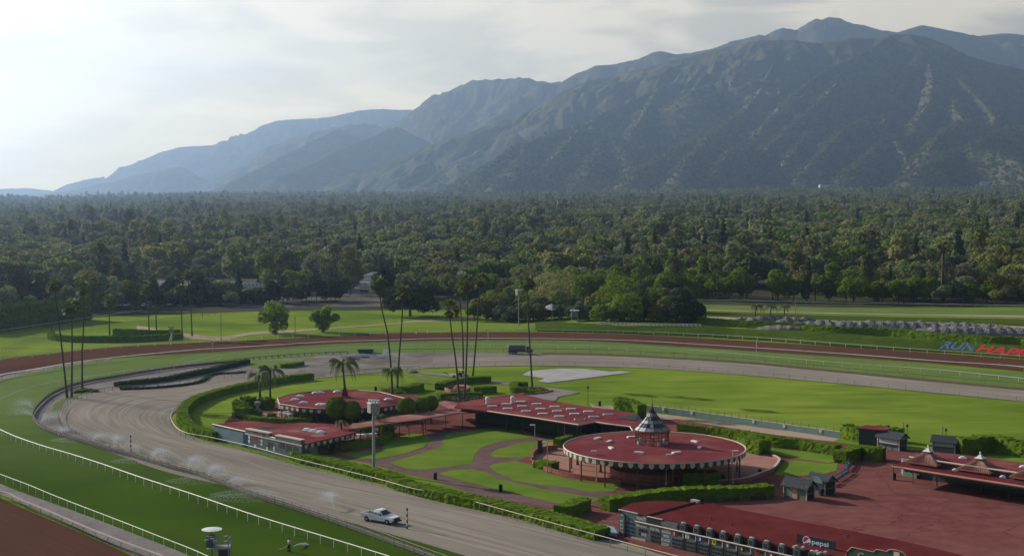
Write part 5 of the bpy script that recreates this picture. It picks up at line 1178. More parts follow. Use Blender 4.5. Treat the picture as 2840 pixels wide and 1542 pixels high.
mb = MB(); mb.lathe((cx_, cy_, RZ), [(.24, 5.75), (.16, 6.1), (.05, 6.3), (.09, 6.5), (.04, 6.7), (.03, 7.7), (.005, 7.9)], 8); mb.build('spire', WOOD, t)
for a in (3.6, 4.3, 5.1, 5.7, .5, 1.4, 2.4): mb = MB(); mb.box((cx_+2.6*math.cos(a), cy_+2.6*math.sin(a), RZ+.28), (.5, .5, .56), a); mb.build('vent_box', METAL, t)
# low brick wall round the terrace
def wall(name, label, pts, h, w, m, cat='wall', cap=None, z0=.1):
    L_ = smooth_path(pts, 1.0) if len(pts) > 2 else pts; o = thing(name, label, cat, (L_[0].x, L_[0].y, z0)); mb = MB(); mc = MB()
    for i in range(len(L_)-1):
        a, b = L_[i], L_[i+1]; d = (b-a); n = Vector((-d.y, d.x, 0)).normalized()*w/2; e = d.normalized()*.02
        q = [a-n-e, b-n+e, b+n+e, a+n-e]
        for M_, za, zb, k in ((mb, z0-.1, h, 1), (mc, h, h+.07, 1.25)):
            c = [(p-(a+b)/2) for p in q]; c = [(a+b)/2+Vector((v.x*1, v.y*1, 0))*1 for v in c]
            if k != 1: c = [a-n*k-e, b-n*k+e, b+n*k+e, a+n*k-e]
            M_.add([(p.x, p.y, za) for p in c]+[(p.x, p.y, zb) for p in c], [(3, 2, 1, 0), (4, 5, 6, 7), (0, 1, 5, 4), (1, 2, 6, 5), (2, 3, 7, 6), (3, 0, 4, 7)])
    mb.build('wall', m, o); mc.build('coping', cap or m, o); return o
wall('terrace_wall', 'low curved brick wall around the left of the round terrace', G("D 300,465 200,478 120,500 82,540 85,575"), .9, .35, STONE)
wall('terrace_wall', 'low curved brick wall in front of the round terrace, left part', G("D 90,590 150,628 260,670 400,705 600,738 865,765"), .7, .35, STONE)
wall('terrace_wall', 'low curved brick wall at the right of the round terrace', G("D 1700,770 1880,758 2000,735 2090,700 2190,660 2245,600 2247,570 2200,545"), .7, .35, STONE, cap=CREAM)
wall('palm_bed_kerb', 'pale kerb wall along the bed of the lone tall palm', G("C 880,545 1080,512 1300,492 1375,478"), .35, .4, PATIO)
wall('fountain_basin', 'round pink rim of the small brick fountain', G("C 608,470 650,452 700,447 750,450 775,465 740,482 680,488 630,482 608,470"), .6, .5, PATIO)
q = g1(px("C 715,465")[0]); o = thing('fountain_steps', 'two tier pink brick basin in the middle of the fountain ring', 'fountain', (q.x, q.y, .1)); mb = MB(); mb.lathe((q.x, q.y, 0), [(2.1, .1), (2.1, .5), (1.4, .5), (1.4, 1.0), (.2, 1.0)], 14); mb.build('basin', PATIO, o)

# ---- ad fence beside the tan path
fp = G("D 890,104 1360,160 1800,222 2247,288 E 560,563")
o = thing('sponsor_fence', 'long low grey green fence board between the tan path and the big lawn', 'fence', fp[0])
L_, LL = resample(smooth_path(fp, 2), 60); mb = MB(); mc = MB(); mg = MB()
for i in range(59):
    a, b = L_[i], L_[i+1]; d = (b-a).normalized(); n = Vector((-d.y, d.x, 0)); th = .06
    mb.add([a-n*th, b-n*th, b-n*th+UP*1.25, a-n*th+UP*1.25, a+n*th, b+n*th, b+n*th+UP*1.25, a+n*th+UP*1.25], [(0, 1, 2, 3), (5, 4, 7, 6), (3, 2, 6, 7)]); mc.tube([a+UP*1.3, b+UP*1.3], .07, 4); mg.tube([a+UP*2.0, b+UP*2.0], .03, 3)
mb.build('board', TEAL, o); mc.build('coping', CREAM, o); mg.build('top_wire', GREYP, o)
pm_ = post_mesh('square', 2.05, .05, GREYP)
for p in L_[::2]: link('post', pm_, o, p-o.location)
for s in ["X 483,120", "X 1262,225", "S 2183,1187", "S 2277,1200", "D 1500,165", "D 2033,240"]:
    q = px(s)[0]; qq = min(L_, key=lambda p: abs(1420+p.x/p.y*F_PX-q[0])); t = (L_[1]-L_[0]).normalized()
    mb = MB(); mb.box((qq.x-.1, qq.y-.12, .92), (.55, .08, .62), math.atan2(t.y, t.x)); mb.build('white_square', WHITE, o)

# ---- kiosks
def kiosk(label, a, b, depth, eave, ridge, over=.45, counter=False, door=None, arch=False, side=True, name='kiosk'):
    a = Vector((a.x, a.y, 0)); b = Vector((b.x, b.y, 0)); ux = (b-a).normalized(); uy = Vector((-ux.y, ux.x, 0))
    if uy.y < 0: uy = -uy
    L = (b-a).length; o = thing(name, label, 'kiosk', (a.x, a.y, .1)); z0 = .1
    P = lambda u, v, z: a+ux*u+uy*v+UP*z
    mb = MB(); mb.add([P(0, 0, 0), P(L, 0, 0), P(L, depth, 0), P(0, depth, 0), P(0, 0, eave), P(L, 0, eave), P(L, depth, eave), P(0, depth, eave), P(0, depth/2, ridge-.05), P(L, depth/2, ridge-.05)],
                   [(0, 1, 5, 4), (2, 3, 7, 6), (1, 2, 6, 9, 5), (3, 0, 4, 8, 7)]); mb.build('wall', SAGE, o)
    mb = MB(); e = over; sl = (ridge-eave)/(depth/2); ze = eave-sl*e
    top = [P(-e, -e, ze), P(L+e, -e, ze), P(L+e, depth/2, ridge), P(-e, depth/2, ridge), P(L+e, depth+e, ze), P(-e, depth+e, ze)]; bot = [p-UP*.12 for p in top]
    mb.add(top+bot, [(0, 1, 2, 3), (3, 2, 4, 5), (7, 6, 9, 8), (8, 9, 11, 10), (0, 6, 7, 1), (1, 7, 8, 2), (2, 8, 10, 4), (4, 10, 11, 5), (5, 11, 9, 3), (3, 9, 6, 0)]); mb.build('roof', SLATE, o)
    for u, v in ((0, 0), (L, 0), (L, depth), (0, depth)): q = P(u, v, eave/2); mb = MB(); mb.box(q, (.16, .16, eave), math.atan2(ux.y, ux.x)); mb.build('corner_post', CREAM, o)
    if counter:
        panel([P(.3, -.04, 1.15), P(L-.3, -.04, 1.15), P(L-.3, -.04, eave-.15), P(.3, -.04, eave-.15)], .03, mat('pale_shutter', (.5, .49, .48), (.42, .41, .4), 1), 'shutter', o, -uy)
        mb = MB(); q = P(L/2, -.12, 1.1); mb.box(q, (L-.2, .35, .08), math.atan2(ux.y, ux.x)); mb.build('counter', SLATE, o)
        for u in np.linspace(.2, L-.2, 4): mb = MB(); mb.box(P(u, -.04, .55), (.06, .06, 1.05), math.atan2(ux.y, ux.x)); mb.build('batten', TEAL, o)
    if door is not None:
        panel([P(door, -.05, .05), P(door+.95, -.05, .05), P(door+.95, -.05, 2.1), P(door, -.05, 2.1)], .04, mat('cream_door', (.58, .42, .3), (.5, .36, .26), 2), 'door', o, -uy)
        for u in (door-.1, door+1.05): mb = MB(); mb.box(P(u, -.04, 1.1), (.1, .08, 2.2), math.atan2(ux.y, ux.x)); mb.build('door_frame', CREAM, o)
    if side:
        for z in ((.1, .95), (1.1, 2.0)):
            for v in ((.25, depth-.25),): panel([P(L+.04, v[0], z[0]), P(L+.04, v[1], z[0]), P(L+.04, v[1], z[1]), P(L+.04, v[0], z[1])], .03, BLACK, 'opening', o, ux)
    if arch:
        mb = MB(); pts = []
        for j in range(13): t_ = math.pi*j/12; pts.append(P(L*.62+1.15*math.cos(t_), -e-.02, ze+.05+.85*math.sin(t_)))
        mb.add(pts+[p+uy*.12 for p in pts], [tuple(range(13)), tuple(range(13, 26))[::-1]]); mb.build('arched_sign', TEAL, o)
        mb = MB(); mb.tube(pts, .06, 5); mb.build('sign_rim', METAL, o)
    return o
kiosk('grey green kiosk with a cream door, front one of the lower pair', *G("b 235,978 865,1092"), 2.2, 2.25, 3.15, door=1.35)
kiosk('serving kiosk with an arched sign, rear one of the lower pair', *G("b 900,850 1370,946"), 2.6, 2.2, 3.1, counter=True, arch=True)
kiosk('serving kiosk with a pale shutter beside the dark lawn hedge', *G("E 785,626 938,650"), 2.6, 2.5, 3.3, counter=True)
kiosk('smaller serving kiosk with a pale shutter, farthest right', *G("E 1180,655 1338,668"), 2.4, 2.3, 3.1, counter=True)
P = G("E 630,480 700,458 860,472 875,487 840,498", 3.4); o = thing('lawn_shed', 'small red roofed shed enclosed by dark hedges on the lawn edge', 'shed', base_of(P)); mb = MB(); mb.prism(P, 3.2, 3.4); mb.build('roof', ROOF, o); mb = MB(); mb.prism(inset(P, .6), .1, 3.2); mb.build('wall', DKGREEN, o)

# ---- right concession building
Pf = G("W 212,462 440,490 1000,580 2576,822 3300,935 3300,800 2576,690 1800,560 1200,455 560,345 330,410", 3.1)
o = thing('concession_building', 'long red roofed concession stand with dark green walls and tiled roof vents', 'building', base_of(Pf))
mb = MB(); mb.prism(Pf, 2.9, 3.1); mb.build('front_roof', ROOF2, o)
fe = [Vector((p.x, p.y, 0)) for p in G("W 212,462 440,490 1000,580 2576,822 3300,935", 3.1)]
mb = MB()
for i in range(len(fe)-1): mb.tube([fe[i]+UP*2.98, fe[i+1]+UP*2.98], .2, 6)
mb.build('front_gutter', mat('pink_fascia', (.5, .27, .22), (.42, .22, .18), 1), o)
Pb = G("W 530,300 1000,372 1800,490 2576,600 3300,710 3300,580 2576,445 1900,310 1280,238 900,205 760,215", 4.1)
mb = MB(); mb.prism(Pb, 3.85, 4.1); mb.build('back_roof', ROOF, o)
be = [Vector((p.x, p.y, 0)) for p in G("W 530,300 1000,372 1800,490 2576,600 3300,710", 4.1)]
mb = MB(); mb.tube([p+UP*4.1 for p in be], .17, 5); mb.build('back_gutter', CREAM, o)
mb = MB()
for i in range(len(be)-1):
    a, b = be[i], be[i+1]; c = Vector((.1, .35, 0)); mb.add([a+c+UP*2.9, b+c+UP*2.9, b+c+UP*3.9, a+c+UP*3.9], [(0, 1, 2, 3)])
mb.build('clerestory', SLATE, o)
wl = [Vector((p.x, p.y, 0)) for p in G("W 740,720 1000,765 1800,890 2576,1010 3300,1120")]
bk = [Vector((p.x, p.y, 0)) for p in G("W 3300,760 2576,640 1500,430 900,330", .1)]
mb = MB(); mb.prism([p+Vector((.3, 1.0, 0)) for p in wl]+[p+Vector((0, 2, 0)) for p in reversed(G("W 700,560 1500,700 2576,850 3300,950", 0))], .1, 2.88); mb.build('wall', DKGREEN, o)
wq = G("W 415,655 660,700 720,725 710,690 470,590", 0); mb = MB(); a = Vector(wq[0]); b = Vector(wq[1]); mb.prism([(a.x, a.y), (b.x, b.y), (b.x+.6, b.y+3.0), (a.x+.6, a.y+3.0)], .1, 2.6); mb.build('side_room', SAGE, o)
for s in ["W 240,720", "W 590,785", "W 1020,828", "W 1478,902", "W 1822,958", "W 2303,1037"]:
    q = g1(px(s)[0]); mb = MB(); mb.box((q.x, q.y, 1.5), (.14, .14, 2.9)); mb.build('post', WOOD if px(s)[0][0] < 2540 else SLATE, o)
valance([p+Vector((.02, .25, 0)) for p in fe[1:]], 2.8, .45, .9, o, name='awning_fringe', mats=[mat('olive_fringe', (.06, .06, .03), (.09, .08, .045), 2), DKGREEN])
for i, (s, zz) in enumerate([("W 860,440", 3.1), ("W 1790,570", 3.1), ("W 2740,712", 3.1)]):
    c = g1(px(s)[0], zz); d = (fe[3]-fe[1]).normalized(); uy = Vector((-d.y, d.x, 0)); 
    rv = thing('tiled_roof_vent', 'tiled pyramid vent with a white capped lantern, %s on the stand' % ['leftmost', 'middle one', 'cut by the photo edge'][i], 'roof vent', c)
    hw, hd = 2.75, 2.2; P4 = [c-d*hw-uy*hd, c+d*hw-uy*hd, c+d*hw+uy*hd, c-d*hw+uy*hd]; T4 = [c-d*.75-uy*.6, c+d*.75-uy*.6, c+d*.75+uy*.6, c-d*.75+uy*.6]
    mb = MB(); mb.add([p+UP*.45 for p in P4]+[p+UP*1.6 for p in T4]+[p+UP*.3 for p in P4], [(0, 1, 5, 4), (1, 2, 6, 5), (2, 3, 7, 6), (3, 0, 4, 7), (4, 5, 6, 7), (8, 9, 1, 0), (9, 10, 2, 1), (10, 11, 3, 2), (11, 8, 0, 3), (11, 10, 9, 8)]); mb.build('pyramid_roof', TILE, rv)
    mb = MB()
    for k in range(15):
        u = -1+2*(k+.5)/15
        for sgn in (-1, 1): mb.tube([c+d*hw*u+uy*hd*sgn+UP*.5, c+d*(.75*u)+uy*.6*sgn+UP*1.78], .06, 4)
        if k < 11:
            u2 = -1+2*(k+.5)/11
            for sgn in (-1, 1): mb.tube([c+uy*hd*u2+d*hw*sgn+UP*.5, c+uy*(.6*u2)+d*.75*sgn+UP*1.78], .06, 4)
    mb.build('tile_rib', mat('pale_tile_rib', (.45, .24, .19), (.38, .2, .16), 3), rv)
    mb = MB(); mb.box((c.x, c.y, c.z+.15), (4.4, 3.4, .3), math.atan2(d.y, d.x)); mb.build('curb', BLACK, rv)
    mb = MB(); mb.box((c.x, c.y, c.z+1.9), (1.25, 1.0, .65), math.atan2(d.y, d.x)); mb.build('lantern', mat('brown_louvre', (.2, .12, .09), (.27, .17, .13), 3), rv)
    mb = MB(); mb.lathe((c.x, c.y, c.z+2.2), [(1.0, 0), (.5, .25), (.12, .6), (.05, .7)], 4, rz=math.pi/4+math.atan2(d.y, d.x)); mb.build('cap', WHITE, rv); mb = MB(); mb.lathe((c.x, c.y, c.z+2.88), [(.05, 0), (.15, .1), (.15, .25), (.02, .35)], 8); mb.build('finial', WHITE, rv)
for s, z in [("W 1480,330", 4.12), ("W 2570,490", 4.12)]: dome(g1(px(s)[0], z), o, 1.0, 1.2, .3, -.3)
for s in ["W 1515,498", "W 1350,545", "W 2345,620", "W 2200,668"]: dome(g1(px(s)[0], 3.12), o, .75, .9, .25, -.3)

# ---- big tote board building at the bottom
F0 = g1(px("U 95,605")[0]); F1 = g1(px("U 2576,870")[0], 2.45); F1 = Vector((F1.x, F1.y, 0)); TX = (F1-F0).normalized(); TN = Vector((TX.y, -TX.x, 0))
if TN.y > 0: TN = -TN
TZ = 3.35
def tq(s, off=0.0): return [on_plane(p, F0+TN*off, TN) for p in px(s)]
P = G("U 105,225 140,150 280,95 480,58 800,45 1100,58 1400,78 1650,92 1900,160 2576,290 V 660,255 1500,410 2400,590 2900,700 3600,880", TZ)
fl_ = [F0+TN*-.5+TX*s_ for s_ in (60, 45, 30, 15, 0.05)]
o = thing('tote_building', 'deep red flat roofed building behind the big tote board at the bottom right', 'building', base_of(P+fl_))
mb = MB(); mb.prism(P+fl_, TZ-.25, TZ); mb.build('roof', ROOF2, o)
mb = MB(); mb.prism(inset(P+fl_, .7), .1, TZ-.25); mb.build('wall', SLATE, o)
a, b = [g1(p, TZ) for p in px("U 525,305 1330,85")]; mb = MB(); mb.tube([a+UP*.12, b+UP*.12], .13, 5); mb.build('roof_duct', SLATE, o)
q = g1(px("U 1340,75")[0], TZ); mb = MB(); mb.box((q.x, q.y, TZ+.2), (1.3, .6, .35), math.atan2(TX.y, TX.x)); mb.build('roof_unit', CONC, o)
for s in ["U 1600,365", "U 1560,440", "U 1930,445", "V 1470,530"]: q = g1(px(s)[0], TZ); mb = MB(); mb.lathe((q.x, q.y, TZ), [(.09, 0), (.09, .35), (.14, .36), (.14, .45)], 7); mb.build('vent_pipe', WOOD, o)
t = thing('tote_board', 'large grey betting board with numbered columns facing the track, bottom right', 'tote board', (F0.x, F0.y, .1))
full = (F1-F0).length*1.9
def TP(s_, z, off=0.0): return F0+TX*s_+UP*z+TN*off
def ws(s): # photograph point -> distance along and height on the board
    q = on_plane(px(s)[0], F0, TN); return (q-F0).dot(TX), q.z
panel([TP(0, .1), TP(full, .1), TP(full, 2.45), TP(0, 2.45)], .4, BOARD, 'face', t, TN)
s0, z0_ = ws("U 400,275"); s1, z1_ = ws("U 550,310"); s2, z2_ = ws("U 800,365"); s3, _ = ws("U 1045,470")
panel([TP(0, 2.45), TP(s0, 2.45), TP(s0, TZ+.1), TP(0, TZ+.1)], .4, BOARD, 'upper_box', t, TN); panel([TP(s0, 2.45), TP(s1, 2.45), TP(s1, TZ-.15), TP(s0, TZ-.15)], .4, BOARD, 'upper_box', t, TN)
panel([TP(s1, 2.45), TP(s2, 2.45), TP(s2, TZ+.02), TP(s1, TZ+.02)], .4, BLACK, 'upper_box', t, TN); panel([TP(s2, 2.45), TP(s3, 2.45), TP(s3, TZ-.1), TP(s2, TZ-.1)], .4, BOARD, 'upper_box', t, TN)
for a_, b_, z in ((0, s0, TZ+.14), (s1, s2, TZ+.06)): mb = MB(); mb.tube([TP(a_-.05, z), TP(b_+.05, z)], .1, 4); mb.build('coping', CONC, t)
s4, _ = ws("U 370,375"); mb = MB(); mb.tube([TP(s4, 2.45, .12), TP(full, 2.45, .12)], .1, 5); mb.build('ledge', CREAM, t)
def lab(txt, s_, m=CHROME, **k):
    p = px(s_); q = [on_plane(v, F0, TN) for v in p]; o_ = q[0]; letters(txt, o_, (q[1]-q[0]), UP*(q[2]-q[1]).z, m, t, off=.05, bold=.012, **k)
lab('TRACK', "U 382,342 540,375 540,330"); lab('TIME OF DAY', "U 378,458 550,498 550,458"); lab('TOTAL', "U 600,508 760,545 760,495"); lab('ODDS', "U 800,555 940,588 940,535")
lab('WIN', "U 820,632 912,653 912,605"); lab('PLACE', "U 790,692 925,722 925,675"); lab('SHOW', "U 792,762 912,790 912,745"); lab('RACE', "U 465,608 548,627 548,582"); lab('MORNING LINE', "U 785,432 1022,482 1022,440", mat('olive_lettering', (.3, .28, .17), (.25, .23, .14), 3))
for i, tx in enumerate(['1st', '2nd', '3rd', '4th'][::-1]): y = 385+58*i; lab(tx, "U 118,%d 165,%d 165,%d" % (y, y+10, y-28))
lab('WIN', "U 125,285 175,296 175,262")
def win(s, m=BLACK): panel([v for v in tq(s, .04)], .02, m, 'display_window', t, TN)
for r_ in range(4):
    for c_ in range(6): x = 200+c_*26; y = 385+r_*62+c_*6; win("U %d,%d %d,%d %d,%d %d,%d" % (x, y+30, x+18, y+34, x+18, y, x, y-4), mat('dim_blue_digit', (.03, .05, .1), (.05, .07, .13), 3))
for r_ in range(2):
    for c_ in range(4): x = 415+c_*38; y = 498+c_*9+r_*62; win("U %d,%d %d,%d %d,%d %d,%d" % (x, y+40, x+28, y+46, x+28, y, x, y-6)) if not (r_ == 1 and c_ > 0) else None
for r_ in range(4):
    for c_ in range(4 if r_ else 4): x = 610+c_*42; y = 540+c_*10+r_*62; win("U %d,%d %d,%d %d,%d %d,%d" % (x, y+38, x+32, y+46, x+32, y, x, y-8))
NUM = [(1000, 575, RED, WHITE), (1205, 620, WHITE, BLACK), (1418, 665, BLUE, WHITE), (1640, 718, YEL, BLACK), (1865, 768, BOARD, CHROME), (2098, 825, BLACK, YEL), (2335, 878, RED, BLACK), (2575, 935, RED, WHITE)]
for i, (x, y, bgm, fm) in enumerate(NUM):
    panel(tq("U %d,%d %d,%d %d,%d %d,%d" % (x-32, y+34, x+32, y+48, x+32, y-32, x-32, y-46), .05), .03, bgm, 'number_plate', t, TN)
    hw = 6 if i == 0 else 15; q = [on_plane(v, F0, TN) for v in px("U %d,%d %d,%d %d,%d" % (x-hw, y+26-hw*.3, x+hw, y+26+hw*.3, x+hw, y-28+hw*.3))]; letters(str(i+1), q[0], q[1]-q[0], UP*(q[2]-q[1]).z, fm, t, off=.09, bold=.03)
    win("U %d,%d %d,%d %d,%d %d,%d" % (x+55, y+38, x+118, y+52, x+118, y-2, x+55, y-18))
    mb = MB(); sx, _ = ws("U %d,%d" % (x+145, y+60)); mb.box(TP(sx, 2.0, .07), (.07, .1, .85), math.atan2(TX.y, TX.x)); mb.build('white_divider', CHROME, t); mb = MB(); mb.box(TP(sx, .85, .04), (.22, .1, 1.45), math.atan2(TX.y, TX.x)); mb.build('dark_divider', BLACK, t)
    for r_ in range(3):
        for c_ in range(4): xx = x-40+c_*44; yy = y+80+r_*62+c_*10; win("U %d,%d %d,%d %d,%d %d,%d" % (xx, yy+34, xx+30, yy+41, xx+30, yy, xx, yy-7))
mb = MB(); mb.add(tq("U 290,690 520,755 525,665 410,645 300,620", .25), [(0, 1, 2, 3, 4)]); mb.build('pale_sheet', CONC, t)
LH = [(1110, 430), (1330, 475), (1540, 520), (1760, 570), (1995, 620), (2220, 670), (2460, 725), (2712, 781), (2962, 838), (3205, 893)]
hood = None
for i, (x, y) in enumerate(LH):
    sx, _ = ws("U %d,%d" % (x, y)); 
    mb = MB(); n_ = 9; prof_ = [(-.42, 0), (-.42, .7)]+[(-.42*math.cos(math.pi*j/n_), .7+.32*math.sin(math.pi*j/n_)) for j in range(1, n_)]+[(.42, .7), (.42, 0)]
    hp = TP(sx+.1, 2.5, -.05); h_ = thing('score_hood', '%s arched grey hood standing in the row on top of the tote board' % ['first', 'second', 'third', 'fourth', 'fifth', 'sixth', 'seventh', 'eighth', 'ninth', 'tenth'][i], 'hood', hp)
    fr = [hp+TX*u+UP*v for u, v in prof_]; bk_ = [p-TN*.75 for p in fr]; k = len(fr)
    mb.add(fr+bk_, [tuple(range(k)), tuple(range(k, 2*k))[::-1]]+[(j, (j+1) % k, (j+1) % k+k, j+k) for j in range(k)]); mb.build('shell', BOARD, h_)
    panel([hp+TX*-.27+UP*.15+TN*.02, hp+TX*.27+UP*.15+TN*.02, hp+TX*.27+UP*.72+TN*.02, hp+TX*-.27+UP*.72+TN*.02], .02, BLACK, 'screen', h_, TN)
    mb = MB(); mb.tube([p+UP*.03-TN*.3 for p in fr[3:9]], .12, 5); mb.build('cap', CONC, h_)
# pepsi sign
so_ = F0-TN*3.0
def sq(s, off=0.0): return [on_plane(p, so_+TN*off, TN) for p in px(s)]
c4 = sq("V 655,632 1265,758 1265,592 655,465"); sg = thing('soda_sign', 'dark blue rectangular sign reading pepsi on posts above the tote board', 'sign', (c4[0].x, c4[0].y, TZ))
panel(c4, .1, mat('navy_sign', (.012, .025, .045), (.018, .032, .055), 2, rough=.5), 'panel', sg, TN)
cc4 = [c4[0], c4[1], c4[2], c4[3]]
mb = MB(); mb.tube(cc4+[c4[0]], .05, 4); mb.build('frame', SLATE, sg)
q = sq("V 890,662 1165,690 1165,600"); V_, F_ = txt_mesh('pepsi', bold=.025); 
letters('pepsi', sq("V 890,652")[0], sq("V 1162,709")[0]-sq("V 890,652")[0], UP*(sq("V 890,553")[0].z-sq("V 890,652")[0].z), mat('ice_blue_letter', (.5, .58, .66), rough=.5), sg, off=.06, bold=.02)
cen = sq("V 808,578")[0]; rr = (sq("V 875,590")[0]-cen).length*.98
def disc(r0, m, nm, off, pred=None, seg=40):
    mb = MB(); N_ = 24
    for i in range(N_):
        for j in range(N_):
            u0, u1 = -1+2*i/N_, -1+2*(i+1)/N_; v0, v1 = -1+2*j/N_, -1+2*(j+1)/N_; um, vm = (u0+u1)/2, (v0+v1)/2
            if pred(um, vm): mb.add([cen+TX*u*r0+UP*v*r0+TN*off for u, v in ((u0, v0), (u1, v0), (u1, v1), (u0, v1))], [(0, 1, 2, 3)])
    return mb.build(nm, m, sg)
wave = lambda u, v: v-(.45*u+.22*math.sin(3.0*u))
disc(rr, WHITE, 'roundel', .06, lambda u, v: u*u+v*v < 1)
disc(rr*.86, RED, 'red_swirl', .07, lambda u, v: u*u+v*v < 1 and wave(u, v) > .12); disc(rr*.86, BLUE, 'blue_swirl', .07, lambda u, v: u*u+v*v < 1 and v < -.42+.25*u)
for s in ["V 912,690", "V 985,705"]: q = sq(s)[0]; mb = MB(); mb.tube([Vector((q.x, q.y, TZ)), q], .06, 5); mb.build('post', SLATE, sg)
for s, d in [("V 740,710", 1.8), ("V 960,775", 1.8), ("V 1100,790", 1.6), ("V 620,690", 1.2), ("V 1010,800", 1.2)]:
    q = g1(px(s)[0], TZ+.2); lp = thing('roof_floodlight', 'small pale floodlight on the roof below the pepsi sign' if 0 else 'pale floodlight lying on the red roof below the dark blue sign', 'floodlight', (q.x, q.y, TZ), group='floodlights under the dark blue sign')
    mb = MB(); mb.box((q.x, q.y, TZ+.35), (.75, .3, .25), .6*d); mb.build('lamp_head', CONC, lp); mb = MB(); mb.tube([(q.x, q.y, TZ), (q.x+.1, q.y, TZ+.3)], .05, 5); mb.tube([(q.x, q.y, TZ+.05), (q.x+1.0, q.y+.5, TZ+.05)], .05, 4); mb.build('bracket', METAL, lp)
# scalloped name sign
so2 = F0-TN*1.2
def s2(s): return [on_plane(p, so2, TN) for p in px(s)]
topc = s2("V 1445,1000 1445,790 1465,745 1500,722 1520,695 1545,682 1900,760 1925,722 1960,718 2110,752 2135,725 2180,718 2270,728 2370,765 2410,800 2430,840 2435,1150"); zb = TZ-.5
ns = thing('name_sign', 'dark green scroll-topped sign with script lettering at the bottom edge', 'sign', (topc[0].x, topc[0].y, TZ))
ring_ = [Vector((topc[0].x, topc[0].y, zb))]+topc[1:-1]+[Vector((topc[-1].x, topc[-1].y, zb))]; k = len(ring_)
mb = MB(); mb.add(ring_, [tuple(range(k))]); mb.add([p-TN*.15 for p in ring_], [tuple(range(k))[::-1]]); mb.build('panel', DKGREEN, ns)
mb = MB(); mb.tube([p+TN*.03 for p in ring_]+[ring_[0]+TN*.03], .06, 5); mb.build('border', mat('pink_border', (.5, .3, .26), (.44, .26, .22), 2), ns)
a = s2("V 1590,880")[0]; b = s2("V 2150,1010")[0]; letters('Santa', Vector((a.x, a.y, a.z)), Vector((b.x-a.x, b.y-a.y, 0)), UP*(s2("V 1590,748")[0].z-a.z), mat('soft_gold', (.4, .36, .26), (.34, .3, .22), 3), ns, off=.05, shear=.35)
a = s2("V 2220,840 2315,865 2315,770 2220,750"); panel([p+TN*.05 for p in a], .04, CREAM, 'crest', ns, TN)

# ---- hillside lettering beyond the track
lb_ = GT("K 1000,770 1350,800 1370,722 1030,700"); 
def ground_text(txt, quad, m, label):
    A, B, C2, D2 = quad; V, Fc = txt_mesh(txt, shear=.25, bold=.032); mb = MB()
    vs = []
    for v in V:
        p = A.lerp(B, v[0]).lerp(D2.lerp(C2, v[0]), v[1]); vs.append((p.x, p.y, ztf(p.x, p.y)+.4))
    mb.add(vs, Fc); o = mb.build('hillside_lettering', m, None); return tag(o, label, 'lettering')
ground_text('RUN', GT("K 998,768 1345,800 1370,722 1030,700"), mat('lettering_blue', (.1, .17, .3), (.08, .14, .26), 2), 'large slate blue RUN letters laid on the far grass bank')
ground_text('HAPPY', GT("K 1352,796 2010,868 2040,790 1380,727"), mat('lettering_red', (.55, .045, .06), (.48, .04, .05), 2), 'large red HAPPY letters on the far grass bank, cut by the photo edge')
# ================================================================ masts, lamps and posts
def mast(label, foot, top, hw, kind='box', name='light_tower', cat='light tower', drape=False, r=.25):
    b = on_ground(px(foot)[0]) if drape else g1(px(foot)[0]); tp = at_y(px(top)[0], b.y); o = thing(name, label, cat, b)
    mb = MB(); mb.tube([b-UP*.1, Vector((b.x, b.y, tp.z))], r, 8, r2=r*.85); mb.build('pole', METAL, o)
    mb = MB(); mb.lathe((b.x, b.y, b.z), [(r*2.0, -.05), (r*2.0, .35), (r*1.2, .5)], 8); mb.build('footing', CONC if not drape else METAL, o)
    w, d, h = hw; z = tp.z-h/2
    mb = MB(); mb.box((b.x, b.y, z), (w, d, h), .5); mb.build('equipment_box', mat('white_cladding', (.4, .37, .35), (.28, .25, .23), 1.2, stretch=(6, 6, .3)), o)
    mb = MB(); mb.box((b.x, b.y, tp.z+.05), (w*1.08, d*1.08, .12), .5); mb.build('box_lid', WHITE, o)
    for i in range(4):
        k = .55 if drape else .8; c = Vector((b.x+w*.42*(i-1.2)/1.4, b.y-.2*i, tp.z+.35)); mb = MB(); mb.lathe(c, [(.05, -.3), (.3*k, 0), (.36*k, .28*k), (.15*k, .4*k)], 8); mb.build('dish_lamp', GREYP if drape else WHITE, o)
    return o
mast('tall grey pole with a white equipment box and dish lamps in the near garden', "B 1515,1062", "B 1512,562", (1.65, 1.45, 1.6), r=.26)
mast('grey pole with a white ribbed box rising from the garden trees', "I 755,640", "I 755,330", (2.0, 1.7, 2.0), drape=True, r=.17)
def lamp_post(label, foot, h, m=CREAM, kind='street', name='lamp_post', group=None, drape=False, arm=-1):
    b = on_ground(px(foot)[0]) if drape else g1(px(foot)[0]); b = Vector((b.x, b.y, b.z+.08)); o = thing(name, label, 'lamp post', b, 0, group)
    if isinstance(h, str): h = at_y(px(h)[0], b.y).z-b.z
    mb = MB(); mb.tube([b, b+UP*h], .075 if kind == 'street' else .06, 6); mb.build('pole', m, o)
    if kind == 'street': mb = MB(); mb.box(b+UP*(h-.15)+Vector((arm*.45, 0, 0)), (.85, .28, .16)); mb.build('lamp_head', WHITE, o); mb = MB(); mb.lathe(b, [(.14, 0), (.14, .5), (.09, .55)], 7); mb.build('base', m, o)
    else: mb = MB(); mb.lathe(b+UP*h, [(.06, 0), (.2, .12), (.22, .4), (.28, .42), (.08, .62), (.02, .8)], 7); mb.build('lantern', SLATE, o)
    return o
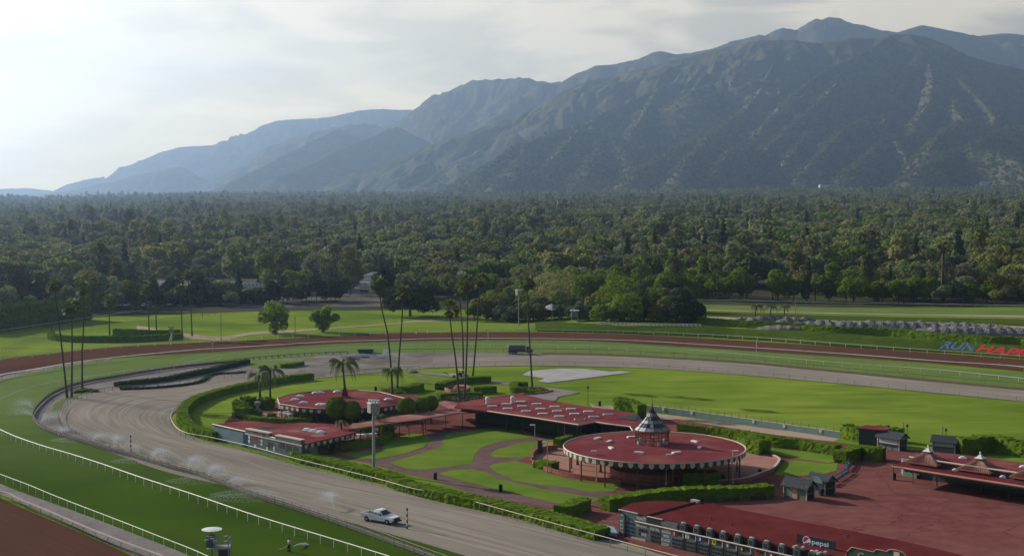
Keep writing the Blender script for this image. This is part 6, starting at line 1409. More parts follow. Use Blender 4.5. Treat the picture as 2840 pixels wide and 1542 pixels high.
for i, (f, t_, ar) in enumerate([("C 1247,915", "C 1243,712", -1), ("C 1337,1060", "C 1330,835", -1), ("C 1460,805", "C 1460,660", 1), ("C 1690,1128", "C 1688,898", -1), ("D 1258,780", "D 1258,497", 1), ("D 1842,768", "D 1842,465", 1)]):
    lamp_post('pale lamp post %s' % ['on the lawn left of the round terrace', 'at the left end of the terrace wall', 'in front of the long pavilion', 'in front of the left rim of the round pavilion', 'in front of the middle of the round pavilion', 'in front of the right rim of the round pavilion'][i], f, t_, arm=ar)
for i, (f, t_) in enumerate([("C 1628,580", "C 1628,460"), ("E 995,615", "E 997,478"), ("E 1273,600", "E 1274,508"), ("T 2000,570", "T 2000,385")]):
    lamp_post('dark lantern post %s' % ['on the lawn behind the long pavilion', 'right of the shuttered kiosk', 'behind the farthest right kiosk', 'by the domed bushes at the octagon terrace'][i], f, t_, DKGREEN, 'lantern')
for i, (f, t_) in enumerate([("E 970,612", "E 970,445"), ("E 1250,600", "E 1248,470")]):
    b = g1(px(f)[0]); h = at_y(px(t_)[0], b.y).z; o = thing('thin_mast', 'thin dark mast %s' % ['right of the shuttered kiosk', 'behind the farthest right kiosk'][i], 'mast', b); mb = MB(); mb.tube([b, b+UP*h], .07, 5); mb.build('pole', DKGREEN, o); mb = MB(); mb.lathe(b, [(.2, 0), (.2, .4), (.1, .45)], 6); mb.build('base', SLATE, o)
for i, (f, t_) in enumerate([("H 42,770", "H 42,540"), ("H 692,710", "H 692,560"), ("J 1420,505", "J 1420,275"), ("F 1450,470", "F 1450,380")]):
    b = on_ground(px(f)[0]); h = at_y(px(t_)[0], b.y).z-b.z; o = thing('thin_mast', 'thin pale mast %s' % ['by the far track left of the pepper trees', 'between the two pepper trees', 'below the far rail right of the three feathery palms', 'in the shade below the left wood'][i], 'mast', b)
    mb = MB(); mb.tube([b, b+UP*h], .1, 5); mb.build('pole', SAGE, o); mb = MB(); mb.lathe(b, [(.25, -.1), (.25, .3), (.1, .4)], 6); mb.build('base', CONC, o)
# distance markers: striped poles
def marker(label, foot, h, c1, c2, n=7):
    b = g1(px(foot)[0]); o = thing('marker_pole', label, 'marker pole', (b.x, b.y, .05)); mb = MB(); mc = MB()
    for i in range(n): (mb if i % 2 else mc).lathe((b.x, b.y, .05+h*i/n), [(.11, 0), (.11, h/n*.98)], 6)
    mb.build('light_band', c2, o); mc.build('dark_band', c1, o)
for f, h, c1, c2, lb in [("A 937,655", 3.1, BLACK, CREAM, 'black and white striped marker pole beside the near training track'), ("Z 1738,1010", 2.9, BLACK, CREAM, 'black and orange striped marker pole in front of the white pickup'), ("I 487,775", 2.9, WHITE, WOOD, 'striped white marker pole on the far dirt rail, left of the water truck'),
                         ("J 1043,785", 3.0, WHITE, RED, 'red and white striped marker pole on the far dirt rail'), ("K 670,1020", 3.0, DKGREEN, WHITE, 'green and white striped marker pole on the far grass course'), ("F 1522,705", 2.4, WHITE, WOOD, 'short striped marker pole by the far left track bend'), ("F 68,0", 1, WHITE, WOOD, '')][:6]: marker(lb, f, h, c1, c2)

# ---- platform tower with its white disc, bottom left
b = g1(px("Y 640,1760")[0]); TWZ = lambda s: at_y(px(s)[0], b.y)
o = thing('camera_tower', 'steel camera tower with a railed deck and cabin on the near turf', 'tower', (b.x, b.y, 0))
dk = TWZ("Y 520,1100"); zt_ = dk.z; cxx = dk.x
mb = MB(); mb.box((cxx+.1, b.y, zt_), (2.7, 1.8, .14), .12); mb.build('deck', CONC, o)
mb = MB(); mb.box((TWZ("Y 355,1000").x, b.y+.1, zt_+.72), (.95, 1.1, 1.3), .12); mb.build('cabin', mat('blue_grey_cabin', (.1, .12, .14), (.15, .17, .19), 1.5), o)
for (dx, dy) in ((-.3, -.8), (1.4, -.8), (-.3, .8), (1.4, .8)): mb = MB(); mb.tube([(cxx+dx, b.y+dy, -.05), (cxx+dx, b.y+dy, zt_+1.25)], .06, 5); mb.build('leg', METAL, o)
mb = MB()
for z in (zt_+.65, zt_+1.2):
    for a_, c_ in (((-.3, -.8), (1.4, -.8)), ((1.4, -.8), (1.4, .8)), ((1.4, .8), (-.3, .8))): mb.tube([(cxx+a_[0], b.y+a_[1], z), (cxx+c_[0], b.y+c_[1], z)], .035, 4)
mb.build('railing', METAL, o)
mb = MB(); mb.box((cxx+.75, b.y-.1, zt_/2), (1.1, 1.1, zt_-.2)); mb.build('stair_shaft', SLATE, o)
for s in ["Y 735,815", "Y 740,925", "Y 490,920", "Y 430,868", "Y 300,895"]: q = TWZ(s); mb = MB(); mb.box((q.x, b.y-.85, q.z), (.45, .08, .1), .4); mb.build('white_bracket', WHITE, o)
q = at_y(px("Y 383,708")[0], b.y+1.5); dsc = thing('disc_canopy', 'white round canopy disc floating on its pole beside the camera tower', 'canopy', (q.x, q.y, 0))
mb = MB(); mb.lathe((q.x, q.y, q.z), [(1.2, 0), (1.22, .05), (.6, .14), (.05, .17)], 24); mb.build('disc', WHITE, dsc); mb = MB(); mb.tube([(q.x, q.y, 0), (q.x, q.y, q.z)], .05, 6); mb.build('pole', SLATE, dsc)

# ================================================================ vehicles
TS = .78
def wheel(parent, p, r, w, rz):
    R = Matrix.Rotation(rz, 3, 'Z'); ax = R @ Vector((0, 1, 0)); o = MB(); vs = []; n = 16
    a = p-ax*w/2; bb = p+ax*w/2; f = R @ Vector((1, 0, 0))
    ring = lambda c, rr: [c+f*rr*math.cos(2*math.pi*j/n)+UP*rr*math.sin(2*math.pi*j/n) for j in range(n)]
    o.add(ring(a, r)+ring(bb, r), [(j, (j+1) % n, (j+1) % n+n, j+n) for j in range(n)]+[tuple(range(n))[::-1], tuple(range(n, 2*n))]); t = o.build('wheel', RUB, parent)
    o = MB(); o.add(ring(a-ax*.01, r*.55), [tuple(range(n))[::-1]]); o.add(ring(bb+ax*.01, r*.55), [tuple(range(n))]); me = o.build('rim', METAL, t); return t
def loft(parent, name, m, secs, o, rz, side=None):
    """secs: list of (x, halfwidth_bottom, halfwidth_top, z0, z1) across the length"""
    R = Matrix.Rotation(rz, 3, 'Z'); mb = MB(); vs = []
    for x, wb, wt, z0, z1 in secs:
        for y, z in ((-wb, z0), (wb, z0), (wb, z0+(z1-z0)*.6), (wt, z1), (-wt, z1), (-wb, z0+(z1-z0)*.6)): vs.append(o+R @ Vector((x, y, z)))
    k = 6; n = len(secs); fs = [(i*k+j, i*k+(j+1) % k, (i+1)*k+(j+1) % k, (i+1)*k+j) for i in range(n-1) for j in range(k)]+[tuple(range(k)), tuple((n-1)*k+j for j in range(k))[::-1]]
    mb.add(vs, [f[::-1] for f in fs]); return mb.build(name, m, parent)
def pickup(label, o, rz, paint):
    t = thing('pickup_truck', label, 'pickup truck', o); R = Matrix.Rotation(rz, 3, 'Z'); W = lambda x, y, z: o+R @ Vector((x, y, z))
    loft(t, 'body', paint, [(2.85, .78, .7, .5, .86), (2.7, .92, .82, .42, 1.02), (1.6, .95, .88, .4, 1.1), (1.0, .95, .9, .4, 1.14), (-.75, .95, .93, .4, 1.14), (-.76, .95, .93, .4, 1.14)], o, rz)
    mb = MB()
    for y in (-.9, .9): mb.box(W(-1.85, y, .78), (2.2, .1, .74), rz)
    mb.box(W(-2.92, 0, .78), (.1, 1.85, .72), rz); mb.box(W(-1.85, 0, .5), (2.2, 1.75, .1), rz); mb.build('cargo_bed', paint, t)
    mb = MB(); mb.box(W(-1.85, 0, .57), (2.05, 1.66, .05), rz); mb.build('bed_floor', SLATE, t)
    loft(t, 'cab', paint, [(1.05, .88, .86, 1.1, 1.16), (.45, .86, .7, 1.1, 1.74), (.1, .85, .68, 1.1, 1.82), (-.5, .85, .68, 1.1, 1.82), (-.68, .86, .7, 1.1, 1.76), (-.75, .86, .84, 1.1, 1.2)], o, rz)
    panel2 = lambda q, nm, m: (lambda mb: mb.build(nm, m, t))(MB().add([W(*v) for v in q], [(0, 1, 2, 3)]))
    panel2([(1.02, -.78, 1.2), (1.02, .78, 1.2), (.5, .64, 1.74), (.5, -.64, 1.74)], 'windscreen', GLASS); panel2([(-.77, .7, 1.25), (-.77, -.7, 1.25), (-.72, -.62, 1.68), (-.72, .62, 1.68)], 'rear_window', GLASS)
    for sy in (-1, 1):
        for x0, x1 in ((.1, .72), (-.6, 0)): panel2([(x0, sy*.895, 1.2), (x1 if x1 < .5 else .78, sy*.895, 1.2), (x1 if x1 < .5 else .38, sy*.76, 1.66), (x0, sy*.76, 1.66)], 'side_window', GLASS)
        mb = MB(); mb.box(W(.75, sy*1.05, 1.24), (.16, .22, .2), rz); mb.build('mirror', BLACK, t)
        panel2([(2.8, sy*.45, .72), (2.8, sy*.75, .72), (2.76, sy*.75, .9), (2.76, sy*.45, .9)], 'headlight', CHROME)
    mb = MB(); mb.box(W(2.86, 0, .68), (.16, 1.15, .5), rz); mb.build('grille', BLACK, t); mb = MB(); mb.box(W(2.88, 0, .47), (.2, 1.8, .2), rz); mb.build('bumper', BLACK, t); mb = MB(); mb.box(W(-3.0, 0, .5), (.14, 1.7, .18), rz); mb.build('bumper', BLACK, t)
    for x in (1.85, -1.9):
        for y in (-.85, .85): wheel(t, W(x, y, .4), .4, .26, rz)
    return t
CARW = mat('white_car_paint', (.72, .72, .74), rough=.3, spec=.5)
a = g1(px("Z 560,760")[0]); b2 = g1(px("Z 1250,880")[0]); pr_ = math.atan2(b2.y-a.y, b2.x-a.x)
pc = g1(px("Z 900,790")[0]); pickup('white crew cab pickup truck driving on the sandy training track', Vector((pc.x, pc.y, .06)), pr_, CARW)
# water tanker
p0 = g1(px("I 765,893")[0]); tk = thing('water_truck', 'grey green water tank truck parked on the soil by the far turf', 'water truck', (p0.x, p0.y, .08)); tk.scale = (.78, .85, .85); W = lambda x, y, z: Vector((p0.x+x, p0.y+y, .08+z)); OL = mat('olive_truck_paint', (.09, .12, .11), (.14, .17, .155), 1.0, rough=.5)
mb = MB(); n = 16; vs = []
for x in (-4.6, -4.5, 2.2, 2.3):
    s_ = .9 if x in (-4.6, 2.3) else 1
    for j in range(n): t_ = 2*math.pi*j/n; vs.append(W(x, 1.25*s_*math.cos(t_), 2.2+1.05*s_*math.sin(t_)))
mb.add(vs, [(i*n+j, i*n+(j+1) % n, (i+1)*n+(j+1) % n, (i+1)*n+j) for i in range(3) for j in range(n)]+[tuple(range(n))[::-1], tuple(3*n+j for j in range(n))]); mb.build('tank', OL, tk)
mb = MB(); mb.box(W(-1, 0, 3.3), (6.2, .7, .12)); mb.build('catwalk', CONC, tk); loft(tk, 'cab', OL, [(2.6, 1.15, 1.1, .7, 2.9), (3.9, 1.15, 1.05, .7, 2.9), (4.2, 1.15, 1.1, .7, 1.9), (5.2, 1.1, 1.0, .7, 1.7)], W(0, 0, 0), 0)
mb = MB(); mb.add([W(2.9, -1.16, 1.9), W(3.8, -1.16, 1.9), W(3.7, -1.13, 2.7), W(2.9, -1.13, 2.7)], [(0, 1, 2, 3)]); mb.build('side_window', GLASS, tk); mb = MB(); mb.box(W(0, 0, .95), (9.4, .9, .3)); mb.build('chassis', BLACK, tk)
mb = MB(); mb.tube([W(-5.2, -1.4, .55), W(5.0, -1.4, .55)], .1, 5); mb.build('spray_bar', METAL, tk); mb = MB(); mb.tube([W(-1, 0, 3.3), W(-1, 0, 4.2)], .07, 5); mb.tube([W(-1.5, 0, 4.2), W(.4, 0, 4.2)], .07, 4); mb.tube([W(.4, 0, 3.3), W(.4, 0, 4.2)], .07, 5); mb.build('fill_pipe', CREAM, tk)
for x in (-4, -2.8, -1.6, 3.9):
    for y in (-1.05, 1.05): wheel(tk, W(x, y, .52), .52, .35, 0)
# dump trailer
p0 = g1(px("H 1312,905")[0]); dt = thing('dump_trailer', 'dark green dump trailer standing above the pile of rails', 'trailer', (p0.x, p0.y, .08)); dt.scale = (.8, .8, .75); W = lambda x, y, z: Vector((p0.x+x, p0.y+y, .08+z))
mb = MB(); mb.add([W(-2.6, -1.2, .9), W(2.7, -1.2, .9), W(2.7, 1.2, .9), W(-2.6, 1.2, .9), W(-3.0, -1.35, 2.3), W(3.0, -1.35, 2.3), W(3.0, 1.35, 2.3), W(-3.0, 1.35, 2.3)], [(3, 2, 1, 0), (0, 1, 5, 4), (1, 2, 6, 5), (2, 3, 7, 6), (3, 0, 4, 7)]); mb.build('bin', DKGREEN, dt)
mb = MB(); mb.tube([W(-3, -1.35, 2.3), W(3, -1.35, 2.3), W(3, 1.35, 2.3), W(-3, 1.35, 2.3), W(-3, -1.35, 2.3)], .07, 4); mb.build('rim', SLATE, dt); mb = MB(); mb.tube([W(-2.6, 0, .8), W(-4.6, 0, .45)], .1, 5); mb.build('drawbar', METAL, dt)
for x in (.6, 1.8):
    for y in (-1.1, 1.1): wheel(dt, W(x, y, .45), .45, .3, 0)
# piles of dismantled rail beside it
rp = random.Random(5)
for i in range(9):
    q = g1(px("H %d,%d" % (1180+i*34, 925+rp.randint(-22, 18)))[0]); o = thing('rail_pile', 'heap of dismantled white rail sections on the churned ground', 'rail pile', (q.x, q.y, .08), group='heaps of dismantled rail below the dump trailer')
    mb = MB()
    for k in range(8): a_ = rp.uniform(-.5, .5); z = .15+.12*k; l = rp.uniform(1, 2.4); c = Vector((q.x+rp.uniform(-1, 1), q.y+rp.uniform(-1, 1), .1+z*rp.uniform(.6, 1))); mb.tube([c-Vector((math.cos(a_)*l, math.sin(a_)*l, -.1)), c+Vector((math.cos(a_)*l, math.sin(a_)*l, 0)), c+Vector((math.cos(a_)*l+.4, math.sin(a_)*l, -.3))], .09, 5)
    mb.build('rails', WHITE if i % 3 else GREYP, o)
for i, s in enumerate(["H 1478,905", "H 1500,908"]):
    q = g1(px(s)[0]); o = thing('white_bollard', '%s white plastic bollard right of the dump trailer' % ['left', 'right'][i], 'bollard', (q.x, q.y, .08)); mb = MB(); mb.lathe((q.x, q.y, .08), [(.4, 0), (.4, .15), (.2, .3), (.24, 1.1), (.3, 1.3), (.26, 1.7), (.1, 1.9)], 10); mb.build('body', WHITE, o)
q = g1(px("H 650,935")[0])
rail('parked_rail', 'row of stacked spare rail along the near edge of the far turf', 'rail stack', G("H 150,958 400,935 700,908 1000,893 1150,888"), .55, 2.2, GREYP, r=.12, pr=.2, kind='square')
# tractor with trailer on the service road
p0 = g1(px("c 1350,672")[0]); tr = thing('utility_tractor', 'white and black tractor with a canopy, behind the fountain hedge', 'tractor', (p0.x, p0.y, .08)); W = lambda x, y, z: Vector((p0.x+x, p0.y+y, .08+z))
loft(tr, 'body', WHITE, [(-1.5, .5, .5, .6, 1.1), (-.4, .55, .5, .6, 1.2), (.4, .5, .4, .6, 1.5), (1.6, .45, .35, .6, 1.35)], W(0, 0, 0), 0); mb = MB(); mb.box(W(-.2, 0, 2.35), (1.9, 1.5, .1)); mb.build('canopy', CREAM, tr)
for x, y in ((-1, -.7), (.6, -.7), (-1, .7), (.6, .7)): mb = MB(); mb.tube([W(x, y, .9), W(x, y, 2.35)], .05, 4); mb.build('canopy_post', BLACK, tr)
mb = MB(); mb.box(W(-.5, 0, 1.35), (.5, .6, .6)); mb.build('seat', BLACK, tr)
for x, r_ in ((-.9, .75), (1.2, .5)):
    for y in (-.75, .75): wheel(tr, W(x, y, r_), r_, .35, 0)
p1 = g1(px("c 1255,655")[0]); tl = thing('flat_trailer', 'small flat trailer hitched behind the tractor on the service road', 'trailer', (p1.x, p1.y, .08)); W = lambda x, y, z: Vector((p1.x+x, p1.y+y, .08+z))
mb = MB(); mb.box(W(0, 0, .7), (3.4, 1.5, .14)); mb.build('deck', CREAM, tl); mb = MB(); mb.tube([W(-1.7, -.7, .75), W(-2.3, -.7, 1.35), W(-3.2, -.7, 1.35)], .09, 4); mb.tube([W(1.7, 0, .6), W(3.0, 0, .55)], .07, 4); mb.build('frame', WOOD, tl)
for y in (-.7, .7): wheel(tl, W(-.3, y, .4), .4, .2, 0)
p1 = g1(px("c 735,590")[0]); o = thing('covered_heap', 'small dark mound on the service road near the mud', 'heap', (p1.x, p1.y, .08)); mb = MB(); mb.lathe((p1.x, p1.y, .05), [(1.6, 0), (1.2, .35), (.5, .6), (.05, .65)], 9); mb.build('mound', TARP, o)

# ---- cars, caravans and sheds on the left
CP = [mat('car_paint_'+n_, c, rough=.35, spec=.5) for n_, c in (('white', (.65, .65, .66)), ('silver', (.36, .37, .39)), ('black', (.02, .02, .025)), ('blue', (.06, .1, .2)), ('red', (.28, .03, .03)), ('beige', (.4, .36, .3)))]
CN = ['white', 'silver', 'black', 'blue', 'red', 'beige']
def car_proto(ci, p):
    t = thing('parked_car', '%s car in the tree shaded car park beyond the left lawns' % CN[ci], 'car', p, 0, '%s cars in the left car park' % CN[ci])
    O = Vector(p)
    loft(t, 'body', CP[ci], [(2.25, .7, .62, .45, .7), (2.0, .88, .75, .3, .85), (.9, .9, .84, .28, .95), (-1.9, .9, .82, .28, 1.0), (-2.2, .8, .74, .4, .9)], O, 0)
    loft(t, 'cabin', GLASS, [(.95, .8, .76, .9, .98), (.3, .78, .62, .9, 1.4), (-1.0, .78, .62, .9, 1.42), (-1.7, .78, .74, .9, 1.05)], O, 0); mb = MB(); mb.box(O+Vector((-.35, 0, 1.44)), (1.4, 1.22, .05)); mb.build('roof', CP[ci], t)
    for x in (1.4, -1.35):
        for y in (-.82, .82): wheel(t, O+Vector((x, y, .33)), .33, .22, 0)
    return t
protos = []; spots = []
rr_ = random.Random(9)
for row, (y, x0, x1) in enumerate([(606, -242, -185), (618, -248, -150), (634, -255, -120), (641, -255, -120), (658, -262, -110), (666, -262, -130), (684, -268, -190)]):
    x = x0
    while x < x1:
        if rr_.random() < .72: spots.append((x+rr_.uniform(-.3, .3), y+rr_.uniform(-.4, .4)))
        x += 2.9
for i, (x, y) in enumerate(spots):
    ci = rr_.choice([0, 0, 0, 1, 1, 2, 3, 4, 5]); hit = [q for q in protos if q[0] == ci]
    if not hit:
        p = car_proto(ci, (x, y, .1)); protos.append((ci, p)); p.rotation_euler = (0, 0, math.pi/2)
    else: copy_tree(hit[0][1], (x, y, .1), math.pi/2+rr_.choice([0, math.pi])+rr_.uniform(-.05, .05))
def caravan(label, s, L, H, m, W_=2.5, rz=0.1, name='caravan', cat='caravan'):
    b = on_ground(px(s)[0]); t = thing(name, label, cat, b); R = Matrix.Rotation(rz, 3, 'Z'); Wd = lambda x, y, z: b+R @ Vector((x, y, z))
    loft(t, 'body', m, [(-L/2, W_/2*.9, W_/2*.8, .7, H-.3), (-L/2+.4, W_/2, W_/2*.9, .6, H), (L/2-.5, W_/2, W_/2*.9, .6, H), (L/2, W_/2*.9, W_/2*.8, .8, H-.6)], b, rz)
    for x in np.linspace(-L/2+1.2, L/2-1.2, max(2, int(L/2.2))): mb = MB(); mb.box(Wd(x, -W_/2-.01, H*.62), (.9, .06, .55), rz); mb.build('window', GLASS, t)
    for x in (-L*.25, L*.2):
        for y in (-W_*.4, W_*.4): wheel(t, Wd(x, y, .4), .4, .3, rz)
    return t
for i, (s, L, H, m, lb) in enumerate([("P 1690,965", 9, 3.4, CP[3], 'blue box trailer in the yard left of the caravans'), ("P 2120,975", 8, 3.0, WHITE, 'white caravan parked behind the leafy tree'), ("P 2250,985", 9, 3.1, WHITE, 'long white caravan near the end of the caravan row'), ("P 2480,1000", 11, 3.3, WHITE, 'largest white caravan with a long awning side'),
          ("Q 60,1000", 10, 3.3, CP[3], 'blue grey caravan in the caravan row'), ("Q 150,1005", 10, 3.2, WHITE, 'white caravan right of the blue grey caravan'), ("Q 270,1000", 8, 3.0, CREAM, 'cream caravan in the yard'), ("Q 380,1005", 7, 3.0, WHITE, 'white caravan at the right end of the yard'),
          ("Q 835,975", 7, 3.6, WHITE, 'white box van between the big trees'), ("Q 1100,1000", 5.5, 3.4, WHITE, 'left one of two white vans behind the tall brownish tree'), ("Q 1175,995", 5.5, 3.4, WHITE, 'right one of two white vans behind the tall brownish tree'), ("Q 1110,1045", 5, 1.9, CP[2], 'dark car in front of the two white vans'), ("Q 1900,1045", 5, 1.8, CP[1], 'grey car parked at the wood edge behind the palms')]): caravan(lb, s, L, H, m, rz=.05*(-1)**i, name='caravan' if 'caravan' in lb else 'parked_van', cat='caravan' if 'caravan' in lb else 'van')
b = on_ground(px("P 1320,1000")[0]); o = thing('barn_fence', 'long tan barn wall behind the car park', 'barn', b); mb = MB(); mb.box((b.x+2, b.y, b.z+2), (56, 5, 4)); mb.build('wall', mat('tan_cladding', (.3, .2, .14), (.4, .28, .2), .4), o); mb = MB(); mb.prism([(b.x-27, b.y-3.2), (b.x+31, b.y-3.2), (b.x+31, b.y+3.2), (b.x-27, b.y+3.2)], b.z+4.02, b.z+4.3); mb.build('roof', TAN, o)
b = on_ground(px("P 1355,1030")[0]); o = thing('green_container', 'pale green container in front of the tan barn wall', 'container', b); mb = MB(); mb.box((b.x, b.y, b.z+1.4), (9, 2.5, 2.6)); mb.build('body', SAGE, o); mb = MB(); mb.box((b.x+2, b.y-1.3, b.z+1.3), (1.6, .08, 2.2)); mb.build('door', TEAL, o)

# ---- houses seen among the trees
def house(label, s, L, D, m=CREAM, rm=None, rz=.1, h=3.2, rh=1.8, up=0.0):
    b = on_ground(px(s)[0]); b = b+UP*up; t = thing('house', label, 'house', b); R = Matrix.Rotation(rz, 3, 'Z'); W = lambda x, y, z: b+R @ Vector((x, y, z))
    mb = MB(); mb.box(W(0, 0, h/2-up/2), (L, D, h+up), rz); mb.build('wall', m, t); e = .8
    mb = MB(); mb.add([W(-L/2-e, -D/2-e, h), W(L/2+e, -D/2-e, h), W(L/2+e, D/2+e, h), W(-L/2-e, D/2+e, h), W(-L/2+D*.25, 0, h+rh), W(L/2-D*.25, 0, h+rh)], [(0, 1, 5, 4), (1, 2, 5), (2, 3, 4, 5), (3, 0, 4), (3, 2, 1, 0)]); mb.build('roof', rm or SLATE, t)
    for x in np.linspace(-L/2+1.5, L/2-1.5, max(2, int(L/4))): mb = MB(); mb.box(W(x, -D/2-.01, h*.5), (1.3, .08, 1.2), rz); mb.build('window', GLASS, t)
    mb = MB(); mb.box(W(L*.2, D*.1, h+rh*.9), (.8, .8, 1.6), rz); mb.build('chimney', STONE, t); return t
TANR = mat('tan_roof', (.3, .22, .17), (.38, .29, .23), .6); GRYR = mat('grey_roof', (.16, .18, .2), (.22, .24, .26), .6); PNKR = mat('pink_roof', (.34, .2, .17), (.42, .26, .22), .6)
for s, L, D, m, rm, rz, lb, up in [("Q 430,800", 16, 10, CREAM, TANR, .2, 'tan roofed house between the caravans and the big trees', 2), ("Q 1620,680", 16, 9, CREAM, TANR, 0, 'low tan roofed house left of the bright clipped tree', 3), ("Q 1910,700", 18, 10, CREAM, GRYR, -.1, 'grey roofed house right of the bright clipped tree', 4),
       ("Q 2220,625", 30, 13, WHITE, TANR, .05, 'long white walled house with a pale roof behind the palms', 5), ("R 650,540", 18, 12, CREAM, GRYR, -.2, 'grey hipped roof house left of the long colonnaded house', 5), ("R 930,510", 34, 10, CREAM, PNKR, 0, 'long colonnaded house with a pinkish roof', 5),
       ("R 1720,700", 20, 12, WHITE, GRYR, .1, 'white house front in the deep shade of the right wood', 4), ("R 1720,610", 18, 10, CREAM, GRYR, 0, 'grey roofed house behind the bright bushes', 4), ("R 2160,660", 20, 10, WHITE, TANR, .1, 'white walled house left of the bright flowering tree', 4), ("R 1790,480", 22, 11, CREAM, PNKR, 0, 'pinkish roofed house high in the right wood', 5),
       ("G 220,490", 20, 12, CREAM, TANR, -.3, 'tan gabled house left of the purple tree', 5), ("G 730,540", 20, 10, CREAM, GRYR, 0, 'dark grey roofed house below the purple tree', 4), ("G 1320,815", 14, 8, PNKR, PNKR, 0, 'pinkish house end by the dry brown slope', 2), ("G 1900,720", 20, 9, CREAM, TANR, 0, 'tan roofed house above the reddish tree', 3),
       ("P 690,840", 22, 8, CREAM, TANR, 0, 'pale roofed building over the left car park trees', 5), ("P 1600,790", 26, 7, WHITE, PNKR, 0, 'pink walled building behind the brown tree on the left', 5), ("R 1430,1050", 15, 9, WHITE, TANR, .05, 'white building with a pale tiled roof behind the palm cluster', 0),
       ("G 2430,1090", 22, 12, STONE, ROOF2, 0, 'dark red house at the right edge of the wood', 0), ("Q 1560,215", 30, 12, CREAM, TANR, 0, 'tan roofed house far in the middle wood', 8), ("R 1330,270", 26, 12, CREAM, TANR, 0, 'pale house far in the right wood', 8), ("G 500,215", 26, 12, CREAM, PNKR, 0, 'pink roofed house far in the right wood', 8),
       ("G 820,240", 26, 12, CREAM, TANR, 0, 'yellowish roofed house far beyond the purple tree', 8), ("P 1240,610", 20, 9, WHITE, GRYR, 0, 'white roofed house in the left wood', 6), ("P 660,715", 16, 9, WHITE, GRYR, 0, 'small white roofed house in the left wood', 6), ("P 200,715", 16, 9, WHITE, GRYR, 0, 'small pale house at the left end of the wood', 6)]: house(lb, s, L, D, m, rm, rz, up=up, h=4)
b = on_ground(px("G 2070,1010")[0]); o = thing('white_awning', 'flat white awning roof in the trees at the right', 'awning', b); mb = MB(); mb.box((b.x, b.y, b.z+4.2), (11.5, 5, .25)); mb.box((b.x, b.y-2.4, b.z+3.6), (11.5, .15, 1.4)); mb.build('roof', WHITE, o)
for x, y in ((-5, -2), (5, -2), (-5, 2), (5, 2)): mb = MB(); mb.tube([(b.x+x, b.y+y, b.z-.5), (b.x+x, b.y+y, b.z+4.2)], .12, 5); mb.build('post', METAL, o)
# more houses half hidden among the valley trees: six kinds, copied
def on_hill(p):
    d = ray(*p); t = 600.0
    while t < 12000:
        q = Vector((0, 0, CAM_H))+d*t
        if q.z < max(ztf(q.x, q.y), hill_z(q.x, q.y) if q.y > 4700 else -1e3): return q
        t += 12
    return q
HP = []
for i, (x, y, a_, k) in enumerate(HOUSES):
    p = Vector((x, y, ztf(x, y))); rz_ = a_
    gl = ['tan roofed', 'grey roofed', 'pinkish roofed', 'pale roofed', 'brown roofed', 'dark roofed'][k]
    lb = '%s house half hidden among the trees of the wooded valley' % gl; gp = '%s houses scattered through the wooded valley' % gl
    hit = [q for q in HP if q[0] == k]
    if hit: copy_tree(hit[0][1], p, rz_)
    else:
        L_h, D_h = 14+2*k, 9+k % 3; t = thing('house', lb, 'house', p, rz_, gp); e = .8; h = 3.6; rh = 2.0; W = lambda x_, y_, z_: Vector((x_, y_, z_))
        mb = MB(); mb.box((0, 0, h/2-.5), (L_h, D_h, h+1)); mb.build('wall', [CREAM, WHITE, CREAM, WHITE, TAN, CREAM][k], t, world=False)
        mb = MB(); mb.add([W(-L_h/2-e, -D_h/2-e, h), W(L_h/2+e, -D_h/2-e, h), W(L_h/2+e, D_h/2+e, h), W(-L_h/2-e, D_h/2+e, h), W(-L_h/2+3, 0, h+rh), W(L_h/2-3, 0, h+rh)], [(0, 1, 5, 4), (1, 2, 5), (2, 3, 4, 5), (3, 0, 4), (3, 2, 1, 0)]); mb.build('roof', [TANR, GRYR, PNKR, CONC, WOOD, SLATE][k], t, world=False)
        HP.append((k, t))
FB = None; _fr = random.Random(4)
for i in range(34):
    y = _fr.uniform(4300, 5700); x = _fr.uniform(-.16, .4)*y; z = max(ztf(x, y), hill_z(x, y)); y, z = (y, z) if z < ztf(x, y)+25 else (4500, ztf(x, 4500)); p = Vector((x, y, z+1)); rz_ = _fr.uniform(-.4, .4); sc_ = _fr.uniform(.9, 1.9)
    if FB: copy_tree(FB, p, rz_, scale=sc_)
    else:
        t = thing('hillside_house', 'pale building among the trees at the foot of the mountains', 'house', p, rz_, 'pale buildings at the foot of the mountains'); FB = t; mb = MB(); mb.box((0, 0, 1.5), (22, 12, 9)); mb.build('wall', WHITE, t, world=False)
        mb = MB(); mb.add([(-12, -7, 6), (12, -7, 6), (12, 7, 6), (-12, 7, 6), (-8, 0, 9), (8, 0, 9)], [(0, 1, 5, 4), (1, 2, 5), (2, 3, 4, 5), (3, 0, 4), (3, 2, 1, 0)]); mb.build('roof', TANR, t, world=False)
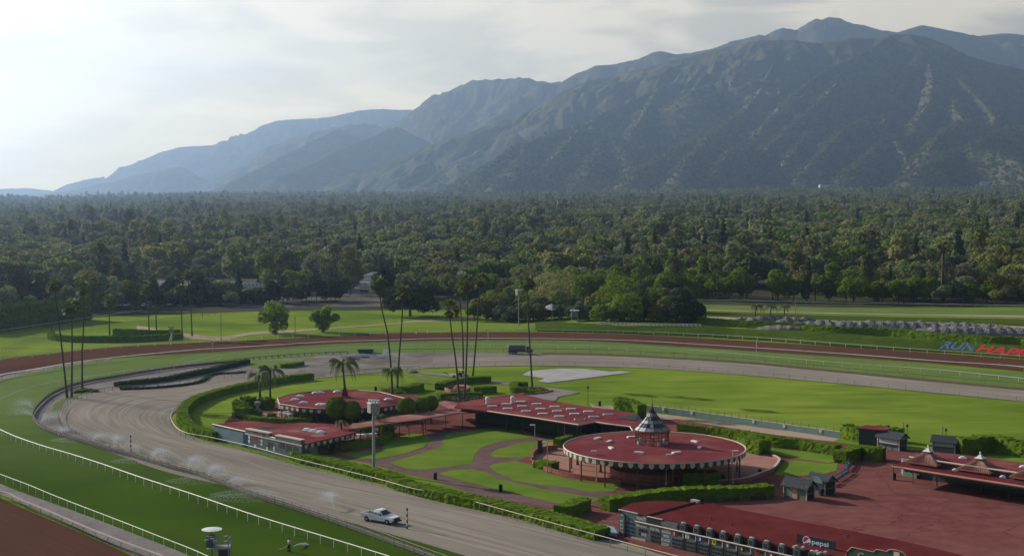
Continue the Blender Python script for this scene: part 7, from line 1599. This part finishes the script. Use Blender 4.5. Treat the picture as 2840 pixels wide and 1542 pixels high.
# purple tree, spire and far blocks
p = on_ground(px("G 620,530")[0]); crown_tree('large rounded jacaranda tree with purple blue flowers in the right wood', p, 21, 12, mat('purple_blossom', (.13, .13, .24), (.2, .19, .32), .4, transl=.2), 'flat', None, 300, nb=30, name='jacaranda', leaves=5000)
p = on_ground(px("P 1360,705")[0]); crown_tree('bluish jacaranda tree in the left wood', p, 11, 10, mat('pale_blossom', (.12, .14, .23), (.17, .19, .29), .4, transl=.2), 'round', None, 301, name='jacaranda')
for s, w_, d_, h_, lb in [("P 362,150", 55, 20, 16, 'flat topped block on the skyline far left'), ("O 1582,962", 60, 25, 22, 'white institutional building at the foot of the mountain'), ("O 2400,935", 70, 25, 14, 'pale terrace buildings at the mountain foot, far right'), ("O 1375,835", 34, 14, 6, 'white hillside building below the big spur')]:
    b = on_hill(px(s)[0]); o = thing('far_block', lb, 'building', b)
    ws_ = WHITE if 'white' in lb or 'pale' in lb else CONC; mb = MB(); mb.box((b.x, b.y, b.z+h_/2), (w_, d_, h_+6)); mb.build('wall', ws_, o); mb = MB(); mb.box((b.x-w_*.4, b.y, b.z+h_*.6), (w_*.1, d_*.6, h_*1.3)); mb.build('tower', ws_, o)
b = on_ground(px("R 527,275")[0]); o = thing('church_spire', 'slender white church spire in the middle of the wood', 'spire', b); mb = MB(); mb.box((b.x, b.y, b.z+7), (4, 4, 16)); mb.build('tower', CREAM, o); mb = MB(); mb.lathe((b.x, b.y, b.z+15), [(2.2, 0), (.1, 10)], 8); mb.build('steeple', CREAM, o)
# radio masts on the summit
for i, (x, h_) in enumerate([(1600, 45), (1618, 65), (1631, 80), (1642, 50)]):
    b = at_y(px("O %d,93" % x)[0], 10900); b.z -= 60; o = thing('radio_mast', 'thin radio mast on the highest summit, %s from left' % ['first', 'second', 'third', 'fourth'][i], 'radio mast', b); mb = MB(); mb.tube([b, b+UP*(h_+60)], .9, 4); mb.build('mast', METAL, o)

# ================================================================ yard mounds beyond the bank
def mound(label, s, w, d, h, seed, rz=-.07):
    b = on_ground(px(s)[0]); n = int(max(30, w*1.6)); m_ = 14; V = []; 
    for i in range(n+1):
        for j in range(m_+1):
            u = -1+2*i/n; v = -1+2*j/m_; e = (1-abs(u)**4)*(1-v*v)**.7
            x = u*w/2; y = v*d/2; z = h*max(0, e)*(1+.25*(vnoise(np.array([x*.25+seed]), np.array([y*.3]), 4)[0]-.5))+.25*math.sin(u*w*.9+v*2+seed)*e
            z += e*(.34*(vnoise(np.array([x*.9+seed]), np.array([y*.35]), 6)[0]-.5)+.35*(vnoise(np.array([x*2.3]), np.array([y*1.1+seed]), 7)[0]-.5)); R = Matrix.Rotation(rz, 3, 'Z'); p = R @ Vector((x, y, z)); V.append((b.x+p.x, b.y+p.y, ztf(b.x+p.x, b.y+p.y)+p.z))
    Fq = [(i*(m_+1)+j, (i+1)*(m_+1)+j, (i+1)*(m_+1)+j+1, i*(m_+1)+j+1) for i in range(n) for j in range(m_)]
    o = thing('tarpaulin_mound', label, 'mound', (b.x, b.y, b.z)); mb = MB(); mb.add(V, Fq); mb.build('tarpaulin', TARP, o, smooth=False)
    ms = MB(); rg = random.Random(seed)
    for k in range(int(w*1.1)): v = Vector(V[rg.randrange(len(V))]); ms.box(v+UP*.08, (.45, .3, .22), rg.uniform(0, 3))
    ms.build('sandbag', CONC, o)
mound('small grey tarpaulin mound behind the three feathery palms, left', "J 950,485", 11, 7, 1.3, 1); mound('grey tarpaulin mound behind the rightmost feathery palm', "J 1170,505", 19, 9, 2.6, 2); mound('pointed blue grey tarpaulin mound right of the feathery palms', "J 1430,515", 17, 9, 2.5, 3)
mound('very long grey tarpaulin covered mound behind the bank hedge', "K 560,590", 96, 14, 3.4, 4, -.20); mound('right end of the tarpaulin covered mounds, flatter and bluer', "K 1500,625", 60, 12, 2.6, 5, -.2)

# ================================================================ small things in the garden
def bollard(label, s, h=.85, r=.22, m=BLACK, name='litter_bin', cat='bin', group=None):
    q = g1(px(s)[0]); o = thing(name, label, cat, (q.x, q.y, .1), 0, group); mb = MB(); mb.lathe((q.x, q.y, .1), [(r, 0), (r*1.05, h*.9), (r*.8, h), (r*.3, h*1.05)], 10); mb.build('body', m, o); mb = MB(); mb.lathe((q.x, q.y, .1+h*1.02), [(r*1.1, 0), (r*.9, .08)], 10); mb.build('lid', SLATE, o)
for s, lb in [("C 535,1110", 'dark bin on the near garden path, left'), ("C 1003,1198", 'dark bin on the near garden path, middle'), ("C 1598,1295", 'dark bin on the near garden path at the gate'), ("D 675,85", 'round potted bin at the end of the long pavilion'), ("D 1340,765", 'dark bin at the terrace wall left of the box hedge'), ("D 2080,695", 'dark bin on the right terrace wall'), ("b 1290,950", 'black bin at the corner of the arched kiosk'), ("D 1755,745", 'low dark bin right of the box hedge'),
              ("W 258,715", 'black bin by the corner post of the concession stand'), ("L 572,175", 'small dark bin on the lawn behind the octagonal roof'), ("L 980,540", 'bin between the domed bushes')]: bollard(lb, s, h=1.0, r=.3)
for i, s in enumerate(["D 480,600", "D 683,665"]): q = g1(px(s)[0]); h_ = at_y(px(["D 480,520", "D 683,565"][i])[0], q.y).z; o = thing('dark_pillar', 'dark pillar on the terrace under the %s edge of the round roof' % ['left', 'front left'][i], 'pillar', (q.x, q.y, .1)); mb = MB(); mb.box((q.x, q.y, h_/2), (.35, .35, h_)); mb.build('shaft', WOOD, o); mb = MB(); mb.box((q.x, q.y, .3), (.5, .5, .4)); mb.build('base', STONE, o)
q = g1(px("C 1285,920")[0]); o = thing('gate_pillar', 'dark square gate pillar in the terrace wall', 'pillar', (q.x, q.y, .1)); mb = MB(); mb.box((q.x, q.y, 1.2), (.9, .9, 2.4)); mb.build('shaft', SLATE, o); mb = MB(); mb.box((q.x, q.y, 2.45), (1.05, 1.05, .12)); mb.build('cap', STONE, o)
def bench(label, a, b, group=None, m=SLATE):
    A = g1(px(a)[0]); B = g1(px(b)[0]); A.z = B.z = .1; d = (B-A).normalized(); n = Vector((-d.y, d.x, 0)); L = (B-A).length; o = thing('bench', label, 'bench', A, 0, group); rz = math.atan2(d.y, d.x); c = (A+B)/2
    mb = MB()
    for k in (-.18, 0, .18): mb.box(c+n*k+UP*.45, (L, .14, .05), rz)
    mb.build('seat', m, o); mb = MB()
    for k in (.65, .85): mb.box(c+n*.3+UP*k, (L, .05, .13), rz)
    mb.build('backrest', m, o)
    for t_ in np.linspace(.08, .92, max(2, int(L/1.6)+1)): q = A+d*L*t_; mb = MB(); mb.box(q+UP*.22, (.07, .45, .44), rz); mb.box(q+n*.28+UP*.55, (.07, .06, .7), rz); mb.build('leg', m, o)
for i in range(7):
    x0 = 1330+i*118; y0 = 925-i*1.5-(8 if i > 4 else 0); bench('dark bench at the foot of the thick terrace hedge, %s from left' % ['first', 'second', 'third', 'fourth', 'fifth', 'sixth', 'seventh'][i], "D %d,%d" % (x0, y0+0), "D %d,%d" % (x0+96, y0-3), 'benches in front of the thick terrace hedge')
for i, (a, b) in enumerate([("E 485,868", "E 530,840"), ("E 535,836", "E 580,808"), ("E 560,800", "E 575,765"), ("E 580,770", "E 592,742"), ("E 440,905", "E 478,875")]): bench('bluish bench by the angled hedge behind the lower kiosks, %s' % ['second', 'third', 'fourth', 'rearmost', 'nearest'][i], a, b, 'benches along the angled hedge', m=mat('blue_grey_bench', (.14, .17, .2), (.2, .23, .26), 2))
def table(label, s):
    q = g1(px(s)[0]); o = thing('picnic_table', label, 'table', (q.x, q.y, .1)); mb = MB(); mb.box((q.x, q.y, .85), (2.4, .95, .08), .3); mb.build('table_top', WHITE, o); mb = MB()
    for x, y in ((-.9, -.3), (.9, .1)): mb.box((q.x+x, q.y+y, .45), (.1, .7, .75), .3)
    mb.build('leg', METAL, o); mb = MB(); mb.box((q.x+.25, q.y-.85, .5), (2.2, .35, .06), .3); mb.box((q.x-.25, q.y+.85, .5), (2.2, .35, .06), .3); mb.build('bench_seat', METAL, o)
for s, lb in [("T 1335,360", 'white table on the terrace in front of the octagonal roof'), ("T 1330,425", 'grey table on the terrace, second row'), ("T 1400,450", 'pale table at the terrace edge'), ("T 1480,465", 'small table at the right of the terrace'), ("T 2380,860", 'table in the sunken court beside the short palm'), ("L 330,1090", 'table near the court wall'), ("L 470,1080", 'table at the right of the court')]: table(lb, s)
q = g1(px("T 905,335")[0]); o = thing('stone_urn', 'pale stone urn between the square shrubs', 'urn', (q.x, q.y, .1)); mb = MB(); mb.lathe((q.x, q.y, .1), [(.5, 0), (.5, .3), (.3, .5), (.65, 1.1), (.75, 1.7), (.55, 1.8), (.05, 1.85)], 12); mb.build('bowl', CONC, o); mb = MB(); mb.box((q.x, q.y, .2), (1.2, 1.2, .3)); mb.build('plinth', CONC, o)
# gazebo, statue and white stand in the garden
b = on_ground(px("I 1045,590")[0]); o = thing('gazebo', 'small white open gazebo under the garden trees', 'gazebo', b); mb = MB(); mb.lathe((b.x, b.y, b.z+4.2), [(5.2, 0), (2.5, 1.2), (.2, 2.2)], 8); mb.build('roof', CONC, o)
for j in range(8): a_ = j*math.pi/4; mb = MB(); mb.tube([(b.x+4.2*math.cos(a_), b.y+4.2*math.sin(a_), b.z-.2), (b.x+4.2*math.cos(a_), b.y+4.2*math.sin(a_), b.z+4.2)], .14, 5); mb.build('post', WHITE, o)
mb = MB(); mb.tube([(b.x+4.2*math.cos(j*math.pi/4), b.y+4.2*math.sin(j*math.pi/4), b.z+1.1) for j in range(9)], .08, 4); mb.build('railing', WHITE, o)
b = on_ground(px("I 1318,590")[0]); o = thing('white_statue', 'small white horse shaped statue beside the pale shrubs', 'statue', b); mb = MB(); mb.tube([b+Vector((-1.3, 0, 1.9)), b+Vector((0, 0, 2.0)), b+Vector((1.0, 0, 2.1)), b+Vector((1.5, 0, 2.9)), b+Vector((2.0, 0, 3.1))], [.45, .6, .55, .35, .2], 8)
for x in (-1.1, -.8, .7, 1.0): mb.tube([b+Vector((x, 0, 2.0)), b+Vector((x+.1, 0, 1.0)), b+Vector((x, 0, .4))], .14, 5)
mb.build('figure', WHITE, o); mb = MB(); mb.box(b+UP*.2, (3.4, 1.4, .5)); mb.build('plinth', CONC, o)
b = on_ground(px("I 1245,640")[0]); o = thing('judge_stand', 'small white stand on stilts on the shaded bank', 'stand', b); mb = MB(); mb.box(b+UP*5.6, (3.4, 2.2, .3)); mb.build('roof', WHITE, o); mb = MB(); mb.box(b+UP*4.2, (2.4, 1.8, 1.8)); mb.build('cabin', GREYP, o)
for x in (-1, 1): mb = MB(); mb.tube([b+Vector((x, 0, -.2)), b+Vector((x, 0, 5.6))], .12, 5); mb.build('leg', GREYP, o)
mb = MB(); mb.tube([b+Vector((1.1, -.2, 3.4)), b+Vector((2.6, -.6, 0))], .14, 4); mb.build('ladder', GREYP, o)
b = g1(px("F 1228,640")[0]); o = thing('patrol_stand', 'small white stand on stilts beside the far left hedge', 'stand', b); mb = MB(); mb.box(b+UP*5.0, (1.9, 1.4, .25)); mb.build('roof', DKGREEN, o); mb = MB(); mb.box(b+UP*3.9, (1.2, 1.0, 1.4)); mb.build('cabin', GREYP, o); mb = MB(); mb.tube([b, b+UP*3.3], .25, 6); mb.tube([b+Vector((-.9, 0, 0)), b+UP*2.6], .08, 4); mb.build('leg', WHITE, o)
b = on_ground(px("I 245,500")[0]); o = thing('flood_light_mast', 'flood light mast with a pinkish shaft behind the fountain palms', 'light tower', b); zt2 = at_y(px("I 285,175")[0], b.y).z; mb = MB(); mb.tube([b, Vector((b.x, b.y, zt2-1))], .5, 6); mb.build('pole', GREYP, o); mb = MB()
for k in range(3): mb.box((b.x+k*1.5-1.0, b.y, zt2-.4+.5*(k % 2)), (1.1, .6, 1.2))
mb.build('lamp_head', WHITE, o); mb = MB(); mb.box((b.x, b.y, b.z+11), (2.4, 1.2, 9)); mb.build('shaft_box', PATIO, o)
# blue tarp sheet by the track gate
q = G("D 640,1195 700,1178 800,1205 830,1232 740,1240"); o = thing('blue_cover', 'pale blue cover over machinery at the gate by the track rail', 'cover', (q[0].x, q[0].y, .1)); mb = MB(); k = len(q); mb.add([p+UP*(1.0 if i in (1, 2) else .6) for i, p in enumerate(q)]+[p+UP*.1 for p in q], [tuple(range(k))[::-1]]+[(i, (i+1) % k, (i+1) % k+k, i+k) for i in range(k)]); mb.build('sheet', mat('blue_sheet', (.2, .3, .36), (.26, .36, .42), 1), o)
q = g1(px("D 700,1240")[0]); mb = MB(); mb.box((q.x, q.y, .35), (3, .8, .5), -.7); mb.build('machine', BLACK, o)

# ---- the groundsman with a hose
def person(label, foot, face=0.6):
    p = g1(px(foot)[0]); o = thing('person', label, 'person', (p.x, p.y, .03), face)
    def skin(name, verts, edges, rad, m, root=0):
        me = bpy.data.meshes.new(name); bm = bmesh.new(); ly = bm.verts.layers.skin.verify(); vs = [bm.verts.new(v) for v in verts]
        for a_, b_ in edges: bm.edges.new((vs[a_], vs[b_]))
        for i, r_ in enumerate(rad): vs[i][ly].radius = (r_, r_); vs[i][ly].use_root = (i == root)
        bm.to_mesh(me); bm.free()
        ob = link(name, me, o); md = ob.modifiers.new('skin', 'SKIN'); md.use_smooth_shade = True; sb = ob.modifiers.new('sub', 'SUBSURF'); sb.levels = 2; sb.render_levels = 2; me.materials.append(m); return ob
    SK = mat('skin_tone', (.32, .17, .11), rough=.6)
    V = [(0, 0, .95), (0, 0, 1.12), (0, .0, 1.3), (0, .01, 1.45), (0, .015, 1.53), (0, .03, 1.6), (0, .035, 1.7), (0, .03, 1.79),
         (.11, 0, .88), (.13, .05, .5), (.14, .02, .09), (.14, .15, .05), (-.11, 0, .88), (-.13, -.06, .5), (-.15, -.12, .09), (-.15, 0, .05),
         (.2, 0, 1.42), (.26, .02, 1.15), (.22, .25, 1.02), (.2, .33, 1.02), (-.2, 0, 1.42), (-.27, 0, 1.15), (-.22, .22, 1.0), (-.2, .3, 1.0)]
    E = [(0, 1), (1, 2), (2, 3), (3, 4), (4, 5), (5, 6), (6, 7), (0, 8), (8, 9), (9, 10), (10, 11), (0, 12), (12, 13), (13, 14), (14, 15), (3, 16), (16, 17), (17, 18), (18, 19), (3, 20), (20, 21), (21, 22), (22, 23)]
    rad = [.13, .135, .165, .12, .06, .075, .1, .07, .09, .065, .05, .045, .09, .065, .05, .045, .07, .05, .038, .04, .07, .05, .038, .04]
    skin('body', V, E, rad, SK)
    skin('shirt', [(0, 0, .98), (0, 0, 1.15), (0, 0, 1.32), (0, .01, 1.46), (.2, 0, 1.42), (.265, .02, 1.16), (.23, .18, 1.06), (-.2, 0, 1.42), (-.275, 0, 1.16), (-.23, .16, 1.04)], [(0, 1), (1, 2), (2, 3), (3, 4), (4, 5), (5, 6), (3, 7), (7, 8), (8, 9)], [.155, .155, .185, .12, .085, .068, .055, .085, .068, .055], mat('white_shirt', (.62, .63, .66), rough=.9))
    skin('trousers', [(0, 0, .98), (.1, 0, .88), (.13, .05, .5), (.14, .02, .12), (-.1, 0, .88), (-.13, -.06, .5), (-.15, -.12, .12)], [(0, 1), (1, 2), (2, 3), (0, 4), (4, 5), (5, 6)], [.15, .12, .09, .075, .12, .09, .075], mat('dark_trousers', (.02, .022, .03), rough=.95))
    for x, y in ((.14, .07), (-.15, -.07)): mb = MB(); mb.box((x, y, .06), (.11, .3, .12)); mb.build('shoe', BLACK, o, world=False)
    mb = MB(); mb.lathe((0, .02, 1.7), [(.112, 0), (.118, .05), (.1, .12), (.03, .15)], 12); mb.box((0, .13, 1.74), (.16, .1, .02)); mb.build('hair', BLACK, o, world=False)
    mb = MB(); mb.box((0, .135, 1.68), (.03, .04, .05)); mb.build('nose', SK, o, world=False); mb = MB(); mb.box((.04, .122, 1.72), (.03, .02, .015)); mb.box((-.04, .122, 1.72), (.03, .02, .015)); mb.build('eyes', BLACK, o, world=False); mb = MB(); mb.box((0, .128, 1.63), (.05, .015, .012)); mb.build('mouth', RED, o, world=False)
    for s_, hx, hy, hz in ((1, .2, .36, 1.02), (-1, -.2, .33, 1.0)):
        mb = MB()
        for k in range(4): a_ = (k-1.5)*.02; mb.tube([(hx+a_, hy, hz+.01), (hx+a_, hy+.05, hz-.01), (hx+a_*.9, hy+.065-.005*abs(k-1.5), hz-.045)], .009, 5)
        mb.tube([(hx-s_*.035, hy-.02, hz), (hx-s_*.055, hy+.02, hz-.02), (hx-s_*.03, hy+.04, hz-.04)], .01, 5); mb.build('fingers', SK, o, world=False)
    return o, p
pe, pp = person('person in a white shirt and dark trousers watering the near turf with a hose', "Y 2110,1205", -.9)
def hose(pts, r, m, nm):
    o = thing('garden_hose', 'pale green hose trailing over the turf behind the groundsman', 'hose', pts[0]); mb = MB(); mb.tube(smooth_path(pts, .3), r, 5); mb.build('hose', m, o)
HS = mat('pale_hose', (.34, .42, .22), (.4, .48, .28), 2)
hose([pp+Vector((0, .1, 1.0)), pp+Vector((-.9, -.2, .45))]+G("Y 1900,1140", .1)+G("Y 1840,1170", .07), .035, HS, 'hose')
# ================================================================ water: sprinklers and the hose jet
WATER = mat('water_droplets', (.9, .93, .96), rough=.25, spec=.5, transl=.55)
def spray(label, start, land, peak, n=700, spread=.9, name='water_spray', s=1.0):
    n = int(n*11); s *= .55; spread *= 1.75
    a = g1(px(start)[0], .5); b = g1(px(land)[0], .05); rng = np.random.default_rng(len(label)+int(a.x*3) % 97+int(peak*10)); V = []; Fq = []
    t = rng.random(n)**.75; mid = (a+b)/2
    P = np.array(a)[None]*(1-t[:, None])+np.array(b)[None]*t[:, None]; P[:, 2] = .4*(1-t)+4*peak*t*(1-t)+.03
    P += rng.normal(0, 1, (n, 3))*(spread*(.08+t**1.2)[:, None])*np.array([.8, .8, .35]); P[:, 2] = np.maximum(.02, P[:, 2])
    sz = rng.uniform(.015, .045, n)*s; T = np.array([[1, 1, 1], [1, -1, -1], [-1, 1, -1], [-1, -1, 1]])/1.7
    V = (P[:, None]+T[None]*sz[:, None, None]).reshape(-1, 3); i = np.arange(n)[:, None]*4; Fq = np.concatenate([i+np.array([[0, 1, 2]]), i+np.array([[0, 3, 1]]), i+np.array([[0, 2, 3]]), i+np.array([[1, 3, 2]])])
    o = link(name, npmesh(name, V, Fq, WATER)); tag(o, label, 'water spray'); o['kind'] = 'thing'; return o
for i, (a, b, pk, n, sp_, lb) in enumerate([("F 232,1110", "F 120,1085", .9, 900, 1.3, 'upper left sprinkler jet thrown onto the left turf bend'), ("F 228,1165", "F 110,1150", .8, 900, 1.4, 'lower left sprinkler jet thrown onto the left turf bend'), ("A 290,440", "A 400,400", .9, 900, 1.0, 'sprinkler fan over the gravel at the left bend'),
      ("A 420,525", "A 490,500", .7, 700, .9, 'sprinkler puff at the turf rail below the gravel'), ("A 660,575", "A 760,550", .9, 800, .9, 'sprinkler arc where the loop rail meets the turf'), ("A 822,618", "A 850,565", 1.2, 900, .8, 'upright sprinkler jet left of the striped pole'), ("A 1090,715", "A 1180,690", 1.5, 1500, .9, 'bright dome of spray right of the striped pole'), ("A 1350,775", "A 1440,760", 1.6, 1500, .9, 'brightest dome of spray on the near turf rail'),
      ("A 1490,830", "A 1590,815", 1.4, 1400, .9, 'dome of spray just right of the brightest one'), ("B 1230,1315", "B 1175,1260", 1.6, 900, .6, 'single slanting jet left of the white pickup'), ("A 1000,650", "A 880,610", .6, 800, 1.2, 'low spray drifting over the training loop'), ("A 1640,870", "A 1750,880", .7, 700, .8, 'faint spray along the turf rail farther right')]): spray(lb, a, b, pk, n, sp_, s=.85)
spray('arching jet of hose water in front of the groundsman', "Y 2200,1075", "Y 2500,1040", .2, 500, .12, s=.8)
for i, (s, rx) in enumerate([("A 540,570", 4), ("A 1010,720", 4.5), ("A 1450,860", 5), ("A 1750,985", 5), ("B 590,1215", 4.5), ("M 700,1265", 0)][:5]):
    q = g1(px(s)[0]); rng = np.random.default_rng(i); n = 9000; r_ = np.sqrt(rng.random(n))*rx; a_ = rng.random(n)*6.28; P = np.stack([q.x+r_*np.cos(a_)*1.2, q.y+r_*np.sin(a_)*.6, rng.random(n)**2*1.3*(1-r_/rx)+.03], 1)
    T = np.array([[1, 1, 1], [1, -1, -1], [-1, 1, -1], [-1, -1, 1]])/1.7; V = (P[:, None]+T[None]*.011).reshape(-1, 3); k = np.arange(n)[:, None]*4; Fq = np.concatenate([k+np.array([[0, 1, 2]]), k+np.array([[0, 3, 1]]), k+np.array([[0, 2, 3]]), k+np.array([[1, 3, 2]])]); o = link('mist', npmesh('mist', V, Fq, WATER)); o['kind'] = 'stuff'
